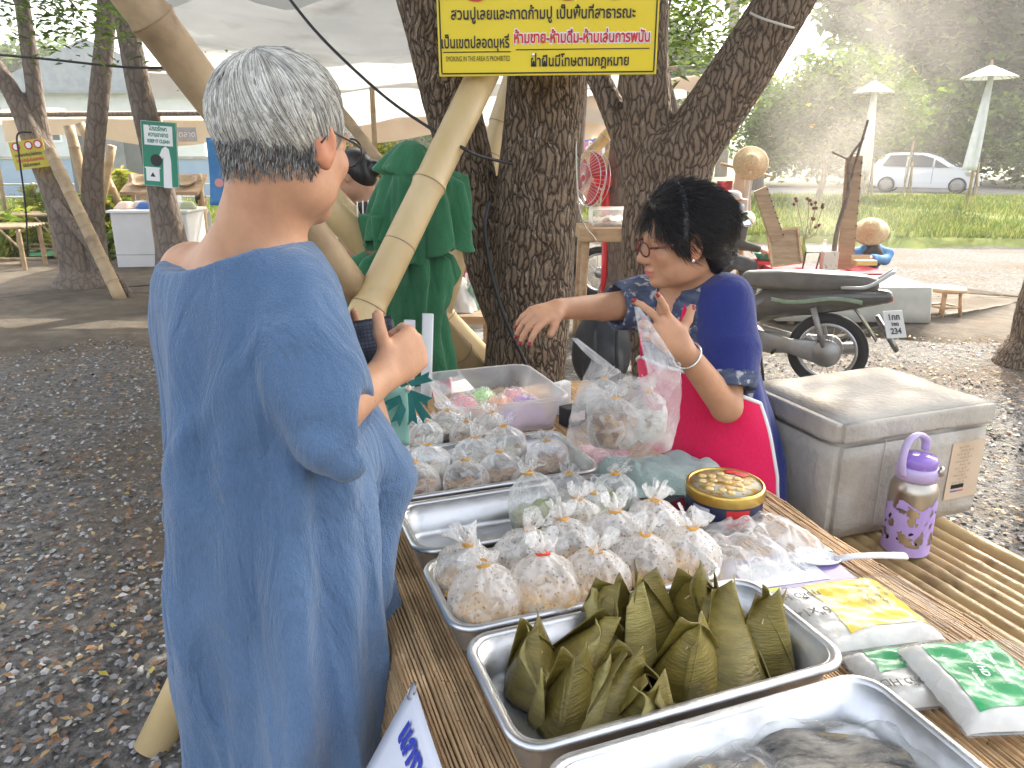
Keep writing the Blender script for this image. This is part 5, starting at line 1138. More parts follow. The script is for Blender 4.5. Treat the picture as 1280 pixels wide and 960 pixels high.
def flow1_pts(nseg=11):
    out = []
    for k in range(nseg+1):
        t_ = k/nseg; p = ph_+(end-ph_)*t_; L_ = sph(th_+.25*(1-t_)+.05*np.sin(p*3+th_*5), p); lift = 1.0+.035*np.sin(math.pi*min(1,t_*1.0))*(1+.5*np.sin(th_*13))+.012*rg.normal(size=n)*.5; lift = lift-.10*np.clip(t_-.82, 0, 1)*np.where(np.cos(th_) < .2, 1, .3)
        Q = L_*hr*lift[:,None]; Q[:,1] -= .014; Q[:,2] += .036
        out.append(np.array(HC)+Q[:,:1]*np.array(hx)+Q[:,1:2]*np.array(hy)+Q[:,2:]*np.array(hz))
    return out
pp = flow1_pts(); it = iter(pp[1:]); cols = np.array([[.66,.63,.55]])*(.4+.7*rg.random((n,1))); cols = np.where(rg.random((n,1)) < .16, np.array([[.26,.245,.22]]), cols); cols = np.where(rg.random((n,1)) < .22, np.array([[.80,.79,.73]]), cols)
strands('hair_strands', pp[0], lambda P_, t, L: next(it), 11, 1, .00085, cols, hc, m_hair, 5, .0012)
# short dark nape hair
roots = nape[rg.choice(len(nape), 4200, p=nape_p)]+rg.normal(size=(4200,3))*.0022
dwn = -np.array(hz)*.010
strands('nape_hair', roots, lambda P_, t, L: P_+dwn*.33, 3, 1, .0007, np.array([[.28,.27,.25]])*(.3+1.3*rg.random((len(roots),1))**1.5), hc, m_hair, 6, .0015)
# spectacles
m_frame = mat('dark frame', (.025,.025,.03), rough=.3); m_lens = film('lens', (.9,.92,.95), .01, .03, 3., .3, 6., 0, 0, .06)
def glasses(H, parent, fm, lens_r=(.024,.018), y0=.099, z0=.000, thick=.0016, temple_z=.004):
    g_ = thing('x', H.c, '', '') if False else None
    fr = MB()
    for q in (-1, 1):
        fr.tube([H.p(q*.033+lens_r[0]*math.cos(a_), y0+.012-.010*abs(q*.033+lens_r[0]*math.cos(a_))/.06, z0+lens_r[1]*math.sin(a_)*(1.0)) for a_ in np.linspace(0,6.283,25)], thick*H.k, 6, False)
    fr.tube([H.p(-.010,y0+.012,z0+.004), H.p(0,y0+.014,z0+.007), H.p(.010,y0+.012,z0+.004)], thick*H.k, 6)
    gl = fr.build('spectacles', fm, parent, smooth=True)
    for q in (-1, 1):
        MB().tube([H.p(q*.057,y0+.002,z0+.006), H.p(q*.074,y0-.030,z0+.007), H.p(q*.0815,.000,temple_z+.012), H.p(q*.082,-.018,-.004)], [thick*1.25*H.k]*4, 6).build('temple', fm, gl, smooth=True)
        ln = MB(); ln.add([H.p(q*.033+lens_r[0]*math.cos(a_), y0+.0115-.010*abs(q*.033+lens_r[0]*math.cos(a_))/.06, z0+lens_r[1]*math.sin(a_)) for a_ in np.linspace(0,6.02,20)], [tuple(range(20))]); ln.build('lens', m_lens, gl)
    return gl
glasses(hd1, cu, m_frame, (.025,.021))
# woven wallet in her hands
wl_c = att(452,432,1.285); wal = thing('wallet', wl_c, 'dark woven wallet held in the hand of the blue dress wearer', 'wallet')
wx = (att(500,396,1.30)-att(424,408,1.29)).normalized(); wn_ = (_ray(455,430)*-1+Vector((.15,0,0))).normalized(); wy = wn_.cross(wx).normalized(); wn_ = wx.cross(wy).normalized(); WR = Matrix((wx, wy, wn_)).transposed()
m_wal = mat('wallet weave', (.020,.022,.034), (.05,.053,.07), scale=60, rough=.35)
q = MB(); loft(q, [[WR @ Vector(p) for p in rrect(.060-a_, .040-a_, .010, z_)] for a_, z_ in ((.003,-.010),(0,-.008),(0,.008),(.003,.010))], True, True, True); me = q.mesh('shell'); link_mesh('shell', me, m_wal, wal)
wv = MB()
for i in range(18):
    for j in range(12):
        x_, y_ = -.054+i*.0064, -.035+j*.0064; up_ = (i+j) % 2; wv.box(WR @ Vector((x_, y_, .0105)), (.0056,.0034,.0022), WR @ rotz(R(90*up_)))
wv.build('weave_strip', mat('wallet strip', (.028,.03,.05), (.12,.125,.16), scale=50, rough=.3), wal, local=True, kind='stuff', bevel=0)
q = MB(); q.tube([WR @ Vector((-.058,.040,0)), WR @ Vector((.058,.040,0))], .0030, 6); q.build('zip_edge', m_frame, wal, local=True)

# ---------------------------------------------------------------- the seller
se = thing('person', tuple(Vector((.62,2.12,0))), 'dark haired seller in blue blouse and pink apron lifting a bag', 'person')
H2 = att(853,300,1.90); LSh = att(906,380,1.93); RSh = att(822,378,2.14); C2 = (LSh+RSh)/2; HP = att(894,545,2.13)
s_ax = (LSh-RSh); s_ax.z = 0; s_ax.normalize(); s_fd = Vector((s_ax.y, -s_ax.x, 0))*1.0
if s_fd.x > 0: s_fd = -s_fd
hd2 = Head(H2, (-.985,-.10,-.14), 1.03, (0,-.05,1))
l_el2 = att(908,508,1.88); l_wr2 = att(853,436,1.75); r_el2 = att(752,384,2.06); r_wr2 = att(697,386,1.93)
F = Field((-.10,1.45,-.02), (.95,2.45,1.52), .0048)
hd2.build(F)
NB2 = C2+Vector((0,0,.05)); F.cone(hd2.p(0,-.030,-.05), NB2+Vector((0,0,.02)), .050, .056, .03); F.path([LSh, NB2, RSh], [.052,.070,.052], .05)
mid2 = C2.lerp(HP, .5); F.path([C2-Vector((0,0,.05)), mid2, HP], [.105,.12,.14], .05)
for q in (1, -1):
    h_ = HP+s_ax*.07*q; F.path([h_, Vector((h_.x+.01,h_.y+.02,.38)), Vector((h_.x+.02,h_.y+.04,.06))], [.09,.058,.038], .03); F.path([Vector((h_.x+.02,h_.y+.04,.05)), Vector((h_.x+.02,h_.y+.04,.03))+s_fd*.12], [.036,.026], .02)
F.path([LSh, l_el2, l_wr2], [.050,.040,.027], .02); F.path([RSh, r_el2, r_wr2], [.050,.037,.026], .02)
eL = hand(F, l_wr2, att(815,398,1.70)-l_wr2, Vector((.10,-.9,.35)), Vector((.1,.1,1)), 1.0, ((-.45,.25,.2),(.25,.35,.3),(.85,.9,.6),(1.1,1.0,.7)), .14, (1.0,.05,.1))
eR = hand(F, r_wr2, att(662,398,1.86)-r_wr2, Vector((.05,-.35,.9)), Vector((0,-1,-.2)), .98, ((.45,.45,.35),(.5,.45,.35),(.5,.45,.35),(.45,.45,.35)), .10, (.55,.9,.55))
me = F.mesh('body', se.location); V = F.V; C = hd2.colors(V, (.54,.285,.165), (.55,.13,.13)); C *= (1+.07*npnoise(V[:,0], V[:,1], V[:,2], 4, 6, 40))[:,None]
xx, yy, zz = hd2.loc(V); ear = (np.abs(xx) > .070) & (np.abs(zz) < .04) & (yy > -.05); C[ear] = C[ear]*np.array([1.0,.82,.78])
vcolor(me, np.clip(C, 0, 1)); link_mesh('body', me, m_skin, se)
m_nail = mat('red nail varnish', (.30,.02,.03), rough=.15, coat=.5)
nails(eL, m_nail, se, 1.0, (0,1,4)); nails(eR, m_nail, se, 1.0, range(4))
# blouse
def m_blouse_fn():
    return weave('indigo blouse', (.013,.022,.14), (.024,.040,.21), 900, .9)
m_blouse = m_blouse_fn()
m_ikat = mat('ikat weave', (.035,.05,.10), (.10,.125,.19), scale=24, rough=.9, stretch=(1,1,3), c3=(.42,.42,.42), c3scale=46, c3lo=.58, c3hi=.64, bump=.3, bscale=300)
tab2 = []
for z, wd, dp in ((.42,.245,.165),(.60,.230,.155),(.72,.212,.145),(.85,.190,.138),(.98,.172,.130),(1.08,.178,.118),(1.15,.172,.092),(1.195,.13,.072)):
    f = (z-HP.z)/(C2.z-HP.z); f = max(f, -.0) if z > HP.z else 0; p = HP.lerp(C2, f); tab2.append((z, p.x, p.y, wd, dp))
g2 = torso_tab(tab2)
def blouse_fn(X, Y, Z, off=0.0):
    cx, cy, a, b = [q.reshape(Z.shape) for q in g2(Z.ravel())]; dx, dy = X-cx, Y-cy; u_ = dx*s_ax.x+dy*s_ax.y; w_ = dx*s_fd.x+dy*s_fd.y
    th_ = np.arctan2(w_/b, u_/a); rr_ = np.sqrt((u_/a)**2+(w_/b)**2); fo = .006*np.sin(9*th_+Z*9)*np.clip((1.1-Z)*3, 0, 1)+.005*npnoise(X, Y, Z*.6, 15, 8, 22)
    return np.maximum((rr_-1)*np.minimum(a, b)*.9-fo, np.maximum(.40-Z, Z-1.185))
F = Field((.18,1.55,.38), (.98,2.48,1.34), .006)
F.func(blouse_fn, (.18,1.55,.38), (.98,2.48,1.34), .001)
F.path([LSh+Vector((0,0,.012)), C2+Vector((0,0,.018)), RSh+Vector((0,0,.012))], [.064,.060,.064], .04)
sl_e = LSh.lerp(l_el2, .80); F.path([LSh, LSh.lerp(l_el2, .45)+Vector((.01,0,0)), sl_e], [.070,.078,.074], .03)
ax2 = (l_el2-LSh).normalized(); F.cone(sl_e-ax2*.03, sl_e+ax2*.10, .058, .066, .004, True)
sr_e = RSh.lerp(r_el2, .72); F.path([RSh, RSh.lerp(r_el2, .4), sr_e], [.070,.074,.068], .03); axr = (r_el2-RSh).normalized(); F.cone(sr_e-axr*.02, sr_e+axr*.10, .052, .060, .004, True)
F.cut(sl_e+ax2*.05, ax2) if False else None
F.func(lambda X, Y, Z: np.maximum(-((X-sl_e.x)*ax2.x+(Y-sl_e.y)*ax2.y+(Z-sl_e.z)*ax2.z)+.012, np.sqrt((X-sl_e.x)**2+(Y-sl_e.y)**2+(Z-sl_e.z)**2)-.085), np.array(sl_e)-.12, np.array(sl_e)+.12, .004, True)
F.func(lambda X, Y, Z: np.maximum(-((X-sr_e.x)*axr.x+(Y-sr_e.y)*axr.y+(Z-sr_e.z)*axr.z)+.010, np.sqrt((X-sr_e.x)**2+(Y-sr_e.y)**2+(Z-sr_e.z)**2)-.085), np.array(sr_e)-.12, np.array(sr_e)+.12, .004, True)
F.cone(C2+s_fd*.045+Vector((0,0,-.02)), C2+s_fd*.02+Vector((0,0,.16)), .040, .085, .012, True); F.cone(C2+s_fd*.115+Vector((0,0,-.10)), C2+s_fd*.05+Vector((0,0,.02)), .010, .050, .01, True)
F.disp(lambda X, Y, Z: -.004*npnoise(X+Z*.6, Y, Z*.6, 19, 7, 40))
me = F.mesh('blouse', se.location); V = F.V
cx, cy, a, b = g2(V[:,2]); dx, dy = V[:,0]-cx, V[:,1]-cy; u_ = dx*s_ax.x+dy*s_ax.y; w_ = dx*s_fd.x+dy*s_fd.y; ang = np.arctan2(u_/a, w_/b)
d_cuffL = (V-np.array(sl_e)) @ np.array(ax2); d_cuffR = (V-np.array(sr_e)) @ np.array(axr); nearL = np.linalg.norm(V-np.array(sl_e), axis=1) < .10; nearR = np.linalg.norm(V-np.array(sr_e), axis=1) < .10
ik = ((np.abs(ang) < .95) & (w_ > 0) & (V[:,2] > .80) & (np.abs(u_) < .115)) | (nearL & (d_cuffL > -.028)) | (nearR & (d_cuffR > -.028))
me.materials.append(m_blouse); me.materials.append(m_ikat)
fi = np.empty(len(me.polygons), np.int32); lv = np.empty(len(me.loops), np.int32); me.loops.foreach_get('vertex_index', lv); fi = ik[lv.reshape(-1,4)].mean(1) > .5
me.polygons.foreach_set('material_index', fi.astype(np.int32)); me.update(); bl = link_mesh('blouse', me, None, se); sm = bl.modifiers.new('smooth', 'SMOOTH'); sm.factor = .5; sm.iterations = 2
# apron: a sheet over the front of the torso, white bound edges, red strap
m_apr = weave('pink apron', (.66,.003,.065), (.78,.006,.095), 800, .25, .7); m_bind = mat('white binding', (.80,.78,.78), rough=.7)
def s_surf(th_, z, off):
    cx, cy, a, b = g2(np.array([z])); cx, cy, a, b = cx[0], cy[0], a[0], b[0]
    return Vector((cx, cy, z))+s_ax*(a+off)*math.sin(th_)+s_fd*(b+off)*math.cos(th_)
TOP = lambda th_: .985-.075*max(0, abs(th_)-.5)
def apr(a, b):
    th_ = -1.75+3.25*a; zt = TOP(th_); z = .44+(zt-.44)*b; return s_surf(th_, z, .021+.006*math.sin(th_*5+z*6)*(1-b)+.003*math.sin(z*25+th_*4))
q = MB(); q.sheet(apr, 60, 40); ap = q.build('apron', m_apr, se, smooth=True, solid=.003)
q = MB(); q.tube([apr(a, 1.0) for a in np.linspace(0,1,50)], .0055, 8); q.build('binding', m_bind, ap, smooth=True)
q = MB(); q.tube([apr(1.0, b) for b in np.linspace(0,1,30)], .0055, 8); q.build('binding', m_bind, ap, smooth=True)
for sgn in (1, -1):
    q = MB(); p0 = s_surf(sgn*.45, TOP(.45), .02); pt = C2+s_ax*sgn*.062+s_fd*.062+Vector((0,0,.035)); q.tube(spline([p0, p0.lerp(pt, .5)+s_fd*.026, pt, C2+s_ax*sgn*.05-s_fd*.05+Vector((0,0,.085))], 5), .006, 8, flat=.4); q.build('strap', m_apr, ap, smooth=True)
q = MB(); c0 = s_surf(-.05, .86, .022)
for i in range(4): q.tube([s_surf(-.12+.14*((i+1)//2 % 2 if i < 3 else 0), .80+.06*(i//2), .019), s_surf(-.12+.14*((i+2)//2 % 2 if i < 3 else 0), .80+.06*((i+1)//2 % 2), .019)], .0012, 5)
q.build('printed_mark', m_bind, ap)
q = MB()
for k in range(3): q.lathe([(.006,-.002),(.006,.001),(0,.003)], s_surf(.0, .90+.045*k, .006), 12, rot=frame_to(s_fd))
q.build('button', m_bind, bl, kind='stuff')
# bracelet and ring
q = MB(); wd = (l_wr2-l_el2).normalized(); bx_ = frame_to(wd); bc = l_wr2.lerp(l_el2, .10); q.tube([bc+bx_ @ Vector((.034*math.cos(a_), .034*math.sin(a_), .008*math.sin(a_))) for a_ in np.linspace(0,6.283,28)], .0026, 6, False); q.build('bracelet', mat('silver', (.80,.79,.76), rough=.25, metal=.9), se, smooth=True)
# hair, band, spectacles
F = Field(np.array(H2)-.19, np.array(H2)+.19, .0045); M2 = hd2.M
F.ell(hd2.p(0,-.022,.046), (.089,.103,.083), M2, .001); F.ell(hd2.p(0,-.064,-.012), (.076,.050,.072), M2, .02); F.ell(hd2.p(0,.030,.092), (.056,.048,.026), M2, .03); F.ell(hd2.p(0,-.078,-.065), (.052,.026,.032), M2, .02)
F.ell(hd2.p(0,.115,-.03), (.16,.088,.110), M2, .012, True); F.ell(hd2.p(.085,.012,-.035), (.03,.036,.05), M2, .01, True); F.ell(hd2.p(-.085,.012,-.035), (.03,.036,.05), M2, .01, True)
F.disp(lambda X, Y, Z: .004*npnoise(X, Y, Z, 23, 8, 60))
me = F.mesh('hair', se.location); vcolor(me, np.tile([.012,.011,.012], (len(me.vertices), 1))); hs = link_mesh('hair', me, m_hair, se)
rg = np.random.default_rng(9); n = 7000; vi = rg.integers(0, len(F.V), n); roots = F.V[vi]+rg.normal(size=(n,3))*.002; lx, ly, lz = hd2.loc(roots); kp = (lz > -.075); roots, lx, ly, lz = roots[kp], lx[kp], ly[kp], lz[kp]
hxv, hyv, hzv = np.array(hd2.x), np.array(hd2.y), np.array(hd2.z)
cen = np.array(hd2.p(0,-.03,.02))
def flow2(P_, t, L):
    d = P_-cen; d /= np.linalg.norm(d, axis=1)[:,None]; g_ = -hzv*.75-hyv*.95; tt = g_-d*(d @ g_)[:,None]; tt /= np.linalg.norm(tt, axis=1)[:,None]+1e-6
    wav = .35*np.sin(P_[:,:1]*60+t*6)*np.cross(d, tt)
    return P_+(tt+wav+d*.12)*L
cols = np.array([[.014,.012,.013]])*(.5+1.2*rg.random((len(roots),1))); cols = np.where(rg.random((len(roots),1)) < .05, np.array([[.10,.07,.05]]), cols)
strands('hair_strands', roots, flow2, 7, .065, .00075, cols, hs, m_hair, 10, .006)
q = MB(); bd = []
for a_ in np.linspace(-1.75,1.75,30): bd.append(hd2.p(.0955*math.sin(a_), .020-.012*math.cos(a_), .038+.1015*math.cos(a_)))
q.tube(bd, .0075, 8, flat=.35, up0=tuple(hd2.y)); q.build('headband', mat('black headband', (.05,.055,.06), rough=.25), se, smooth=True)
m_tort = mat('tortoiseshell', (.05,.008,.008), (.22,.05,.03), scale=60, rough=.2)
glasses(hd2, se, m_tort, (.026,.017), .098, -.002, .0022)
q = MB()
for sgn in (-1,1): q.lathe([(.004,0),(.004,.002),(0,.003)], hd2.p(sgn*.083,.003,-.036), 10, rot=frame_to(hd2.x*sgn))
q.build('earring', MATS['silver'], se, kind='stuff')

# ---------------------------------------------------------------- the carrier bag she lifts
cbg = thing('plastic_carrier_bag', tuple(att(772,565,1.70)), 'translucent white carrier bag of curry bags hanging from the seller hand', 'carrier bag')
m_car = film('carrier film', (.90,.90,.90), .17, .16, 14., .46, .72, 0, .6, .35)
hk = att(796,386,1.665); bwx = Vector((.98,-.12,0)).normalized(); bwy = Vector((.12,.98,0))
Lc = Vector(cbg.location); BT = att(770,445,1.68).z-Lc.z
def bagside(sd_):
    def fn(a, b):
        w = (.118-.010*b+.012*math.sin(b*3.1)); x = (a-.5)*2*w*(1-.12*b); dp = .050*math.sin(min(1, .25+b*.9)*math.pi)*(1-abs(a*2-1)**2.5)+.0015
        topv = BT*(1+.02*math.sin(a*9))-.030*math.sin(a*math.pi)*b
        p = Lc+bwx*(x+.030*b)+bwy*(sd_*dp+.010*b*math.sin(a*8+sd_))+Vector((0,0,b*topv+.012*abs(a*2-1)**3*(1-b)))
        return p+Vector((1,1,.3))*.006*mnoise.noise((a*7,b*7,sd_*3))
    return fn
for sd_ in (-1, 1): q = MB(); q.sheet(bagside(sd_), 30, 30); q.build('film', m_car, cbg, smooth=True)
for x0, top_, nm in ((.66, hk, 'handle'), (.06, att(718,425,1.70), 'handle')):
    for sd_ in (-1, 1):
        q = MB(); fb_ = bagside(sd_)
        def hf(a, b, x0=x0, top_=top_, sd_=sd_):
            base = fb_(x0+.30*a, 1.0); w = .022*(1-b*.45); tp_ = top_+bwx*((a-.5)*w)+bwy*sd_*.004+Vector((0,0,.004)); e = b**.8
            return base.lerp(tp_, e)+bwx*(.0)+bwy*sd_*.006*math.sin(a*9+b*3)*(1-b)
        q.sheet(hf, 10, 14); q.build(nm, m_car, cbg, smooth=True)
IM = [bag_meshes(161, .056, .11, .075), bag_meshes(162, .046, .11, .055), bag_meshes(163, .04, .09, .03)]
for i, (px, py, tt, mt_, lbl) in enumerate(((765,556,1.69,m_mince,'brown curry bag at the front inside the lifted carrier bag'),(806,548,1.70,m_glassn,'pale curry bag inside the lifted carrier bag'),(752,520,1.73,m_glassn,'small clear bag at the back inside the lifted carrier bag'))):
    food_bag(IM[i], (m_film_clear, mt_, m_band), att(px,py,tt), i*1.3, lbl, 'bags inside the carrier bag')
# mint pouch with a leaf ornament standing behind the far tray
mp_ = thing('mint_pouch', TB(1.80,.06,.70), 'mint green pouch hanging beside the far tray', 'pouch')
pm = att(482,520,1.62); mp_.location = pm
q = MB(); q.sheet(lambda a, b: pm+Vector(((a-.5)*.10, .006*math.sin(a*5), (b-.5)*.13))+Vector((0,1,0))*.012*math.sin(a*3.14)*math.sin(b*3.14), 10, 10); q.build('cloth', mat('mint cloth', (.30,.60,.48), (.36,.66,.54), scale=9, rough=.8), mp_, smooth=True, solid=.004)
orn = thing('leaf_ornament', att(511,490,1.60), 'teal folded leaf ornament with a pearl bead', 'ornament'); Lo = Vector(orn.location)
m_teal = mat('teal ribbon', (.015,.15,.14), (.03,.22,.20), scale=20, rough=.45)
for i, (ax_, ln) in enumerate(((-150,.06),(-115,.075),(-85,.07),(-60,.075),(-30,.05),(170,.045),(20,.05))):
    d_ = Vector((math.cos(R(ax_)), -.15*math.sin(i), math.sin(R(ax_)))); n_ = d_.cross(Vector((0,1,0))); p0 = Lo+Vector((0,.003*i,-.004 if i < 5 else .012))
    q = MB(); q.add([p0-n_*.006, p0+n_*.006, p0+d_*ln+n_*.011, p0+d_*(ln*.86), p0+d_*ln-n_*.011], [(0,1,2,3),(0,3,4)]); q.build('ribbon_blade', m_teal, orn, solid=.0015)
q = MB(); q.lathe([(.001,-.008),(.006,-.004),(.008,0),(.006,.005),(.001,.008)], Lo+Vector((0,-.006,.010)), 12); q.build('bead', mat('pearl', (.75,.68,.55), rough=.25), orn, smooth=True)
q = MB(); q.tube([Lo+Vector((0,0,.012)), att(508,472,1.40)], .0012, 5); q.build('cord', mat('cord tan', (.45,.33,.18), rough=.8), orn)
# ================================================================ bamboo frame, bundle, notices, wires
def pole(label, a, b, ra, rb, mt=None, nodes=6, seed=1, group=None, bend=0.0, name='bamboo_pole'):
    o = bamboo(name, a, b, ra, rb, mt or m_bam, None, nodes, seed, bend, 18)
    me = o.data; c_ = Vector(a)
    if ra > .04:
        for p_, r_, d_ in NODES: rg = MB(); rg.tube([p_-c_-d_*.002, p_-c_+d_*.002], [r_*1.11,r_*1.11], 18, False); rg.build('joint_ring', m_node, o, smooth=True, local=True)
    me.transform(Matrix.Translation(-c_)); o.location = c_
    return tag(o, label, 'pole', group)
A0, A1 = Vector((-.97,1.65,-.02)), aty(606,88,2.72)
pole('thick bamboo pole leaning from the gravel to the notice tree', A0, A1, .050, .053, m_bam, 5, 11)
pole('thick bamboo pole slanting down from above the grey haired head', Vector((-1.02,1.66,2.21)), Vector((-.445,2.385,1.03)), .052, .046, m_bam_old, 3, 12)
pole('bamboo pole running behind the green bundle to the tree foot', aty(388,232,2.62), aty(622,494,3.12), .050, .056, m_bam, 4, 13)
pole('pale bamboo pole behind the striped shirt', aty(380,205,3.5), aty(612,452,3.7), .045, .045, m_bam, 4, 14)
pole('bamboo pole seen between the two tree stems', aty(650,70,3.7), aty(552,388,3.5), .046, .050, m_bam, 4, 15)
pole('second bamboo pole seen between the two tree stems', aty(640,150,4.2), aty(575,330,4.2), .045, .045, m_bam, 5, 16)
pole('thin bamboo rafter above the dark haired head', aty(420,132,4.6), aty(508,245,4.6), .030, .030, m_bam_old, 5, 17)
pole('bamboo strut under the far tarp', aty(786,138,7.8), aty(712,222,7.8), .055, .055, m_bam, 5, 18)
pole('lower bamboo strut under the far tarp', aty(790,165,7.6), aty(718,240,7.6), .050, .050, m_bam, 5, 19)
pole('dark thin prop behind the forked tree', aty(814,50,5.6), aty(860,205,5.6), .052, .046, m_bark3, 3, 20)
pole('long bamboo prop leaning on the upright slim tree', aty(62,188,8.3), aty(153,379,7.9), .060, .066, m_bam_old, 7, 21)
pole('short grey prop crossing the long bamboo prop', aty(68,252,8.45), aty(170,378,8.0), .050, .045, m_bark3, 4, 22)
for i, (a, b, y_, r_) in enumerate((((86,157),(113,262),11.0,.07),((100,154),(152,262),11.4,.06),((140,182),(112,330),11.2,.06),((186,262),(160,312),11.0,.05),((174,236),(208,322),11.1,.045))):
    pole(('leaning trestle prop behind the long bamboo prop','crossing trestle prop under the awning rail','trestle prop standing behind the upright slim tree','short trestle prop beside the white counter','thin trestle prop behind the white counter')[i], aty(*a, y_), aty(*b, y_), r_, r_, m_bam_old, 4, 30+i, 'props of the far bamboo trestle')
# green cloth bundle tied with a rope
m_gcl = weave('green cloth', (.022,.130,.055), (.045,.205,.090), 900, 1.0, .75, .02); m_rope = mat('rope', (.16,.09,.05), (.24,.15,.08), scale=60, rough=.9)
YB = 2.72; zc = lambda py: aty(512, py, YB).z; kx = lambda px: aty(px, 300, YB).x
bn = thing('cloth_bundle', (kx(512), YB, 0), 'green cloth cover bundled and tied with a rope beside the tree', 'cloth bundle')
def draped(rows, name, nf, ph0, n=120, m=44):
    T = np.array(rows, float); k = np.linspace(0, len(T)-1, m); rg_ = []
    for i in range(m):
        py, px, hw, amp, hv = [np.interp(k[i], range(len(T)), T[:,c]) for c in range(5)]; z = zc(py); r_ = []
        for j in range(n):
            a = 6.2832*j/n; ca, sa = math.cos(a), math.sin(a)
            w = 1+amp*(.5*math.sin(nf*a+ph0+.8*math.sin(z*9))+.5*abs(math.sin(nf*.5*a+ph0*2+z*4))+.9*mnoise.noise((ca*2.6,sa*2.6,z*2.5+ph0))+.6*mnoise.noise((ca*6+z*3,sa*6,z*7)))
            r_.append(Vector((kx(px)+hw*2.72/FPX*w*ca, YB+hw*2.72/FPX*.62*w*sa, z+hv*math.sin(2*a+1.1)+hv*.6*math.sin(5*a)-hv*.8*abs(mnoise.noise((ca*3,sa*3,1))))))
        rg_.append(r_)
    q = MB(); loft(q, rg_, True, True, False); return q.build(name, m_gcl, bn, smooth=True, solid=.004)
draped(((176,516,5,.04,0),(182,516,15,.10,0),(198,514,28,.14,.004),(212,512,38,.16,.006),(219,526,38,.16,.008),(226,531,46,.17,.010),(250,529,51,.20,.014),(275,525,57,.24,.018),(296,522,61,.28,.028),(306,521,63,.30,.034)), 'cape', 9, .4)
draped(((268,508,50,.10,0),(290,506,46,.16,0),(312,503,40,.14,.002),(322,501,52,.22,.004),(345,498,60,.30,.006),(372,495,58,.34,.010),(396,498,50,.34,.010),(430,505,46,.30,.008),(470,510,46,.26,.01)), 'skirt', 11, 1.1)
q = MB(); q.tube([Vector((kx(503)+.134*math.cos(a), YB+.088*math.sin(a), zc(312)+.006*math.sin(a*3))) for a in np.linspace(0,6.283,50)], .0075, 8, False); q.build('rope', m_rope, bn, smooth=True)
for (xa, ya, xb, yb) in ((535,392,531,560),(452,392,446,560),(512,400,510,560)):
    q = MB(); q.tube([aty(xa,ya,YB-.16), aty(xb,yb,YB-.15)], .020, 8, flat=.35); q.build('leg', mat('white plastic leg', (.72,.73,.74), rough=.4) if 'white plastic leg' not in MATS else MATS['white plastic leg'], bn, smooth=True)
q = MB(); q.lathe([(.09,0),(.09,.03),(.03,.05),(.025,zc(330)),(.02,zc(190))], (kx(510),YB,0), 16); q.build('stand', MATS['white plastic leg'], bn, smooth=True)
# big yellow notice
m_yel = mat('notice yellow', (.74,.55,.012), (.80,.61,.02), scale=2, rough=.35); m_red = mat('notice red', (.60,.012,.03), rough=.4); m_blk = mat('notice black', (.010,.010,.010), rough=.45)
def board(name, label, c, w, h, rx, tiltz, mt, cat='sign', edge=None):
    """upright flat board facing the camera side (-Y), local x right, z up"""
    t = thing(name, c, label, cat); t.rotation_euler = (rx, tiltz, 0)
    MB().box((0,.004,0),(w,.008,h)).build('panel', mt, t, local=True, bevel=.002)
    if edge is not None:
        q = MB(); i_ = w*.012; th_ = w*.006
        q.box((0,-.0012,h/2-i_),(w-2*i_,.0016,th_)); q.box((0,-.0012,-h/2+i_),(w-2*i_,.0016,th_)); q.box((-w/2+i_,-.0012,0),(th_,.0016,h-2*i_-th_*1.1)); q.box((w/2-i_,-.0012,0),(th_,.0016,h-2*i_-th_*1.1)); q.build('border', edge, t, local=True, kind='stuff')
    return t
FR = Matrix(((1,0,0),(0,0,-1),(0,1,0)))
ys = 2.60; bl_, br_ = aty(548,96,ys), aty(820,92,ys); W = (br_-bl_).length; Hs = .46; cz = (bl_.z+br_.z)/2+Hs/2
ys_t = board('notice_board', 'big yellow prohibition notice nailed to the double-stemmed tree', ((bl_.x+br_.x)/2, ys, cz), W, Hs, R(3), -R(.6), m_yel, 'sign', m_blk)
def sx(px): return (px-684)/272*W
def szz(py): return -Hs/2+(94-py)/272*W
for s_, x_, y_, w_, sz, mt_, bd in (('สวนปูเลยและกาดก้ามปู เป็นพื้นที่สาธารณะ',678,24,226,.046,m_blk,.0009),('เป็นเขตปลอดบุหรี่',594,56,84,.046,m_blk,.0009),('SMOKING IN THIS AREA IS PROHIBITED',597,74,80,.022,m_blk,0),('ห้ามขาย-ห้ามดื่ม-ห้ามเล่นการพนัน',726,51,168,.046,m_red,.0012),('ฝ่าฝืนมีโทษตามกฎหมาย',724,78,122,.044,m_blk,.0009)):
    if mt_ is m_red: text(s_, sz, (sx(x_),-.0012,szz(y_)), FR, m_wht, ys_t, width=w_/272*W*1.012, bold=.0045)
    text(s_, sz, (sx(x_),-.0030,szz(y_)), FR, mt_, ys_t, width=w_/272*W, bold=bd)
q = MB(); q.box((sx(596),-.0015,szz(66)),(84/272*W,.0014,.0026)); q.box((sx(727),-.0015,szz(64)),(166/272*W,.0014,.0026)); q.build('rule', m_blk, ys_t, local=True, kind='stuff')
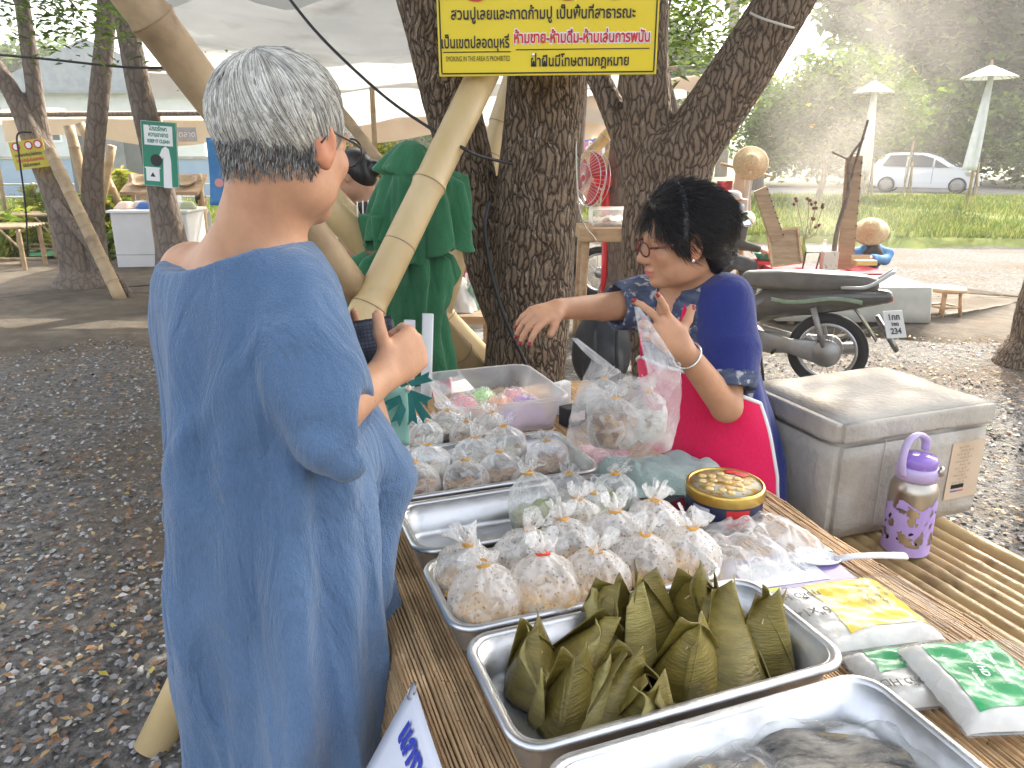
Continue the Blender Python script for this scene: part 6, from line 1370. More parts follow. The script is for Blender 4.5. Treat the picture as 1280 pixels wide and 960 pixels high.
for px in (596, 708, 766):
    q = MB(); cz_ = szz(-14); r0 = 24/272*W; c_ = Vector((sx(px),0,cz_))
    q.add([c_+Vector((r0*.8*math.cos(a), -.0014, r0*.8*math.sin(a))) for a in np.linspace(0,6.1,28)], [tuple(range(28))]); q.build('disc', m_wht, ys_t, local=True)
    q = MB(); vs_ = []; fs_ = []
    for k in range(33):
        a = k/32*6.2832; vs_ += [c_+Vector((r0*math.cos(a),-.0026,r0*math.sin(a))), c_+Vector((r0*.76*math.cos(a),-.0026,r0*.76*math.sin(a)))]
        if k < 32: fs_.append((2*k, 2*k+1, 2*k+3, 2*k+2))
    q.add(vs_, fs_); q.box(c_+Vector((0,-.0032,0)), (r0*1.7,.001,r0*.2), Matrix.Rotation(R(45), 3, 'Y')); q.build('prohibition_ring', m_red, ys_t, local=True)
    q = MB(); q.box(c_+Vector((0,-.0020,0)), (r0*.9,.0008,r0*.16)); q.build('symbol', m_blk, ys_t, local=True)
q = MB()
for px, py in ((666,70),(560,6),(808,6)): q.lathe([(.005,0),(.004,.003),(0,.004)], (sx(px),-.002,szz(py)), 10, rot=frame_to((0,-1,0)))
q.build('nail', MATS['silver'], ys_t, local=True, kind='stuff')
# green notice
m_sgr = mat('notice green', (.008,.20,.115), (.012,.25,.14), scale=2, rough=.4)
yg = 7.32; gl_, gr_ = aty(178,193,yg), aty(222,193,yg); Wg = (gr_-gl_).length; Hg = Wg*1.78; gs = board('notice_board', 'green cleanliness notice on the slim tree trunk', ((gl_.x+gr_.x)/2, yg, aty(200,193,yg).z), Wg, Hg, R(0), R(4.5), m_sgr, 'sign', m_wht)
MB().box((-.006,-.0015,Hg*.285),(Wg*.80,.0014,Hg*.30)).build('text_panel', m_wht, gs, local=True)
for s_, z_, sz, w_ in (('โปรดรักษา',.385,.052,.50),('ความสะอาด',.295,.052,.56),('KEEP IT CLEAN',.195,.040,.62)): text(s_, sz, (-.006,-.0035,Hg*z_), FR, m_sgr, gs, width=Wg*w_, bold=.002)
q = MB(); q.box((-.075,-.0015,-Hg*.32),(Wg*.38,.0014,Hg*.20)); q.box((-.075,-.0022,-Hg*.215),(Wg*.44,.0014,Hg*.022)); q.build('bin_symbol', m_wht, gs, local=True)
q = MB(); q.add([(Vector((-.075,-.0032,-Hg*.33))+Vector((.028*math.cos(R(90+120*k)),0,.028*math.sin(R(90+120*k))))) for k in range(3)], [(0,1,2)]); q.build('recycle_symbol', m_blk, gs, local=True)
q = MB(); q.add([Vector((x_,-.0016,z_)) for x_, z_ in ((.02,-.30),(.10,-.30),(.10,-.05),(.085,.05),(.055,.075),(.02,.05),(-.01,-.02),(.01,-.05),(.03,-.02))], [tuple(range(8,-1,-1))]); q.lathe([(.028,0),(.028,.001),(0,.0012)], (.058,-.0018,.105), 16, rot=frame_to((0,-1,0))); q.build('figure_symbol', m_wht, gs, local=True)
q = MB(); q.lathe([(.055,0),(.055,.001),(0,.0012)], (-.035,-.0034,-.055), 18, rot=frame_to((0,-1,0))); q.build('sack_symbol', m_blk, gs, local=True)
# small yellow notice
yy_ = 8.32; a_, b_ = aty(15,196,yy_), aty(57,190,yy_); Wy = (b_-a_).length; ysm = board('notice_board', 'small faded yellow notice on the slender leaning tree', tuple((a_+b_)/2), Wy, Wy*.78, 0, -R(7), mat('notice dull yellow', (.52,.42,.03), (.58,.48,.06), scale=4, rough=.5), 'sign')
for i in range(3): q = MB(); q.lathe([(.045,0),(.045,.001),(0,.0012)], (-.11+.10*i+(.06 if i else 0)*.6,-.002,.09), 18, rot=frame_to((0,-1,0))); q.build('prohibition_ring', m_red, ysm, local=True); q = MB(); q.lathe([(.030,0),(.030,.001),(0,.0012)], (-.11+.10*i+(.06 if i else 0)*.6,-.0034,.09), 18, rot=frame_to((0,-1,0))); q.build('disc', m_wht, ysm, local=True)
for s_, z_, w_, mt_ in (('สวนปูเลยและกาดก้ามปู เป็นพื้นที่สาธารณะ',.00,.80,m_blk),('ห้ามขาย-ห้ามดื่ม-ห้ามเล่นการพนัน',-.055,.80,m_red),('ฝ่าฝืนมีโทษตามกฎหมาย',-.105,.5,m_blk)): text(s_, .045, (0,-.003,z_), FR, mt_, ysm, width=Wy*w_, bold=.001)
# wires
m_wire = mat('black wire', (.012,.012,.013), rough=.5)
def wire(label, pts, r, n=6, name='wire', mt=None):
    sp = spline(pts, 10); o = MB().tube(sp, r, n).build(name, mt or m_wire, None, smooth=True); o.data.transform(Matrix.Translation(-sp[0])); o.location = sp[0]; return tag(o, label, 'wire')
wire('twisted black wire sagging from the tarp to the notice tree', [aty(340,-30,2.9), aty(400,45,2.85), aty(480,120,2.8), aty(545,165,2.72), aty(575,183,2.55), aty(600,195,2.6), aty(640,205,2.76)], .0055)
wire('black cable trailing down the front of the notice tree', [aty(612,250,2.80), aty(606,285,2.76), aty(614,340,2.75), aty(632,400,2.74), aty(655,450,2.74), aty(672,492,2.72)], .0075)
wire('thin wire crossing before the left trees', [aty(-30,66,7.0), aty(60,74,7.0), aty(160,84,7.0), aty(250,84,7.0)], .010)
wire('dark wire hanging from the small yellow notice', [aty(40,165,8.1), aty(22,168,8.1), aty(24,196,8.1), aty(32,260,8.1), aty(35,320,8.1)], .010)
wire('pale string tied round the thick forked limb', [aty(938,16,4.02), aty(950,22,3.93), aty(968,28,3.90), aty(988,34,3.97), aty(994,34,4.05)], .006, name='string', mt=mat('string', (.6,.57,.5), rough=.8))
wire('white cord hanging on the notice tree side', [aty(722,20,3.0), aty(720,120,2.9), aty(724,260,2.88), aty(745,300,3.4)], .003, name='string', mt=MATS['string'])

# ================================================================ tarps and stalls behind
m_tarp = mat('grey tarp', (.60,.60,.57), (.72,.72,.68), scale=1.2, rough=.7, transl=.45, c3=(.40,.38,.34), c3scale=2.0, c3lo=.55, c3hi=.8, bump=.4, bscale=6, dist=.03)
m_tarp2 = mat('peach tarp', (.66,.54,.43), (.72,.62,.52), scale=1.5, rough=.7, transl=.45); m_tarp3 = mat('white awning', (.62,.60,.57), (.70,.69,.66), scale=1.0, rough=.7, transl=.5)
def tarp(label, p00, p10, p01, p11, sag, mt, wav=.05, hem=.14, sd=0, cat='tarp'):
    p00, p10, p01, p11 = [Vector(p) for p in (p00, p10, p01, p11)]; q = MB()
    def fn(a, b):
        p = p00.lerp(p10, a).lerp(p01.lerp(p11, a), b); s_ = math.sin(math.pi*a)*math.sin(math.pi*b); return p+Vector((0,0,-sag*s_+wav*mnoise.noise((a*5+sd,b*5,sd))+.3*wav*mnoise.noise((a*14,b*9,sd))))
    q.sheet(fn, 36, 30)
    for b in (0, 1): q.sheet(lambda a, c_: fn(a, b)+Vector((.0, (-.012 if b == 0 else .012), -hem*c_*(1+.25*math.sin(a*19+sd)))), 36, 2)
    o = q.build('tarp', mt, None, smooth=True); o.data.transform(Matrix.Translation(-p00)); o.location = p00; return tag(o, label, cat)
tarp('wide grey tarp stretched above the market walkway', (-2.30,4.9,2.52), (.55,5.0,2.62), (-3.3,8.6,2.40), (1.2,8.8,2.40), .12, m_tarp, .07, .16, 1)
tarp('long sagging white awning behind the grey tarp', (-4.2,9.2,2.42), (1.8,9.4,2.46), (-4.6,12.2,2.25), (2.0,12.4,2.25), .16, m_tarp3, .07, .24, 2)
tarp('peach stall awning behind the white awning', (-8.2,12.8,2.05), (1.6,13.2,2.15), (-8.4,15.2,2.3), (1.6,15.4,2.35), .10, m_tarp2, .05, .34, 3)
tarp('cream stall awning behind the left trees', (-13.5,12.4,2.0), (-8.4,12.6,2.08), (-13.8,15.4,2.35), (-8.6,15.4,2.35), .08, m_tarp2, .05, .30, 4)
tarp('peach awning behind the grey trunks', (.9,11.0,2.35), (3.0,11.2,2.62), (.9,13.6,2.5), (3.0,13.8,2.6), .08, m_tarp2, .06, .2, 5)
pole('long dark awning rail behind the left trees', (-14,12.35,2.06), (1.7,12.7,2.18), .035, .035, m_bark3, 9, 60)
pole('thin rail carrying the white awning', (-4.3,9.15,2.44), (1.9,9.35,2.48), .025, .025, m_bam_old, 7, 61)
for i, x_ in enumerate((-11.5,-8.3,-5.6,-2.6,1.5)): pole('awning post behind the stalls', (x_,12.6,0), (x_+.03,12.6,2.1), .035, .035, m_bam_old, 6, 70+i, 'awning posts')
for i, (x_, y_) in enumerate(((-4.3,9.2),(-1.6,9.2),(-1.2,12.1))): pole('post of the white awning', (x_,y_,0), (x_,y_,2.44), .030, .030, m_bam_old, 6, 80+i, 'white awning posts')
# grey advertising banners under the awning
for i, (px0, px1, py0, py1, y_, col, lb_) in enumerate(((222,246,160,176,12.2,(.34,.33,.34),'grey advertising strip under the peach awning'),(418,452,158,176,12.0,(.38,.40,.42),'pale grey advertising strip behind the thin rafter'))):
    a, b = aty(px0,(py0+py1)/2,y_), aty(px1,(py0+py1)/2,y_); t = board('banner', lb_, tuple((a+b)/2), (b-a).length, (py1-py0)/FPX*y_, 0, 0, mat('banner %d' % i, col, tuple(min(1, k*1.2) for k in col), scale=6, rough=.6, c3=(.5,.25,.15), c3scale=3, c3lo=.6, c3hi=.66), 'banner')
    text('ตลาด', .12, (0,-.006,0), FR, m_wht, t)
def box_thing(name, label, cat, c, d, mt, rz=0, parts=()):
    t = thing(name, (c[0], c[1], c[2]), label, cat, None, rz); MB().box((0,0,d[2]/2), d).build('body', mt, t, local=True, bevel=min(d)*.04)
    for nm, pc_, pd, pm in parts: MB().box(pc_, pd).build(nm, pm, t, local=True)
    return t
# --- left side: trestle tables, white counter, plants
m_wood = mat('old wood', (.26,.17,.10), (.38,.26,.16), scale=5, rough=.7, bump=.3, bscale=40, stretch=(1,6,6)); m_wood2 = mat('fresh wood', (.42,.26,.13), (.54,.36,.20), scale=4, rough=.55, stretch=(1,5,5), c3=(.32,.18,.09), c3scale=8)
def trestle(label, c, w, d, h, rz, n=8, grp=None, name='bamboo_stand'):
    t = thing(name, c, label, 'table', grp, rz)
    for i in range(n): bamboo('slat', (-w/2, -d/2+d*i/(n-1), h), (w/2, -d/2+d*i/(n-1), h), .018, .018, m_bam_old, t, 5, i, n=8).data.transform(Matrix.Translation(Vector(c)))
    for sx_ in (-1,1):
        for sy_ in (-1,1): bamboo('leg', (sx_*w*.42, sy_*d*.45, 0), (sx_*w*.42, sy_*d*.45, h-.02), .03, .03, m_bam_old, t, 3, 9, n=8).data.transform(Matrix.Translation(Vector(c)))
    for sy_ in (-1,1): bamboo('stretcher', (-w*.42, sy_*d*.45, h*.25), (w*.42, sy_*d*.45, h*.25), .02, .02, m_bam_old, t, 4, 8, n=8).data.transform(Matrix.Translation(Vector(c)))
    for sx_ in (-1,1): bamboo('brace', (sx_*w*.42, -d*.45, h*.55), (sx_*w*.25, -d*.45, h-.03), .015, .015, m_bam_old, t, 2, 8, n=8).data.transform(Matrix.Translation(Vector(c)))
    return t
trestle('low bamboo slat table at the end of the row before the lawn', tuple(atz(-6,342,0)), 1.25, .6, .62, .1); trestle('bamboo slat table beside the small yellow notice tree', tuple(atz(42,322,0)), 1.3, .6, .66, -.05)
trestle('far bamboo slat table seen between the slim trunks', tuple(atz(120,312,0)), 1.6, .6, .60, .0)
wc = atz(172,338,0); ct = box_thing('counter', 'white boxy counter loaded with packets behind the blue dress', 'counter', (wc.x+.25, wc.y+.3, 0), (1.0,.7,.78), mat('white counter', (.66,.66,.66), (.72,.72,.72), scale=3, rough=.5), .05, (('top', (0,0,.79), (1.06,.76,.03), m_wht),('plinth_line', (0,-.352,.22), (1.0,.004,.012), m_conc)))
rr = random.Random(4)
for i in range(7):
    cc = ((.75,.55,.45),(.55,.5,.42),(.05,.12,.35),(.7,.68,.62),(.62,.3,.2),(.55,.55,.5),(.3,.33,.2))[i]; nm = ('pink','tan','navy','white','orange','grey','olive')[i]
    t = thing('packet', (wc.x-.15+.14*i, wc.y+.25+.12*(i % 2), .81), nm+' packet lying on the white counter', 'packet', 'packets on the white counter', rr.uniform(-.4,.4)); q = MB(); q.sheet(lambda a, b: ((a-.5)*.22,(b-.5)*.26,.004+.09*(max(0,min(1,min(a,1-a)*4))*max(0,min(1,min(b,1-b)*4)))**.6), 10, 10); q.build('wrapper', mat('packet %d' % i, cc, rough=.4), t, smooth=True, local=True)
# rack with leaning baskets behind the counter
rk = thing('display_rack', (wc.x+.1, wc.y+1.0, 0), 'slanted bamboo display rack behind the white counter', 'rack')
for sx_ in (-.5,.5): bamboo('post', (wc.x+.1+sx_, wc.y+1.0, 0), (wc.x+.1+sx_, wc.y+1.0, 1.25), .03, .03, m_bam_old, rk, 4, 3)
q = MB(); q.box((wc.x+.1, wc.y+.95, 1.1), (1.1,.5,.05), Matrix.Rotation(R(28), 3, 'X')); q.build('shelf', m_wood, rk); q = MB(); q.box((wc.x+.1, wc.y+.80, .72), (1.1,.4,.04)); q.build('shelf', m_wood, rk)
for i in range(3):
    t = thing('basket', (wc.x-.2+.32*i, wc.y+.92, 1.12), ('first','second','third')[i]+' woven basket on the display rack, counted from the upright slim tree', 'basket', 'baskets on the display rack'); q = MB(); q.lathe([(.10,0),(.14,.05),(.135,.052),(.095,.006)], (0,0,0), 16, rot=Matrix.Rotation(R(28), 3, 'X')); q.build('bowl', m_bam_old, t, smooth=True, local=True)
def plant(label, c, h, n, pal, seed, leaf=.22, name='leafy_plant', spread=.35, ratio=.22, pot=None):
    r = np.random.default_rng(seed); t = thing(name, c, label, 'plant'); m_ = MB(); P_ = []
    for i in range(9):
        a = r.random()*6.28; e = Vector((math.cos(a)*spread*r.random(), math.sin(a)*spread*r.random(), h*(.6+.4*r.random()))); sp = spline([(0,0,.0), e*.5+Vector((0,0,h*.1)), e], 4); m_.tube(sp, list(np.linspace(.012,.004,len(sp))), 5)
        P_ += [np.array(p[:])+r.normal(size=3)*.05 for p in sp[1:] for _ in range(n//70+1)]
    m_.build('stem', m_bark3, t, smooth=True, local=True, kind='stuff'); P_ = np.array(P_); tone = pal[r.integers(0,len(pal),len(P_))]*(.8+.5*r.random((len(P_),1)))
    link_mesh('leaves', leaf_mesh('leaves', P_, leaf, r, ratio, .2, tone), m_leaf, t, kind='stuff')
    if pot: MB().lathe([(pot*.7,0),(pot,pot*1.6),(pot*.9,pot*1.6),(pot*.85,pot*1.4)], n=18).build('pot', mat('clay pot', (.28,.12,.06), rough=.8) if 'clay pot' not in MATS else MATS['clay pot'], t, smooth=True, local=True)
    return t
PAL_Y = np.array([(.30,.36,.04),(.40,.42,.06),(.22,.32,.05),(.48,.44,.08)])
for i, (px, py, h, pl_, lf, lbl) in enumerate(((18,326,.7,PAL_Y,.34,'yellow green spiky plant before the bamboo slat table'),(160,318,1.35,PAL_Y,.30,'tall yellow leaved plant left of the white counter'),(142,326,.9,PAL_Y,.26,'yellow shrub between the slim trunks'),(92,322,.8,PAL_B,.26,'dark bladed plant behind the slender leaning tree'),(48,316,1.0,PAL_Y,.24,'bushy yellow green plant behind the slat tables'),(-10,318,1.0,PAL_Y,.24,'reddish green plant at the edge of the lawn'),(118,330,.45,PAL_B,.3,'low bladed plant at the foot of the upright tree'))):
    plant(lbl, tuple(atz(px,py,0)), h, 380, pl_, 100+i, lf, 'garden_plant', .4, .18)
# --- houses and walls beyond
m_wallw = mat('white render', (.62,.62,.60), (.68,.68,.66), scale=2, rough=.85); m_wallb = mat('blue wall', (.28,.38,.52), (.34,.44,.58), scale=1, rough=.8); m_roofg = mat('grey roof sheet', (.25,.27,.30), (.32,.34,.36), scale=3, rough=.6); m_pane = mat('dark pane', (.10,.12,.14), rough=.1)
def house(label, c, w, d, h, ridge, wall, roof, wins, rz=0):
    t = thing('house', c, label, 'house', None, rz); MB().box((0,0,h/2),(w,d,h)).build('wall', wall, t, local=True)
    q = MB(); e = .5; q.add([(-w/2-e,-d/2-e,h),(w/2+e,-d/2-e,h),(w/2+e,d/2+e,h),(-w/2-e,d/2+e,h),(0,-d/2-e,h+ridge),(0,d/2+e,h+ridge)], [(0,1,4),(2,3,5),(0,4,5,3),(1,2,5,4)]); q.build('roof', roof, t, local=True, solid=.12)
    q = MB(); q.add([(-w/2,-d/2-.01,h),(w/2,-d/2-.01,h),(0,-d/2-.01,h+ridge*w/(w+2*e))], [(0,1,2)]); q.build('gable', wall, t, local=True)
    for (x, z, ww, hh) in wins:
        f = MB().box((x,-d/2-.03,z),(ww,.06,hh)).build('window', m_wht, t, local=True); MB().box((x,-d/2-.065,z),(ww*.86,.02,hh*.84)).build('pane', m_pane, f, local=True)
    return t
house('white gabled house with a grey sheet roof beyond the lawn', (-17.5,38,0), 8.5, 8, 4.0, 2.0, m_wallw, m_roofg, ((-2.5,2.6,1.4,1.2),(2.6,2.6,1.4,1.2)), .0)
house('low white house behind the slender leaning tree', (-27,40,0), 9, 8, 3.4, 1.5, m_wallw, m_roofg, ((-2,2.0,1.6,1.2),(2.4,2.0,1.6,1.2)), .05)
house('tall pale house behind the green notice trunk', (-14.5,58,0), 8, 8, 4.6, 1.6, m_wallw, m_roofg, ((-2,3.4,1.4,1.2),(2,3.4,1.4,1.2)), -.05)
def gwall(label, a, b, h, mt, th=.2, name='garden_wall'):
    a, b = Vector(a), Vector(b); d = b-a; t = thing(name, tuple((a+b)/2), label, 'wall', None, math.atan2(d.y, d.x)); MB().box((0,0,h/2),(d.length,th,h)).build('wall', mt, t, local=True); MB().box((0,0,h+.05),(d.length,th+.1,.1)).build('coping', m_conc, t, local=True)
    n_ = max(2, int(d.length/3))
    for i in range(n_+1): MB().box((-d.length/2+d.length*i/n_,-.03,h/2),(.26,th+.1,h+.02)).build('pier', mt, t, local=True)
    return t
gwall('long blue garden wall below the white houses', (-34,27,0), (-9.6,27,0), 1.35, m_wallb); 
box_thing('market_shed', 'dark grey shed behind the bamboo trestle', 'shed', (-9.6,19.5,0), (1.9,1.6,2.2), mat('shed grey', (.16,.17,.18), (.20,.21,.22), scale=3, rough=.7), 0, (('door', (0,-.81,.95), (.8,.02,1.9), m_roofg),('roof', (0,0,2.24), (2.2,1.9,.08), m_roofg)))
# white pickup far behind the dress shoulder, low fence, blue banner flag, a far head
m_carw = mat('white car paint', (.72,.73,.74), rough=.25, coat=.6); m_tyre = mat('tyre', (.02,.02,.021), rough=.85); m_rim = mat('alloy', (.45,.46,.47), rough=.3, metal=.9); m_glass = mat('car glass', (.03,.035,.04), rough=.06, spec=.8)
def fence(label, a, b, n, h, mt):
    a, b = Vector(a), Vector(b); t = thing('rail_fence', tuple(a), label, 'fence')
    for i in range(n+1): p = a.lerp(b, i/n); MB().box((p.x,p.y,h/2),(.08,.08,h)).build('post', mt, t)
    for z in (h*.45, h*.92): q = MB(); q.tube([a+Vector((0,0,z)), b+Vector((0,0,z))], .03, 6); q.build('rail', mt, t)
    return t
fence('pale rail fence along the left lawn', (-26,22,0), (-5,22.5,0), 12, .75, m_conc)
fl = thing('banner', tuple(aty(272,252,9.0)), 'upright blue banner half hidden by the grey hair', 'banner'); o = aty(272,215,9.0)
q = MB(); q.sheet(lambda a, b: o+Vector(((a-.5)*.26+.05*b, .03*math.sin(b*4), (b-.5)*.75)), 6, 12); q.build('cloth', mat('banner blue', (.05,.22,.52), (.07,.28,.60), scale=4, rough=.6), fl, smooth=True, solid=.006)
q = MB(); q.tube([aty(278,170,9.02), Vector((o.x+.10,9.02,0))], .012, 6); q.build('pole', m_conc, fl)
q = MB(); q.lathe([(.05,0),(.05,.002),(0,.003)], o+Vector((.02,-.04,-.12)), 16, rot=frame_to((0,-1,0))); q.build('emblem', mat('banner pink', (.75,.35,.32), rough=.6), fl)
# ================================================================ people further back
def simple_person(label, head_c, fd, k, skin, shirt, pts, hair=(.012,.011,.011), h=.012, hairkind='short', arms=(), legs=None, trousers=None):
    """one continuous body with neck, tapered limbs; clothing as child shells"""
    t = thing('person', (pts['hip'][0], pts['hip'][1], 0), label, 'person'); H = Head(head_c, fd, k)
    P_ = [Vector(p) for a in arms for p in a]+[Vector(pts['hip']), Vector(pts['neck']), H.c]+([Vector(p) for l in legs for p in l] if legs else [])
    lo = [min(p[i] for p in P_)-.22 for i in range(3)]; hi = [max(p[i] for p in P_)+.22 for i in range(3)]
    F = Field(lo, hi, h); H.build(F, True); nk = Vector(pts['neck']); hp = Vector(pts['hip']); F.cone(H.p(0,-.03,-.05), nk+Vector((0,0,.03)), .05*k, .055*k, .03)
    F.path([nk-Vector((0,0,.06)), nk.lerp(hp, .5), hp], [.10,.11,.13], .05)
    for a in arms:
        F.cone(nk, a[0], .06, .05, .04); F.path(a[:3], [.048,.038,.026], .02)
        hand(F, a[2], Vector(a[2])-Vector(a[1]), Vector((0,-.6,.8)), Vector((-1,0,0)), .95, (.5,.5,.5,.5), .05)
    if legs:
        for l in legs: F.path(l, [.085,.058,.04], .03); F.path([l[2], Vector(l[2])+Vector(fd).normalized()*.14-Vector((0,0,.02))], [.038,.026], .02)
    me = F.mesh('body', t.location); vcolor(me, H.colors(F.V, skin)); link_mesh('body', me, m_skin, t)
    F = Field(lo, hi, h); F.path([nk-Vector((0,0,.03)), nk.lerp(hp, .5), hp-Vector((0,0,.04))], [.115,.135,.155], .05)
    for a in arms: F.cone(nk-Vector((0,0,.01)), a[0], .066, .064, .04); F.path([a[0], Vector(a[0]).lerp(Vector(a[1]), pts.get('sleeve', .6))], [.064,.060], .02); 
    if pts.get('sleeve', .6) > .95:
        for a in arms: F.cone(a[1], Vector(a[1]).lerp(Vector(a[2]), .9), .056, .042, .02)
    F.cone(nk+Vector(fd)*.03+Vector((0,0,.04)), nk+Vector((0,0,.12)), .05, .07, .01, True); F.disp(lambda X, Y, Z: .006*npnoise(X, Y, Z*.6, 3, 7, 30))
    link_mesh('shirt', F.mesh('shirt', t.location), shirt, t)
    if legs and trousers:
        F = Field(lo, hi, h)
        for l in legs: F.path([l[0], l[1], Vector(l[1]).lerp(Vector(l[2]), .9)], [.105,.078,.06], .05)
        F.disp(lambda X, Y, Z: .005*npnoise(X, Y, Z, 3, 7, 30)); link_mesh('trousers', F.mesh('trousers', t.location), trousers, t)
    F = Field(np.array(H.c)-.2, np.array(H.c)+.2, .007)
    F.ell(H.p(0,-.020,.044), (.083*k,.101*k,.082*k), H.M, .001); F.ell(H.p(0,-.06,-.01), (.072*k,.055*k,.075*k), H.M, .03); F.ell(H.p(0,.13,-.05), (.13*k,.10*k,.10*k), H.M, .012, True)
    if hairkind == 'tied': F.ell(H.p(0,-.125,-.02), (.030*k,.035*k,.038*k), H.M, .015)
    me = F.mesh('hair', t.location); vcolor(me, np.tile(hair, (len(me.vertices), 1))); link_mesh('hair', me, m_hair, t)
    return t, H
m_brown = mat('dark brown tee', (.028,.022,.018), (.045,.036,.030), scale=8, rough=.9); SK = (.55,.31,.20)
hd_c = aty(441,221,3.7); nk_ = aty(462,268,3.7)
p3, H3 = simple_person('dark haired helper in a striped sleeve brown shirt at the next stall', hd_c, (-.75,.25,-.42), 1.0, SK, m_brown, {'neck': nk_, 'hip': (nk_.x+.08, 3.78, .75), 'sleeve': .55}, hairkind='tied',
    arms=((aty(456,275,3.58), aty(468,325,3.52), aty(420,306,3.46)), (aty(480,270,3.85), aty(500,330,3.85), aty(455,330,3.7))), legs=None)
for i in range(3):
    q = MB(); a_, b_ = aty(445+7*i,256-1*i,3.51), aty(450+7*i,298,3.475); q.tube([a_+Vector((0,.03,.01)), a_.lerp(b_, .4), b_], .0075, 6, flat=.5); q.build('sleeve_stripe', m_wht, p3, smooth=True)
q = MB(); r_ = random.Random(3)
for i in range(9): q.lathe([(.004,-.012),(.018,-.006),(.020,.004),(.006,.014)], H3.p(.035*math.cos(i*.7)+.02,-.108,-.012+.028*math.sin(i*.7)), 8, rot=frame_to((r_.uniform(-1,1),r_.uniform(-1,1),r_.uniform(-1,1))))
q.build('hair_tie', mat('scrunchie', (.55,.22,.20), (.62,.35,.12), scale=40, rough=.8), p3, smooth=True)
q = MB(); w_ = aty(424,306,3.46); q.tube([w_+Vector((.006*math.sin(a)*.3, .030*math.cos(a), .030*math.sin(a))) for a in np.linspace(0,6.283,20)], .006, 6, False); q.build('watch', MATS['silver'], p3, smooth=True)
# a far head behind the blue shoulder
hf = aty(252,250,13.0); simple_person('far person in a grey shirt behind the blue shoulder', hf, (.8,-.5,0), 1.0, (.40,.22,.15), m_conc, {'neck': hf-Vector((0,0,.19)), 'hip': hf-Vector((0,0,.75)), 'sleeve': .5}, h=.02)
# rider with a cap and a face mask
hr_ = aty(917,252,9.0); nr = hr_-Vector((0,0,.20)); hpz = aty(905,322,9.0)
p4, H4 = simple_person('masked person in a grey cap and dark shirt sitting behind the seller', hr_, (.85,-.45,-.05), 1.0, (.42,.24,.16), mat('dark olive shirt', (.05,.045,.04), (.075,.068,.06), scale=6, rough=.9), {'neck': nr, 'hip': hpz, 'sleeve': .98},
    arms=((nr+Vector((.10,-.12,-.05)), aty(925,305,8.8), aty(950,312,8.7)), (nr+Vector((-.08,.14,-.05)), aty(905,305,9.1), aty(935,310,9.0))), h=.014,
    legs=((hpz+Vector((0,-.08,0)), aty(938,332,8.7), aty(945,378,8.7)), (hpz+Vector((0,.08,0)), aty(930,330,9.0), aty(935,375,9.0))), trousers=mat('dark trousers', (.06,.065,.075), (.08,.085,.095), scale=8, rough=.9))
q = MB(); q.lathe([(.088,.02),(.092,.045),(.085,.085),(.05,.115),(0,.122)], H4.p(0,-.015,.008), 20, rot=H4.M, sy=1.12); q.build('cap', mat('cap cloth', (.55,.53,.48), (.62,.60,.55), scale=10, rough=.9), p4, smooth=True)
q = MB(); q.sheet(lambda a, b: H4.p((a-.5)*.13, .075+.085*b*(1-(a*2-1)**2*.5), .045-.012*b), 8, 5); q.build('cap_peak', MATS['cap cloth'], p4, smooth=True, solid=.006)
q = MB(); q.sheet(lambda a, b: H4.p((a-.5)*.13, .118-.05*(a*2-1)**2+.012*math.sin(b*3.14), -.100+.085*b), 8, 6); q.build('face_mask', mat('mask blue', (.45,.62,.72), (.52,.68,.76), scale=10, rough=.8), p4, smooth=True, solid=.004)
# person in straw hat and blue jacket bending over the display table
hs_ = aty(1088,292,9.0); ns = hs_-Vector((-.03,.0,.17)); hps = ns+Vector((.10,.30,-.45))
p5, H5 = simple_person('person in a straw sun hat and blue jacket bent over the display table', hs_, (-.35,-.75,-.75), 1.0, (.40,.22,.15), mat('blue jacket', (.05,.18,.40), (.08,.24,.48), scale=10, rough=.8, bump=.4, bscale=30), {'neck': ns, 'hip': hps, 'sleeve': .98},
    arms=((ns+Vector((.20,-.02,-.06)), aty(1106,325,8.9), aty(1088,322,8.6)), (ns+Vector((-.18,-.02,-.06)), aty(1045,320,8.9), aty(1062,326,8.6))), h=.014, legs=((hps+Vector((.09,0,0)), hps+Vector((.10,-.15,-.35)), Vector((hps.x+.1, hps.y, .05))), (hps+Vector((-.09,0,0)), hps+Vector((-.10,-.15,-.35)), Vector((hps.x-.1, hps.y, .05)))), trousers=MATS['dark trousers'])
m_straw = mat('straw', (.46,.32,.16), (.58,.43,.24), scale=30, rough=.8, bump=.4, bscale=90)
MH = frame_to((H5.z*.95+H5.y*.10)); q = MB(); q.lathe([(.20,-.035),(.185,-.015),(.105,.018),(.100,.05),(.094,.085),(.07,.105),(0,.110)], H5.p(0,-.01,.055), 26, rot=MH); q.build('straw_hat', m_straw, p5, smooth=True, solid=.004)
q = MB(); F = Field(np.array(ns)-.3, np.array(ns)+.25, .014); F.ell(ns+Vector((-.01,-.10,-.10)), (.13,.08,.13), None, .01); F.ell(ns+Vector((0,-.03,.02)), (.09,.09,.06), None, .03); me = F.mesh('scarf', p5.location); link_mesh('scarf', me, m_brown, p5)
# arm of a vendor in red at the stall, other shoppers are hidden by the bamboo

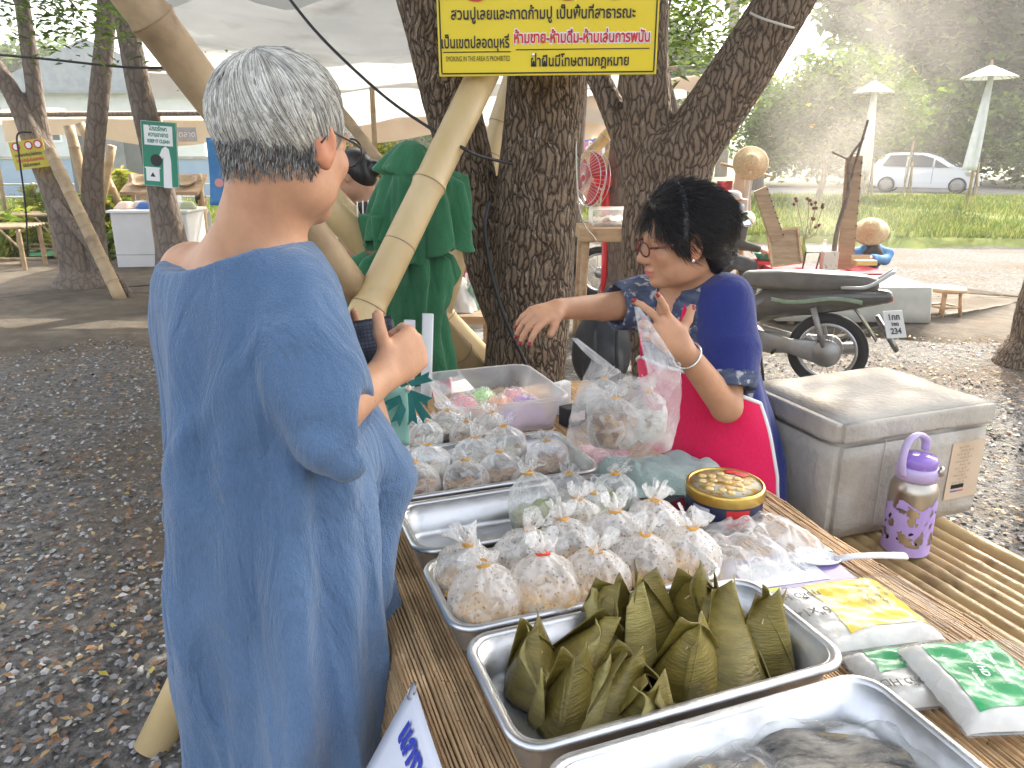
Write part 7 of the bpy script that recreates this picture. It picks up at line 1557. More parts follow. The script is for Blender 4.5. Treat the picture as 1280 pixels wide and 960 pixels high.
# ================================================================ next stall behind the customer
ns_t = thing('stall_table', (-.75,4.3,0), 'cluttered stall table behind the bamboo poles', 'table'); c0 = Vector((-.72,4.25,0))
MB().box(c0+Vector((0,0,.70)), (1.3,.9,.04)).build('top', m_wood, ns_t)
for sx_ in (-.6,.6):
    for sy_ in (-.4,.4): MB().box(c0+Vector((sx_,sy_,.34)), (.06,.06,.68)).build('leg', m_wood, ns_t)
rr = random.Random(21); cols_ = (((.72,.62,.62),'pale pink'),((.70,.70,.68),'white'),((.10,.35,.18),'green'),((.65,.22,.10),'orange'),((.62,.50,.52),'mauve'),((.75,.72,.66),'cream'),((.55,.12,.14),'red'))
for i in range(22):
    cc, nm = cols_[i % 7]; x_, y_ = -1.28+.052*i+rr.uniform(-.03,.03), 3.95+.5*((i*7) % 11)/11
    t = thing('goods_bag', (x_, y_, .72), nm+' bag of goods heaped on the cluttered stall table', 'goods bag', nm+' goods bags', rr.uniform(0,3)); q = MB(); hh = rr.uniform(.09,.24)
    q.sheet(lambda a, b: ((a-.5)*.22+.02*mnoise.noise((a*4,b*4,i)),(b-.5)*.20,.003+hh*(max(0,min(1,min(a,1-a)*2.8))*max(0,min(1,min(b,1-b)*2.8)))**.5*(1+.5*mnoise.noise((a*4+i,b*4,1)))), 16, 14); q.build('wrapper', mat('goods %s' % nm, cc, tuple(k*.8 for k in cc), scale=14, rough=.35, c3=(.45,.42,.40), c3scale=12) if 'goods %s' % nm not in MATS else MATS['goods %s' % nm], t, smooth=True, local=True)
# black side table with a red-lidded jar, plate stack, hanging bag; floral chair cover
yk = 4.4; k0 = aty(578,432,yk); bt = thing('folding_table', (k0.x, yk, 0), 'black folding table behind the green bundle', 'table')
MB().box((k0.x, yk, k0.z), (.62,.5,.025)).build('top', mat('black laminate', (.02,.02,.022), rough=.4), bt)
for sx_ in (-.27,.27):
    for sy_ in (-.2,.2): q = MB(); q.tube([(k0.x+sx_, yk+sy_, k0.z-.01), (k0.x-sx_*.6, yk+sy_, 0)], .011, 8); q.build('leg', MATS['black laminate'], bt, smooth=True)
jr = thing('plastic_jar', tuple(aty(571,427,yk-.1)), 'plastic jar of orange drink with a red lid', 'jar'); jr.location.z = k0.z+.013
MB().lathe([(.085,0),(.09,.01),(.09,.19),(.08,.20)], n=22).build('jar_wall', mat('jar plastic', (.72,.55,.30), (.76,.64,.44), scale=3, rough=.3, alpha=.9), jr, smooth=True, local=True); MB().lathe([(.092,.19),(.094,.195),(.094,.235),(.085,.24),(0,.24)], n=22).build('lid', mat('red lid', (.62,.03,.03), rough=.35), jr, smooth=True, local=True)
wj = thing('water_tub', tuple(aty(549,427,yk-.12)), 'cloudy white tub beside the red-lidded jar', 'tub'); wj.location.z = k0.z+.013; MB().lathe([(.09,0),(.10,.01),(.105,.15),(.100,.152),(.095,.02)], n=22).build('tub_wall', m_pp, wj, smooth=True, local=True)
plt = thing('plate_stack', tuple(aty(596,427,yk-.1)), 'stack of pale plates at the edge of the black folding table', 'plates'); plt.location.z = k0.z+.013
for i in range(6): MB().lathe([(.05,.010*i),(.10,.010*i+.018),(.098,.010*i+.021),(.048,.010*i+.004)], n=20).build('plate', m_wht, plt, smooth=True, local=True)
hb = thing('carrier_bag', tuple(aty(592,405,4.0)), 'hanging clear bag with a green bottle and white contents', 'carrier bag'); o = Vector(hb.location)
q = MB(); q.sheet(lambda a, b: o+Vector(((a-.5)*.16*(1-.5*b), .03*math.sin(a*3.14), -.02+.30*b)), 12, 14); q.sheet(lambda a, b: o+Vector(((a-.5)*.16*(1-.5*b), -.05*math.sin(a*3.14), -.02+.30*b)), 12, 14); q.build('film', m_car, hb, smooth=True)
q = MB(); q.lathe([(.028,.0),(.032,.01),(.032,.13),(.014,.17),(.014,.22)], o+Vector((0,-.005,.06)), 16); q.build('bottle', mat('green bottle', (.05,.30,.20), rough=.15), hb, smooth=True); q = MB(); q.lathe([(.05,0),(.06,.03),(.05,.08),(0,.09)], o+Vector((.01,-.005,-.015)), 16); q.build('white_packet', m_wht, hb, smooth=True)
fc = thing('covered_chair', tuple(aty(545,498,3.35)), 'chair back under a white cover with pink flowers', 'chair'); fc.location.z = 0; oc = aty(545,470,3.35)
m_flor = mat('floral cover', (.76,.70,.70), (.80,.76,.75), scale=4, rough=.85, c3=(.62,.10,.20), c3scale=22, c3lo=.50, c3hi=.58)
q = MB(); loft(q, [[Vector((oc.x+p[0], 3.35+p[1], z_)) for p in rrect(hw, hd_, .03, 0)] for z_, hw, hd_ in ((.30,.075,.06),(.45,.078,.06),(oc.z-.05,.075,.055),(oc.z+.06,.066,.045),(oc.z+.10,.045,.03))], True, True, True); q.build('cover', m_flor, fc, smooth=True)
MB().box((oc.x, 3.5, .44), (.38,.36,.05)).build('seat', m_pp, fc)
for sx_ in (-.15,.15):
    for sy_ in (0,.3): MB().box((oc.x+sx_, 3.36+sy_, .21), (.035,.035,.42)).build('leg', m_pp, fc)
# black rucksack shapes between the trunk and the seller
rk = thing('rucksack', tuple(aty(752,440,3.9)), 'black rucksack behind the lifted carrier bag', 'rucksack'); o = Vector(rk.location); F = Field(np.array(o)-.34, np.array(o)+.34, .012); F.ell(o, (.16,.12,.22), None, .02); F.ell(o+Vector((0,-.10,-.06)), (.11,.06,.12), None, .03); F.disp(lambda X, Y, Z: .008*npnoise(X, Y, Z, 2, 6, 25)); me = F.mesh('pack', o); link_mesh('pack', me, mat('black nylon', (.015,.016,.018), (.03,.031,.034), scale=20, rough=.6), rk)
for sx_ in (-.06,.06): q = MB(); q.tube(spline([o+Vector((sx_,-.13,.15)), o+Vector((sx_,-.17,.0)), o+Vector((sx_*1.4,-.13,-.15))], 6), .012, 6, flat=.4); q.build('strap', MATS['black nylon'], rk, smooth=True)
st_ = thing('stool', (o.x, o.y, 0), 'dark stool carrying the black rucksack', 'stool'); MB().box((o.x,o.y,o.z-.23),(.36,.30,.04)).build('seat', m_wood, st_)
for sx_ in (-.14,.14):
    for sy_ in (-.11,.11): MB().box((o.x+sx_,o.y+sy_,(o.z-.25)/2),(.04,.04,o.z-.25)).build('leg', m_wood, st_)
# wooden side table, tray of wares and red fan
yt = 6.3; w0 = aty(766,290,yt); tt = thing('side_table', (w0.x, yt, 0), 'plain wooden table with long legs below the red fan', 'table'); MB().box((w0.x, yt, w0.z), (.58,.5,.11)).build('top', m_wood2, tt, bevel=.01)
for sx_ in (-.24,.24):
    for sy_ in (-.2,.2): q = MB(); q.tube([(w0.x+sx_,yt+sy_,w0.z-.05),(w0.x+sx_*1.1,yt+sy_,0)], .032, 8); q.build('leg', m_wood2, tt, smooth=True)
tr_ = thing('wares_box', (w0.x+.02, yt, w0.z+.056), 'clear box of pastel wares on the plain wooden table', 'box'); MB().box((0,0,.07),(.42,.34,.14)).build('box_wall', m_tub, tr_, local=True, bevel=.02); q = MB(); q.sheet(lambda a, b: ((a-.5)*.38,(b-.5)*.30,.04+.06*abs(mnoise.noise((a*6,b*6,4)))), 14, 12); q.build('wares', mat('pastel wares', (.75,.58,.45), (.80,.76,.70), scale=16, rough=.6, c3=(.78,.45,.12), c3scale=20), tr_, smooth=True, local=True)
m_fred = mat('fan red plastic', (.60,.015,.03), (.68,.03,.05), scale=3, rough=.35)
fn_ = thing('electric_fan', (aty(757,300,6.9).x, 6.9, 0), 'red standing electric fan with a wire cage', 'fan'); fx = fn_.location.x; hub = aty(738,232,6.9); mot = aty(755,225,6.92)
q = MB(); q.tube([(fx,6.92,.05),(fx,6.92,mot.z-.30)], .028, 10); q.tube([(fx,6.92,mot.z-.32),(fx-.01,6.92,mot.z-.08)], [.05,.036], 12); q.build('pole', m_fred, fn_, smooth=True)
q = MB(); q.lathe([(.20,0),(.20,.03),(.06,.06)], (fx,6.92,0), 20); q.build('base', m_fred, fn_, smooth=True)
fax = (hub-mot).normalized(); fax = Vector((-.88,-.45,.08)).normalized(); FM = frame_to(fax)
q = MB(); q.lathe([(.0,-.10),(.06,-.09),(.072,-.03),(.072,.05),(.05,.07)], mot, 20, rot=FM); q.build('motor', m_fred, fn_, smooth=True)
fc_ = mot+fax*.14
for k in range(3):
    q = MB()
    def bl_fn(a, b, k=k): an = R(120*k)+a*1.5; r_ = .03+.20*b; return fc_+FM @ Vector((r_*math.cos(an), r_*math.sin(an), .03*(a-.5)))
    q.sheet(bl_fn, 8, 6); q.build('blade', m_fred, fn_, smooth=True, solid=.004)
q = MB(); 
for r_, z_ in ((.24,.0),(.23,.05),(.23,-.05),(.12,.075),(.12,-.07)): q.tube([fc_+FM @ Vector((r_*math.cos(a), r_*math.sin(a), z_)) for a in np.linspace(0,6.283,30)], .004, 5, False)
for k in range(36): a = k*6.283/36; q.tube([fc_+FM @ Vector((.03*math.cos(a),.03*math.sin(a),.08)), fc_+FM @ Vector((.14*math.cos(a),.14*math.sin(a),.072)), fc_+FM @ Vector((.24*math.cos(a),.24*math.sin(a),0)), fc_+FM @ Vector((.12*math.cos(a),.12*math.sin(a),-.07))], .002, 4, False)
q.build('cage', mat('cage wire', (.62,.6,.6), rough=.3, metal=.7), fn_, kind='stuff')
# fair banners far behind
for i, (px0, px1, py0, py1, y_, c1, c2, lb_) in enumerate(((728,800,176,206,17,(.06,.14,.48),(.10,.22,.58),'blue fair banner between the grey trunks'),(722,790,206,262,18,(.62,.14,.20),(.75,.45,.10),'red and orange fair stall front between the grey trunks'),(722,752,178,200,16.5,(.62,.16,.45),(.70,.3,.55),'magenta fair banner by the main trunk'))):
    a, b = aty(px0,(py0+py1)/2,y_), aty(px1,(py0+py1)/2,y_); t = board('banner', lb_, tuple((a+b)/2), (b-a).length, (py1-py0)/FPX*y_, 0, 0, mat('fair banner %d' % i, c1, c2, scale=2.2, rough=.6, c3=(.75,.72,.60), c3scale=4, c3lo=.56, c3hi=.6), 'banner')
    if i != 1: text('กาดก้ามปู', .34, (0,-.006,.02), FR, m_wht, t, bold=.01)
    for sx_ in (-1,1): bamboo('post', ((a+b)/2+Vector((sx_*(b-a).length*.48,.06,0))).to_tuple()[:2]+(0,), ((a+b)/2+Vector((sx_*(b-a).length*.48,.06,.5))), .03, .03, m_bam_old, t, 5, 4)

# ================================================================ motorcycle
def wheel(parent, c, r, w=.07, spokes=18):
    c = Vector(c); q = MB(); prof = [(r-.075,-w*.30),(r-.03,-w*.5),(r-.008,-w*.38),(r,0),(r-.008,w*.38),(r-.03,w*.5),(r-.075,w*.30)]; RM = Matrix.Rotation(R(90), 3, 'X'); q.lathe(prof, c, 36, rot=RM)
    # open lathe caps not wanted: rebuild as a ring
    q = MB(); vs_ = []; n = 40
    for rr_, z_ in prof: vs_ += [c+Vector((rr_*math.cos(6.2832*j/n), z_, rr_*math.sin(6.2832*j/n))) for j in range(n)]
    k = len(prof); q.add(vs_, [(i*n+j, i*n+(j+1) % n, ((i+1) % k)*n+(j+1) % n, ((i+1) % k)*n+j) for i in range(k) for j in range(n)]); wh = q.build('wheel', m_tyre, parent, smooth=True, local=True)
    q = MB(); vs_ = []; rp = [(r-.072,-w*.32),(r-.095,-w*.28),(r-.095,w*.28),(r-.072,w*.32)]
    for rr_, z_ in rp: vs_ += [c+Vector((rr_*math.cos(6.2832*j/n), z_, rr_*math.sin(6.2832*j/n))) for j in range(n)]
    q.add(vs_, [(i*n+j, i*n+(j+1) % n, ((i+1) % 4)*n+(j+1) % n, ((i+1) % 4)*n+j) for i in range(4) for j in range(n)]); q.build('rim', m_rim, wh, smooth=True, local=True)
    q = MB()
    for k in range(spokes): a = k*6.2832/spokes; b = a+(.5 if k % 2 else -.5); s_ = .03 if k % 2 else -.03; q.tube([c+Vector((.05*math.cos(b), s_, .05*math.sin(b))), c+Vector(((r-.09)*math.cos(a), 0, (r-.09)*math.sin(a)))], .0022, 4)
    q.build('spoke', m_rim, wh, local=True, kind='stuff')
    q = MB(); vs_ = []; q.tube([c+Vector((0,-.05,0)), c+Vector((0,.05,0))], .055, 16); q.build('hub', m_rim, wh, smooth=True, local=True); return wh
bp0 = atz(1028,484,0); bk = thing('motorcycle', (bp0.x, bp0.y, 0), 'dark step-through motorcycle parked behind the foam box', 'motorcycle', None, math.atan2(.47,-.88)); bk.scale = (.9,.9,.9)
m_bkp = mat('bike black paint', (.06,.055,.048), (.085,.078,.068), scale=4, rough=.25, coat=.4); m_seat = mat('bike seat vinyl', (.10,.09,.078), (.14,.128,.11), scale=10, rough=.45); m_case = mat('grey engine metal', (.26,.25,.24), (.34,.33,.31), scale=10, rough=.45, metal=.6); m_tail = mat('red tail lamp', (.45,.01,.015), rough=.15); m_bgrn = mat('bike green stripe', (.10,.22,.10), (.30,.34,.26), scale=8, rough=.35)
WR_ = .285
wheel(bk, (0,0,WR_), WR_); wheel(bk, (1.23,0,WR_), WR_)
F = Field((-.30,-.22,.50), (1.0,.22,.92), .012)
F.path([(-.24,0,.80),(-.10,0,.82),(.15,0,.80),(.38,0,.765),(.60,0,.77)], [.055,.085,.105,.105,.075], .04); F.disp(lambda X, Y, Z: np.maximum(0, Z-.86)*1.2+np.maximum(0, .74-Z)*.9)
link_mesh('seat', F.mesh('seat'), m_seat, bk)
F = Field((-.42,-.25,.25), (1.35,.25,1.12), .014)
F.path([(-.34,0,.72),(-.12,0,.70),(.15,0,.66),(.45,0,.60),(.62,0,.50)], [.05,.095,.115,.12,.09], .06); F.path([(.62,0,.46),(.80,0,.42),(.98,0,.55),(1.08,0,.82),(1.10,0,.95)], [.07,.055,.09,.10,.08], .06); F.path([(1.02,-.15,.40),(1.08,-.16,.70)], [.06,.07], .06); F.path([(1.02,.15,.40),(1.08,.16,.70)], [.06,.07], .06); F.path([(1.10,0,.95),(1.14,0,1.02)], [.09,.08], .05)
link_mesh('fairing', F.mesh('fairing'), m_bkp, bk)
for sy_ in (-1,1): q = MB(); q.sheet(lambda a, b: (-.20+.62*a, sy_*(.122-.025*abs(a-.6)), .668-.02*a+.03*b+.02*math.sin(a*6)), 14, 3); q.build('side_stripe', m_bgrn, bk, smooth=True, local=True, solid=.004)
q = MB(); q.tube(spline([(-.05,.13,.78),(-.22,.12,.80),(-.36,.08,.90),(-.37,0,.91),(-.36,-.08,.90),(-.22,-.12,.80),(-.05,-.13,.78),(.25,-.13,.74)], 6), .013, 8); q.build('grab_rail', m_rim, bk, smooth=True, local=True)
F = Field((-.46,-.12,.60), (-.20,.12,.86), .008); F.path([(-.28,0,.72),(-.36,0,.71)], [.050,.032], .03); F.disp(lambda X, Y, Z: np.maximum(0, np.abs(Y)-.08)); link_mesh('tail_lamp', F.mesh('tail_lamp'), m_tail, bk)
q = MB(); q.sheet(lambda a, b: (.30-.62*a-.0, (b-.5)*.13*(1-.25*a), .52+.13*math.sin((.15+a*.75)*math.pi)-.26*max(0, a-.72)*2.2), 20, 6); q.build('rear_fender', m_bkp, bk, smooth=True, local=True, solid=.01)
q = MB(); q.tube([(-.30,0,.58),(-.42,0,.40),(-.46,0,.34)], [.05,.055,.05], 8, flat=.4, up0=(0,1,0)); q.build('mud_flap', m_bkp, bk, smooth=True, local=True)
pr_ = rotz(R(-48)) @ Matrix((Vector((0,1,0))*-1, Vector((.42,0,.90)).normalized(), (Vector((0,1,0))*-1).cross(Vector((.42,0,.90)).normalized()))).transposed()
q = MB(); q.box(Vector((-.42,0,.53)), (.165,.20,.006), pr_); m_cloth0 = mat('dusty plate', (.50,.49,.46), rough=.6); pt = q.build('number_plate', m_cloth0, bk, local=True, bevel=.003)
for s_, o_, sz in (('1กก',.050,.060),('1กด',.0,.038),('234',-.052,.060)): text(s_, sz, Vector((-.42,0,.53))+pr_ @ Vector((0,o_,.006)), pr_, m_ink, pt, bold=.002)
q = MB(); q.tube([(0,-.075,WR_),(.28,-.09,.33),(.52,-.09,.34)], [.03,.035,.03], 10, flat=.5, up0=(0,0,1)); q.build('swingarm', m_case, bk, smooth=True, local=True)
q = MB(); q.tube([(0,.075,WR_),(.30,.085,.32),(.52,.09,.34)], .03, 10, flat=.5, up0=(0,0,1)); q.build('swingarm', m_case, bk, smooth=True, local=True)
for sy_ in (-1,1):
    q = MB(); q.lathe([(.10,0),(.105,.02),(.09,.045),(0,.05)], (.0,sy_*.07,WR_), 22, rot=frame_to((0,sy_,0))); q.tube([(.0,sy_*.09,WR_),(.26,sy_*.10,.315),(.50,sy_*.10,.33)], [.10,.055,.085], 14, flat=.22, up0=(0,0,1)); q.build('chain_case', m_case, bk, smooth=True, local=True)
    q = MB(); q.tube([(.02,sy_*.10,WR_+.05),(.12,sy_*.115,.62)], .022, 10); q.build('shock_absorber', m_case, bk, smooth=True, local=True)
F = Field((.35,-.22,.15), (1.0,.22,.55), .014); F.ell((.60,0,.33), (.15,.13,.11), None, .03); F.cone((.70,0,.34), (.90,0,.38), .085, .07, .04); link_mesh('engine', F.mesh('engine'), m_case, bk)
q = MB(); q.tube(spline([(.80,-.10,.25),(.55,-.15,.20),(.20,-.16,.24),(-.25,-.16,.30)], 6), [.018]*8+[.03]*3+[.045]*8, 12); q.build('exhaust', m_case, bk, smooth=True, local=True)
q = MB(); q.tube([(.52,.16,.24),(.52,-.16,.24)], .014, 8); q.tube([(.36,.20,.27),(.36,-.20,.27)], .012, 8); q.build('footrest', m_tyre, bk, smooth=True, local=True)
for sy_ in (-1,1): q = MB(); q.tube([(1.10,sy_*.08,.92),(1.16,sy_*.085,.60),(1.23,sy_*.08,WR_)], .022, 10); q.build('fork', m_case, bk, smooth=True, local=True)
q = MB(); q.sheet(lambda a, b: (1.23+(.31)*math.cos(R(20)+a*2.2), (b-.5)*.12, WR_+.31*math.sin(R(20)+a*2.2)), 16, 4); q.build('front_fender', m_bkp, bk, smooth=True, local=True, solid=.008)
q = MB(); q.tube(spline([(1.02,.33,1.00),(1.06,.20,1.03),(1.11,0,1.02),(1.06,-.20,1.03),(1.02,-.33,1.00)], 6), .013, 8); q.build('handlebar', m_tyre, bk, smooth=True, local=True)
for sy_ in (-1,1):
    q = MB(); q.tube([(1.07,sy_*.22,1.03),(1.03,sy_*.30,1.20)], .007, 6); q.build('mirror_stem', m_tyre, bk, smooth=True, local=True); q = MB(); q.lathe([(.0,-.02),(.05,-.012),(.06,0),(.055,.004),(0,.005)], (1.02,sy_*.31,1.23), 20, rot=frame_to((-1,0,.1))); q.build('mirror', mat('mirror glass', (.65,.72,.78), rough=.03, metal=1.0) if 'mirror glass' not in MATS else MATS['mirror glass'], bk, smooth=True, local=True)
q = MB(); q.lathe([(.02,-.05),(.07,-.02),(.075,.02),(.06,.04),(0,.05)], (1.17,0,.93), 20, rot=frame_to((1,0,.1))); q.build('headlamp', m_wht, bk, smooth=True, local=True)
q = MB(); q.tube([(.45,.12,.22),(.38,.26,.0)], .012, 8); q.build('side_stand', m_tyre, bk, smooth=True, local=True)
# a second motorcycle wheel beyond the wooden table, and a round mirror near the rider
b2 = thing('motorcycle', (aty(735,345,8.0).x+.15, 8.2, 0), 'far dark motorcycle behind the plain wooden table', 'motorcycle', None, R(168)); wheel(b2, (0,0,.285), .285); wheel(b2, (1.2,0,.285), .285)
F = Field((-.40,-.25,.25), (1.35,.25,1.12), .02); F.path([(-.34,0,.72),(-.12,0,.74),(.15,0,.72),(.45,0,.66),(.62,0,.50)], [.05,.105,.12,.12,.09], .06); F.path([(.62,0,.46),(.80,0,.42),(.98,0,.55),(1.10,0,.95)], [.07,.055,.09,.08], .06); link_mesh('fairing', F.mesh('fairing'), m_bkp, b2)
q = MB(); q.tube([(1.05,.30,1.0),(1.12,0,1.02),(1.05,-.30,1.0)], .013, 8); q.build('handlebar', m_tyre, b2, smooth=True, local=True)

# ================================================================ cloth table, stools, display corner
ytb = 7.1; c1_, c2_ = aty(965,352,ytb), aty(1142,350,ytb); tz = atz(1050,400,0)
ct = thing('cloth_table', ((c1_.x+c2_.x)/2, ytb, 0), 'low table under a pale cloth behind the motorcycle', 'table'); cxm, hw = (c1_.x+c2_.x)/2, (c2_.x-c1_.x)/2; zt_ = c1_.z
MB().box((cxm, ytb, zt_-.02), (2*hw-.06,.62,.03)).build('top', m_wood2, ct)
for sx_ in (-1,1):
    for sy_ in (-1,1): MB().box((cxm+sx_*(hw-.12), ytb+sy_*.26, (zt_-.03)/2), (.05,.05,zt_-.03)).build('leg', m_wood2, ct)
q = MB(); q.box((cxm, ytb-.27, .10), (2*hw-.3,.03,.05)); q.box((cxm, ytb+.27, .10), (2*hw-.3,.03,.05)); q.build('stretcher', m_wood2, ct)
cl = MB(); m_cloth = mat('pale tablecloth', (.42,.42,.37), (.50,.50,.45), scale=4, rough=.75, bump=.3, bscale=10)
K = 120; rings = []
for off, dz in ((-.5,.006),(0,.006),(.012,-.005),(.02,-.10),(.028,-.22),(.036,-.31)):
    ring_ = []
    for (x, y, z) in rrect(hw+max(off,0), .33+max(off,0), .03, 0, 29):
        f = 1 if off >= 0 else .02; fold = .014*math.sin((x*9+y*13)*2.2)*max(0,-dz)*4; ring_.append(Vector((cxm+x*f*(1+fold), ytb+y*f*(1+fold), zt_+dz+(.02*math.sin(x*7+y*3) if dz < -.3 else 0))))
    rings.append(ring_)
loft(cl, rings, True, True, False); o = cl.build('tablecloth', m_cloth, None, smooth=True, solid=.003); o.data.transform(Matrix.Translation(-Vector((cxm,ytb,zt_)))); o.location = (cxm,ytb,zt_); tag(o, 'pale green-white cloth draped over the low table', 'tablecloth')
def round_stool(label, c, r, h, rz=0):
    t = thing('stool', c, label, 'stool', None, rz); MB().lathe([(r,h-.035),(r+.006,h-.02),(r,h),(0,h+.002)], n=26).build('seat', m_wood2, t, smooth=True, local=True)
    for k in range(4): a = R(45+90*k); q = MB(); q.tube([(r*.72*math.cos(a), r*.72*math.sin(a), h-.02), (r*.92*math.cos(a), r*.92*math.sin(a), 0)], .017, 8); q.build('leg', m_wood2, t, smooth=True, local=True)
    q = MB()
    for k in range(4): a, b = R(45+90*k), R(135+90*k); q.tube([(r*.85*math.cos(a), r*.85*math.sin(a), .12), (r*.85*math.cos(b), r*.85*math.sin(b), .12)], .010, 6)
    q.build('stretcher', m_wood2, t, smooth=True, local=True); return t
sp_ = atz(1169,395,0); round_stool('round wooden stool on the gravel beside the cloth table', (sp_.x, sp_.y-.1, 0), .175, .30, .3)
lt = atz(1112,404,0); ls = thing('low_bench', (lt.x,lt.y,0), 'low square wooden bench before the cloth table', 'bench', None, .1); MB().box((0,0,.27),(.34,.26,.035)).build('seat', m_wood2, ls, local=True, bevel=.004)
for sx_ in (-.14,.14):
    for sy_ in (-.10,.10): MB().box((sx_,sy_,.128),(.035,.035,.25)).build('leg', m_wood2, ls, local=True)
# display corner: red cloth tables, boards, bottle, easel, hat
m_redc = mat('red cloth', (.50,.02,.035), (.60,.04,.06), scale=6, rough=.8)
yd = 8.55
for i, (px0, px1, py, lb_) in enumerate(((958,1000,333,'red cloth block under the wooden tray board'),(1002,1055,338,'red covered display table behind the cloth table'),(1060,1098,338,'red covered table before the straw hat'))):
    a, b = aty(px0,py,yd), aty(px1,py,yd); t = thing('display_table', ((a.x+b.x)/2, yd, 0), lb_, 'table'); MB().box(((a.x+b.x)/2, yd, a.z/2), (b.x-a.x, .6, a.z)).build('cloth', m_redc, t, bevel=.02); MB().box(((a.x+b.x)/2, yd, a.z+.006), (b.x-a.x+.02,.62,.012)).build('top', m_redc, t, bevel=.004)
ztd = aty(1000,335,yd).z
def plank(label, px0, py0, px1, py1, w, y_, th=.04, rzt=0.0, mt=None, name='wooden_board', zmin=None):
    a, b = aty(px0,py0,y_), aty(px1,py1,y_); d = b-a; t = thing(name, tuple(a), label, 'board'); z_ = d.normalized(); M3 = frame_to(z_, (1,0,0)); q = MB(); q.box(a+d*.5, (w, th, d.length), M3); q.build('plank', mt or m_wood, t, bevel=.004)
    q = MB()
    for k in range(9): q.lathe([(.010,0),(.008,.006),(0,.008)], a+d*(.06+.11*k)+M3 @ Vector((w*.45,-th*.6,0)), 8, rot=frame_to((0,-1,0)))
    q.build('hook', m_wire, t, kind='stuff'); return t
plank('tall rough wooden board standing on the display', 1056,336,1068,195,.17,yd-.1)
plank('leaning rough wooden board beside the masked person', 972,300,950,236,.15,yd-.2)
a = aty(978,332,yd-.2); t = thing('wooden_tray', tuple(a), 'square wooden tray board propped on the red cloth', 'board'); M3 = Matrix.Rotation(R(-14), 3, 'X') @ Matrix.Rotation(R(-8), 3, 'Y'); q = MB(); q.box(a+Vector((0,0,.20)), (.33,.02,.38), M3); q.build('panel', m_wood, t, bevel=.004)
q = MB()
for dx, dz, w, h in ((0,.19,.35,.025),(0,-.19,.35,.025),(-.165,0,.025,.36),(.165,0,.025,.36)): q.box(a+Vector((0,0,.20))+M3 @ Vector((dx,-.014,dz)), (w,.03,h), M3)
q.build('rim', m_wood2, t)
q = MB(); q.tube(spline([aty(1040,338,yd-.25), aty(1046,290,yd-.25), aty(1060,240,yd-.22), aty(1062,200,yd-.2), aty(1080,172,yd-.2)], 6), list(np.linspace(.03,.012,25)), 8); q.tube(spline([aty(1056,262,yd-.22), aty(1062,230,yd-.2), aty(1085,150,yd-.2)], 5), [.014]*11, 6); q.tube([aty(1062,200,yd-.2), aty(1040,190,yd-.2)], .010, 6); o = q.build('dry_branch', m_bark3, None, smooth=True); tag(o, 'bare twisted branch standing against the tall board', 'branch')
gb = thing('glass_bottle', tuple(aty(1002,329,yd-.15)), 'green glass bottle with dry twigs on the display', 'bottle'); o = Vector(gb.location); MB().lathe([(.035,0),(.038,.01),(.038,.15),(.014,.21),(.014,.28),(.016,.285)], o, 18).build('glass', mat('bottle green glass', (.22,.32,.04), rough=.08, alpha=.85), gb, smooth=True)
q = MB(); rr = random.Random(2); tips = []
for k in range(6): e = o+Vector((rr.uniform(-.15,.18), rr.uniform(-.05,.05), rr.uniform(.42,.78))); q.tube(spline([o+Vector((0,0,.26)), o.lerp(e, .6)+Vector((.02,0,.05)), e], 4), .004, 5); tips.append(e)
q.build('twig', m_bark3, gb, kind='stuff'); q = MB()
for e in tips:
    for k in range(3): q.lathe([(.004,-.02),(.02,-.005),(.016,.012),(0,.02)], e+Vector((rr.uniform(-.04,.04),0,rr.uniform(-.05,.02))), 8)
q.build('seed_head', mat('dry bloom', (.16,.06,.04), rough=.9), gb, smooth=True, kind='stuff')
sdb = thing('soda_bottle', tuple(aty(1028,330,yd-.15)), 'clear bottle of red drink with a white cap on the display', 'bottle'); o = Vector(sdb.location); MB().lathe([(.032,0),(.036,.01),(.036,.12),(.034,.13)], o, 16).build('drink', mat('red drink', (.55,.02,.03), rough=.2), sdb, smooth=True); MB().lathe([(.036,.131),(.034,.17),(.013,.22),(.013,.25)], o, 16).build('neck', m_tub, sdb, smooth=True); MB().lathe([(.015,.245),(.015,.27),(0,.272)], o, 12).build('cap', m_wht, sdb, smooth=True)
cbx = thing('carton', tuple(aty(1035,337,yd-.3)), 'small pale carton with faint writing on the display', 'carton'); o = Vector(cbx.location); MB().box(o+Vector((0,0,.10)), (.16,.10,.20)).build('box', mat('pale card', (.55,.48,.42), (.62,.55,.48), scale=5, rough=.8, c3=(.35,.28,.22), c3scale=30, c3lo=.6, c3hi=.62), cbx, bevel=.003)
esl = thing('small_easel', tuple(aty(1014,338,yd-.25)), 'small dark wire easel on the display', 'easel'); o = Vector(esl.location); q = MB(); q.tube([o+Vector((-.10,0,0)), o+Vector((-.06,.05,.19)), o+Vector((.10,.05,.19)), o+Vector((.05,0,0))], .010, 6); q.build('frame', m_wire, esl, smooth=True)
bkp = thing('open_book', tuple(aty(1075,330,yd-.35)), 'brown folded card box held open before the straw hat', 'box'); o = Vector(bkp.location); MB().box(o+Vector((0,0,.05)), (.20,.02,.10), Matrix.Rotation(R(-25), 3, 'X')).build('flap', m_wood2, bkp); MB().box(o+Vector((.02,-.06,.025)), (.22,.12,.05)).build('base', mat('yellow card', (.62,.40,.12), rough=.7), bkp)
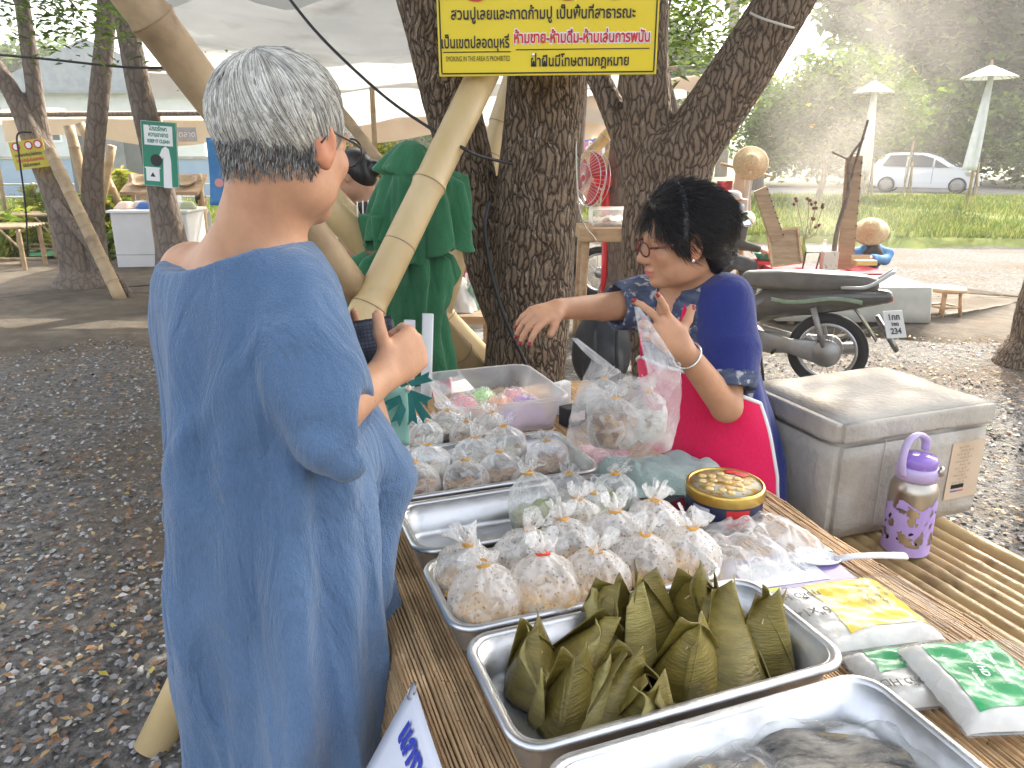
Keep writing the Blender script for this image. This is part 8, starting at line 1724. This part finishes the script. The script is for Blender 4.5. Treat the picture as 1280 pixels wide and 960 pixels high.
# stand with hanging straw hat, scarves and red cloth behind the rider
hsx = aty(936,210,9.6); hst = thing('hat_stand', (hsx.x, 9.6, 0), 'wooden stand behind the masked person hung with long pale scarves', 'stand')
q = MB(); q.tube([(hsx.x,9.62,0),(hsx.x,9.62,hsx.z+.15)], .035, 8); q.tube([(hsx.x-.35,9.62,hsx.z+.05),(hsx.x+.3,9.62,hsx.z-.1)], .018, 6); q.build('post', m_wood2, hst, smooth=True)
def cloth_strip(nm, x, y_, z1, z0, w, mt, par, ph=0.0): q = MB(); q.sheet(lambda a, b: Vector((x+(a-.5)*w*(1+.25*math.sin(b*4+ph)), y_+.03*math.sin(a*7+ph)+.02*math.sin(b*5), z0+(z1-z0)*b)), 10, 16); return q.build(nm, mt, par, smooth=True, solid=.004)
cloth_strip('scarf', hsx.x-.10, 9.52, hsx.z-.05, .45, .22, mat('tan scarf', (.56,.42,.28), (.64,.50,.36), scale=6, rough=.85), hst, 1); cloth_strip('scarf', hsx.x-.02, 9.46, hsx.z+.0, .75, .10, mat('cream scarf', (.66,.62,.52), rough=.85), hst, 2); cloth_strip('scarf', hsx.x-.30, 9.55, hsx.z-.15, .40, .16, m_redc, hst, 3)
hat = thing('straw_hat', tuple(hsx+Vector((-.02,-.12,.06))), 'flat straw hat hanging on the wooden stand', 'hat'); MB().lathe([(.21,.0),(.20,.012),(.11,.02),(.10,.07),(.06,.095),(0,.10)], hat.location, 26, rot=frame_to((-.15,-.9,.35))).build('hat', m_straw, hat, smooth=True, solid=.005)
rm = thing('round_mirror', tuple(aty(934,274,8.5)), 'round mirror on a dark stem in front of the masked person', 'mirror'); o = Vector(rm.location); MB().lathe([(.0,-.012),(.085,-.008),(.092,0),(.085,.006),(0,.007)], o, 26, rot=frame_to((-.1,-.9,.35)), sx=1.0).build('glass', MATS['mirror glass'], rm, smooth=True); q = MB(); q.tube([o+Vector((-.05,.02,-.05)), aty(922,288,8.6), aty(914,310,8.7)], .008, 6); q.build('stem', m_wire, rm, smooth=True)
gbn = thing('basket', tuple(aty(958,322,8.8)), 'green net basket beside the leaning board', 'basket'); o = Vector(gbn.location); MB().lathe([(.10,-.02),(.15,.06),(.145,.06),(.09,-.015)], o, 20).build('bowl', mat('green net', (.03,.30,.16), (.05,.38,.22), scale=30, rough=.7), gbn, smooth=True)
sk = thing('stool', (o.x, o.y, 0), 'red plastic stool under the green net basket', 'stool'); MB().box((o.x,o.y,o.z-.045),(.30,.30,.04)).build('seat', m_redc, sk, bevel=.01)
for sx_ in (-.12,.12):
    for sy_ in (-.12,.12): MB().box((o.x+sx_,o.y+sy_,(o.z-.06)/2),(.03,.03,o.z-.06)).build('leg', m_redc, sk)
# ================================================================ parasols, car, saplings beyond
m_paras = mat('paper parasol', (.70,.72,.73), (.78,.80,.80), scale=6, rough=.7, transl=.3)
def parasol(label, px, py_top, py_bot, y_, rpx, seed, fdir=1):
    top = aty(px, py_top, y_); g0 = aty(px-12, 240, y_); r_ = rpx/FPX*y_*.97; t = thing('white_parasol', (top.x, y_, 0), label, 'parasol'); n = 28
    q = MB(); vs_ = [top+Vector((0,0,.12))]
    for j in range(n): a = 6.2832*j/n; vs_.append(top+Vector((r_*math.cos(a), r_*math.sin(a), -.16)))
    q.add(vs_, [(0,1+j,1+(j+1) % n) for j in range(n)]); q.build('canopy', m_paras, t, solid=.012)
    q = MB()
    for j in range(n//2): a = 6.2832*j/(n/2); q.tube([top+Vector((0,0,.08)), top+Vector((r_*.97*math.cos(a), r_*.97*math.sin(a), -.19))], .008, 4)
    q.build('rib', m_bam_old, t, kind='stuff')
    q = MB(); q.lathe([(.03,0),(.035,.05),(.01,.12),(0,.13)], top+Vector((0,0,.11)), 10); q.build('finial', m_bam_old, t, smooth=True)
    q = MB(); q.tube([(top.x,y_,0), top+Vector((0,0,.05))], .035, 8); q.build('pole', m_bam_old, t, smooth=True)
    bz = aty(px, py_bot, y_).z; q = MB(); q.sheet(lambda a, b: Vector((top.x+(a-.5)*(.15+.17*b)-.30*fdir*b**1.3, y_-.10+.05*math.sin(a*8+b*3), top.z-.12+(bz-top.z)*b)), 8, 20); q.build('cloth_tail', m_paras, t, smooth=True, solid=.008); return t
parasol('white paper parasol with a hanging tail beside the car', 1093,107,210,19.5,23,1,.1); parasol('white paper parasol with a long hanging tail before the dark trees', 1238,88,206,18.5,31,2,.55)
def side_profile(): return [(-1.90,.32),(-1.95,.55),(-1.90,.80),(-1.80,1.05),(-1.55,1.40),(-1.30,1.50),(-.60,1.53),(.10,1.48),(.55,1.32),(1.05,1.02),(1.55,.88),(1.85,.72),(1.95,.50),(1.92,.30),(1.60,.22),(-1.60,.22)]
def car(label, loc, rz):
    t = thing('car', loc, label, 'car', None, rz); pr = side_profile(); W_ = lambda z: .84-max(0, z-.90)*.38-max(0,.35-z)*.2
    q = MB(); n = len(pr); xin = lambda x, z, f: (x*(1-.03*f), z)
    rows = []
    for f in (-1,-.97,-.6,0,.6,.97,1):
        rows.append([Vector((x*(1-.035*abs(f)**3) if abs(f) > .9 else x*(1+.015*(1-abs(f))), f*W_(z)*(1 if abs(f) < .99 else .985), z-(.035 if abs(f) > .99 and z > 1.3 else 0))) for x, z in pr])
    vs_ = [p for r_ in rows for p in r_]; fs_ = [(i*n+j, i*n+(j+1) % n, (i+1)*n+(j+1) % n, (i+1)*n+j) for i in range(len(rows)-1) for j in range(n)]; fs_ += [tuple(range(n-1,-1,-1)), tuple((len(rows)-1)*n+j for j in range(n))]
    q.add(vs_, fs_); q.build('body', m_carw, t, local=True, bevel=.03)
    for sy_ in (-1,1):
        for poly in (((-1.45,1.02),(-.62,1.00),(-.62,1.43),(-1.22,1.41)),((-.55,1.00),(.30,.98),(.30,1.30),(-.10,1.42),(-.55,1.44)),((.36,.98),(.86,.97),(.36,1.26))):
            q = MB(); q.add([Vector((x, sy_*(W_(z)+.010), z)) for x, z in poly], [tuple(range(len(poly)))]); q.build('side_window', m_glass, t, local=True, solid=.006)
        q = MB(); q.add([Vector((x, sy_*(W_(z)+.006), z)) for x, z in ((1.40,.80),(1.62,.80),(1.85,.70),(1.78,.62),(1.45,.68))], [(0,1,2,3,4)]); q.build('headlamp', m_rim, t, local=True, solid=.02)
        q = MB(); q.box((.95, sy_*.92, 1.02), (.14,.18,.12)); q.build('door_mirror', m_carw, t, local=True, bevel=.03)
        for x in (-.59,.33): q = MB(); q.box((x, sy_*.846, .68), (.012,.008,.62)); q.build('door_gap', m_tyre, t, local=True)
        for x in (-1.22,1.22):
            w_ = wheel(t, (x, sy_*.79, .31), .31, .19, 10); q = MB(); q.lathe([(.215,0),(.21,.01),(.10,.018),(0,.012)], (x, sy_*.872, .31), 24, rot=frame_to((0,sy_,0))); q.build('wheel_cover', m_case, w_, smooth=True, local=True)
    ws = MB(); ws.add([(.62,-.62,1.31),(.62,.62,1.31),(1.16,.72,1.00),(1.16,-.72,1.00)], [(0,3,2,1)]); o = ws.build('windscreen', m_glass, t, local=True, solid=.006); o.location = (.028,0,.03)
    q = MB(); q.box((1.93,0,.62), (.05,1.0,.09)); q.build('grille', m_tyre, t, local=True, bevel=.01); q = MB(); q.box((1.955,0,.40), (.04,1.2,.14)); q.build('air_intake', m_tyre, t, local=True, bevel=.01)
    q = MB(); q.box((1.985,0,.50), (.012,.34,.12)); q.build('number_plate', m_wht, t, local=True); q = MB(); q.lathe([(.05,0),(.05,.01),(0,.012)], (1.965,0,.66), 14, rot=frame_to((1,0,0))); q.build('badge', m_rim, t, local=True)
    return t
cp = atz(1136,240,.06); car('white hatchback car driving along the road', (cp.x+.2, 30.6, .062), R(-33))
car('white car parked far behind the left stalls', (-9.5,29.5,.03), R(5))
for i, (px, py, h) in enumerate(((1131,258,2.2),(1212,262,2.2),(1083,256,2.4))):
    g0 = atz(px, py, 0); st_ = thing('staked_sapling', (g0.x, g0.y, .25), ('thin staked sapling before the white car','thin staked sapling below the long-tailed parasol','thin staked sapling beside the parasol pole')[i], 'sapling')
    for k in range(2): bamboo('stake', (g0.x-.12+.24*k, g0.y, .2), (g0.x-.02+.05*k, g0.y, 1.9-.6*k), .035, .03, m_bam_old, st_, 3, k, n=8)
    q = MB(); q.tube(spline([(g0.x,g0.y,.2),(g0.x+.03,g0.y,h*.6),(g0.x-.02,g0.y,h*1.3)], 4), [.02]*9, 6); q.build('stem', m_bark3, st_, smooth=True)
    r = np.random.default_rng(i); P_ = np.array([g0.x,g0.y,h])+r.normal(size=(60,3))*np.array([.25,.25,.5]); link_mesh('leaves', leaf_mesh('leaves', P_-np.array(st_.location), .14, r, .45, .3, PAL_B[r.integers(0,4,60)]), m_leaf, st_, kind='stuff')
# ================================================================ trees and shrubs far right and behind
def far_tree(label, c, h, blobs, n, leaf, seed, pal, cr=.9, clump=60, tr=.35):
    t = thing('broad_tree', (c[0], c[1], 0), label, 'tree'); m_ = MB(); m_.tube(spline([(c[0],c[1],0),(c[0]+.2,c[1],h*.25),(c[0]-.1,c[1],h*.55)], 5), list(np.linspace(tr,tr*.45,11)), 10); m_.build('trunk', m_bark3, t, smooth=True)
    _, C = crown(t, [(c[0]+b[0], c[1]+b[1], b[2], b[3], b[4], b[5]) for b in blobs], n, leaf, seed, pal, clump, cr, .2, .55); limbs(t, (c[0]-.1,c[1],h*.5), C, 14, m_bark3, tr*.4, seed, .04); return t
PAL_F = np.array([(.07,.12,.02),(.11,.17,.03),(.16,.22,.045),(.05,.09,.018)])
far_tree('huge dark tree rising behind the long-tailed parasol', (33,46), 18, ((0,0,9,7,5,5),(-4,0,12,5,5,5),(5,0,13,6,5,6),(-1,-2,5,7,4,3.5),(4,-2,5.5,6,4,3.5),(0,0,17,6,5,4)), 52000, .9, 201, PAL_F, 1.1)
far_tree('dense tree behind the smoke plume', (25.5,47), 16, ((0,0,8,5,4,4),(-3,0,11,4,4,4),(3,0,12,5,4,5),(0,-2,4.5,5,3,3),(1,0,16,4,4,3)), 40000, .85, 202, PAL_F, 1.0)
far_tree('dark tree at the far side of the road by the parked car', (43,42), 17, ((0,0,8,6,5,5),(-2,0,13,6,5,5),(3,0,5,6,4,4)), 34000, .9, 203, PAL_F, 1.1)
far_tree('hazy tall tree behind the tall palms', (12.5,62), 10, ((0,0,5,5,4,3),(-3,0,4,4,4,2)), 6000, .7, 204, PAL_B, 1.2)
far_tree('light green tree behind the fair banners', (4.5,34), 7, ((0,0,4.2,2.6,2,1.8),(1.5,0,5.2,2,2,1.5)), 6000, .4, 205, PAL_B, .6)
far_tree('flowering leafy tree before the road', (8.4,21.5), 4.2, ((0,0,2.7,1.5,1.3,.9),(-1.0,0,2.2,1.1,1,.8),(1.3,0,2.5,1.2,1,.8),(.4,0,3.4,1.1,1,.6)), 16000, .19, 206, PAL_B, .38, 70, .11)
far_tree('bushy shrub at the edge of the road by the far parasol', (23.5,33.8), 3.0, ((0,0,1.3,2.2,1.2,1.1),(2,0,1.6,1.6,1.2,1.1)), 7000, .28, 207, PAL_B, .45, 60, .12)
far_tree('low hedge tree behind the white hatchback', (17.5,37.5), 4.0, ((0,0,2.2,3.4,1.4,1.8),(-3.5,0,1.8,2.6,1.2,1.4),(4,0,2.3,3,1.4,1.8)), 14000, .34, 208, PAL_F, .6, 60, .2)
r = np.random.default_rng(77); P_ = np.array([8.4,21.0,2.9])+r.normal(size=(70,3))*np.array([1.3,.6,.6]); t = thing('yellow_blossom', (8.4,21.0,0), 'yellow blossoms dotted over the flowering tree', 'blossom'); link_mesh('petals', leaf_mesh('petals', P_-np.array(t.location), .16, r, .9, .2, np.tile([.75,.55,.03],(70,1))), m_leaf, t, kind='stuff')
for i, (x, y_, h) in enumerate(((10.4,33.5,9.5),(13.9,52,15))):
    t = thing('palm_tree', (x,y_,0), ('tall bare palm trunk with drooping dry fronds' if i == 0 else 'distant tall palm beside the bare one'), 'tree'); m_ = MB(); m_.tube(spline([(x,y_,0),(x+.1,y_,h*.5),(x,y_,h)], 5), list(np.linspace(.42,.30,11)), 12); m_.build('trunk', m_bark3, t, smooth=True)
    for k in range(12):
        a = k*.52; q = MB(); d_ = Vector((math.cos(a), math.sin(a), 0)); p0 = Vector((x,y_,h)); sp = spline([p0, p0+d_*1.2+Vector((0,0,.7)), p0+d_*2.3+Vector((0,0,-.2)), p0+d_*2.7+Vector((0,0,-1.6))], 6); wd = d_.cross(Vector((0,0,1)))
        for j in range(1, len(sp)):
            for s_ in (-1,1): pa, pb = sp[j-1], sp[j]; q.add([pa, pb, pb+wd*s_*.45+Vector((0,0,-.35)), pa+wd*s_*.45+Vector((0,0,-.30))], [(0,1,2,3)])
        q.build('frond', mat('dry frond', (.16,.13,.06), (.22,.2,.08), scale=3, rough=.8, transl=.3) if 'dry frond' not in MATS else MATS['dry frond'], t)
# hedge line and trees on the far left
for i, (x, y_, h, w, lb_) in enumerate(((-33,52,9,6,'hazy tree behind the low white house'),(-6.5,58,8,6,'hazy tree behind the tall pale house'),(-1.5,46,7,5,'pale tree behind the white awning'),(-23,60,8,6,'hazy tree between the white houses'),(1.0,62,8,6,'far hazy tree behind the grey trunks'))):
    far_tree(lb_, (x,y_), h, ((0,0,h*.55,w,3,h*.3),(w*.5,0,h*.7,w*.6,3,h*.25),(-w*.5,0,h*.4,w*.6,3,h*.25)), 6000, .6, 300+i, PAL_B, .9)
far_tree('yellow flowering shrub behind the thin rafter', (-3.0,14.5), 2.2, ((0,0,1.6,.7,.5,.4),(.5,0,1.3,.6,.5,.4)), 2600, .13, 310, PAL_Y, .2, 50, .05)
# power poles and lines
for i, (px, y_) in enumerate(((997,60),(848,58))):
    p = aty(px, 193, y_); t = thing('power_pole', (p.x, y_, 0), ('far concrete power pole between the palm and the flowering tree','far concrete power pole behind the forked tree')[i], 'power pole'); MB().box((p.x,y_,4.5),(.28,.28,9)).build('post', m_conc, t); MB().box((p.x,y_,8.4),(2.2,.14,.14)).build('crossarm', m_conc, t)
wire('power line crossing high beyond the road', [(-6,58,8.5), (8,58,8.1), (20,59,8.0), (45,60,8.6)], .03); wire('lower power line crossing beyond the road', [(-6,58,7.4), (8,58,7.0), (20,59,6.9), (45,60,7.5)], .03)
# ================================================================ haze in the market air
def air_box(name, lo, hi, density, colour, aniso, label):
    lo, hi = Vector(lo), Vector(hi); o = MB().box((lo+hi)/2, hi-lo).build(name, None); m = bpy.data.materials.new(name); m.use_nodes = True; nt = m.node_tree
    for n_ in list(nt.nodes): nt.nodes.remove(n_)
    out = nt.nodes.new('ShaderNodeOutputMaterial'); pv = nt.nodes.new('ShaderNodeVolumePrincipled'); pv.inputs['Color'].default_value = (*colour, 1); pv.inputs['Density'].default_value = density; pv.inputs['Anisotropy'].default_value = aniso
    nt.links.new(pv.outputs[0], out.inputs['Volume']); o.data.materials.append(m); tag(o, label, 'haze', kind='stuff'); return o
air_box('haze', (-75,-12,-1.2), (85,80,26), .0020, (.99,.955,.92), .45, 'pale smoky haze filling the market air')

# a plume of cooking smoke drifting past the display corner
sc_ = aty(1075,120,11.5); F = Field(np.array(sc_)-np.array([3.0,2.0,4.6]), np.array(sc_)+np.array([3.0,2.0,4.6]), .25)
F.ell(sc_, (1.75,1.4,4.2), Matrix.Rotation(R(-14), 3, 'Y'), .01); sm_o = link_mesh('smoke', F.mesh('smoke', sc_), None); sm_o.location = sc_
m = bpy.data.materials.new('smoke'); m.use_nodes = True; nt = m.node_tree; N = nt.nodes; L = nt.links
for n_ in list(N): N.remove(n_)
out = N.new('ShaderNodeOutputMaterial'); pv = N.new('ShaderNodeVolumePrincipled'); pv.inputs['Color'].default_value = (.97,.90,.80,1); pv.inputs['Anisotropy'].default_value = .5
tc = N.new('ShaderNodeTexCoord'); ln = N.new('ShaderNodeMapping'); ln.inputs['Scale'].default_value = (1/1.75,1/1.4,1/4.2); L.new(tc.outputs['Object'], ln.inputs['Vector']); vl = N.new('ShaderNodeVectorMath'); vl.operation = 'LENGTH'; L.new(ln.outputs[0], vl.inputs[0])
mr = N.new('ShaderNodeMapRange'); mr.interpolation_type = 'SMOOTHSTEP'; mr.inputs['From Min'].default_value = 1.0; mr.inputs['From Max'].default_value = .15; L.new(vl.outputs['Value'], mr.inputs['Value'])
nz = N.new('ShaderNodeTexNoise'); nz.inputs['Scale'].default_value = .8; nz.inputs['Detail'].default_value = 3; nz.inputs['Distortion'].default_value = .8; L.new(tc.outputs['Object'], nz.inputs['Vector'])
m2 = N.new('ShaderNodeMapRange'); m2.inputs['From Min'].default_value = .40; m2.inputs['From Max'].default_value = .70; m2.inputs['To Max'].default_value = .24; L.new(nz.outputs['Fac'], m2.inputs['Value'])
mu = N.new('ShaderNodeMath'); mu.operation = 'MULTIPLY'; L.new(mr.outputs[0], mu.inputs[0]); L.new(m2.outputs[0], mu.inputs[1]); L.new(mu.outputs[0], pv.inputs['Density']); L.new(pv.outputs[0], out.inputs['Volume'])
sm_o.data.materials.append(m); tag(sm_o, 'warm sunlit plume of cooking smoke drifting before the far trees', 'smoke', kind='stuff')
S.cycles.volume_step_rate = 3.0; S.cycles.volume_max_steps = 96
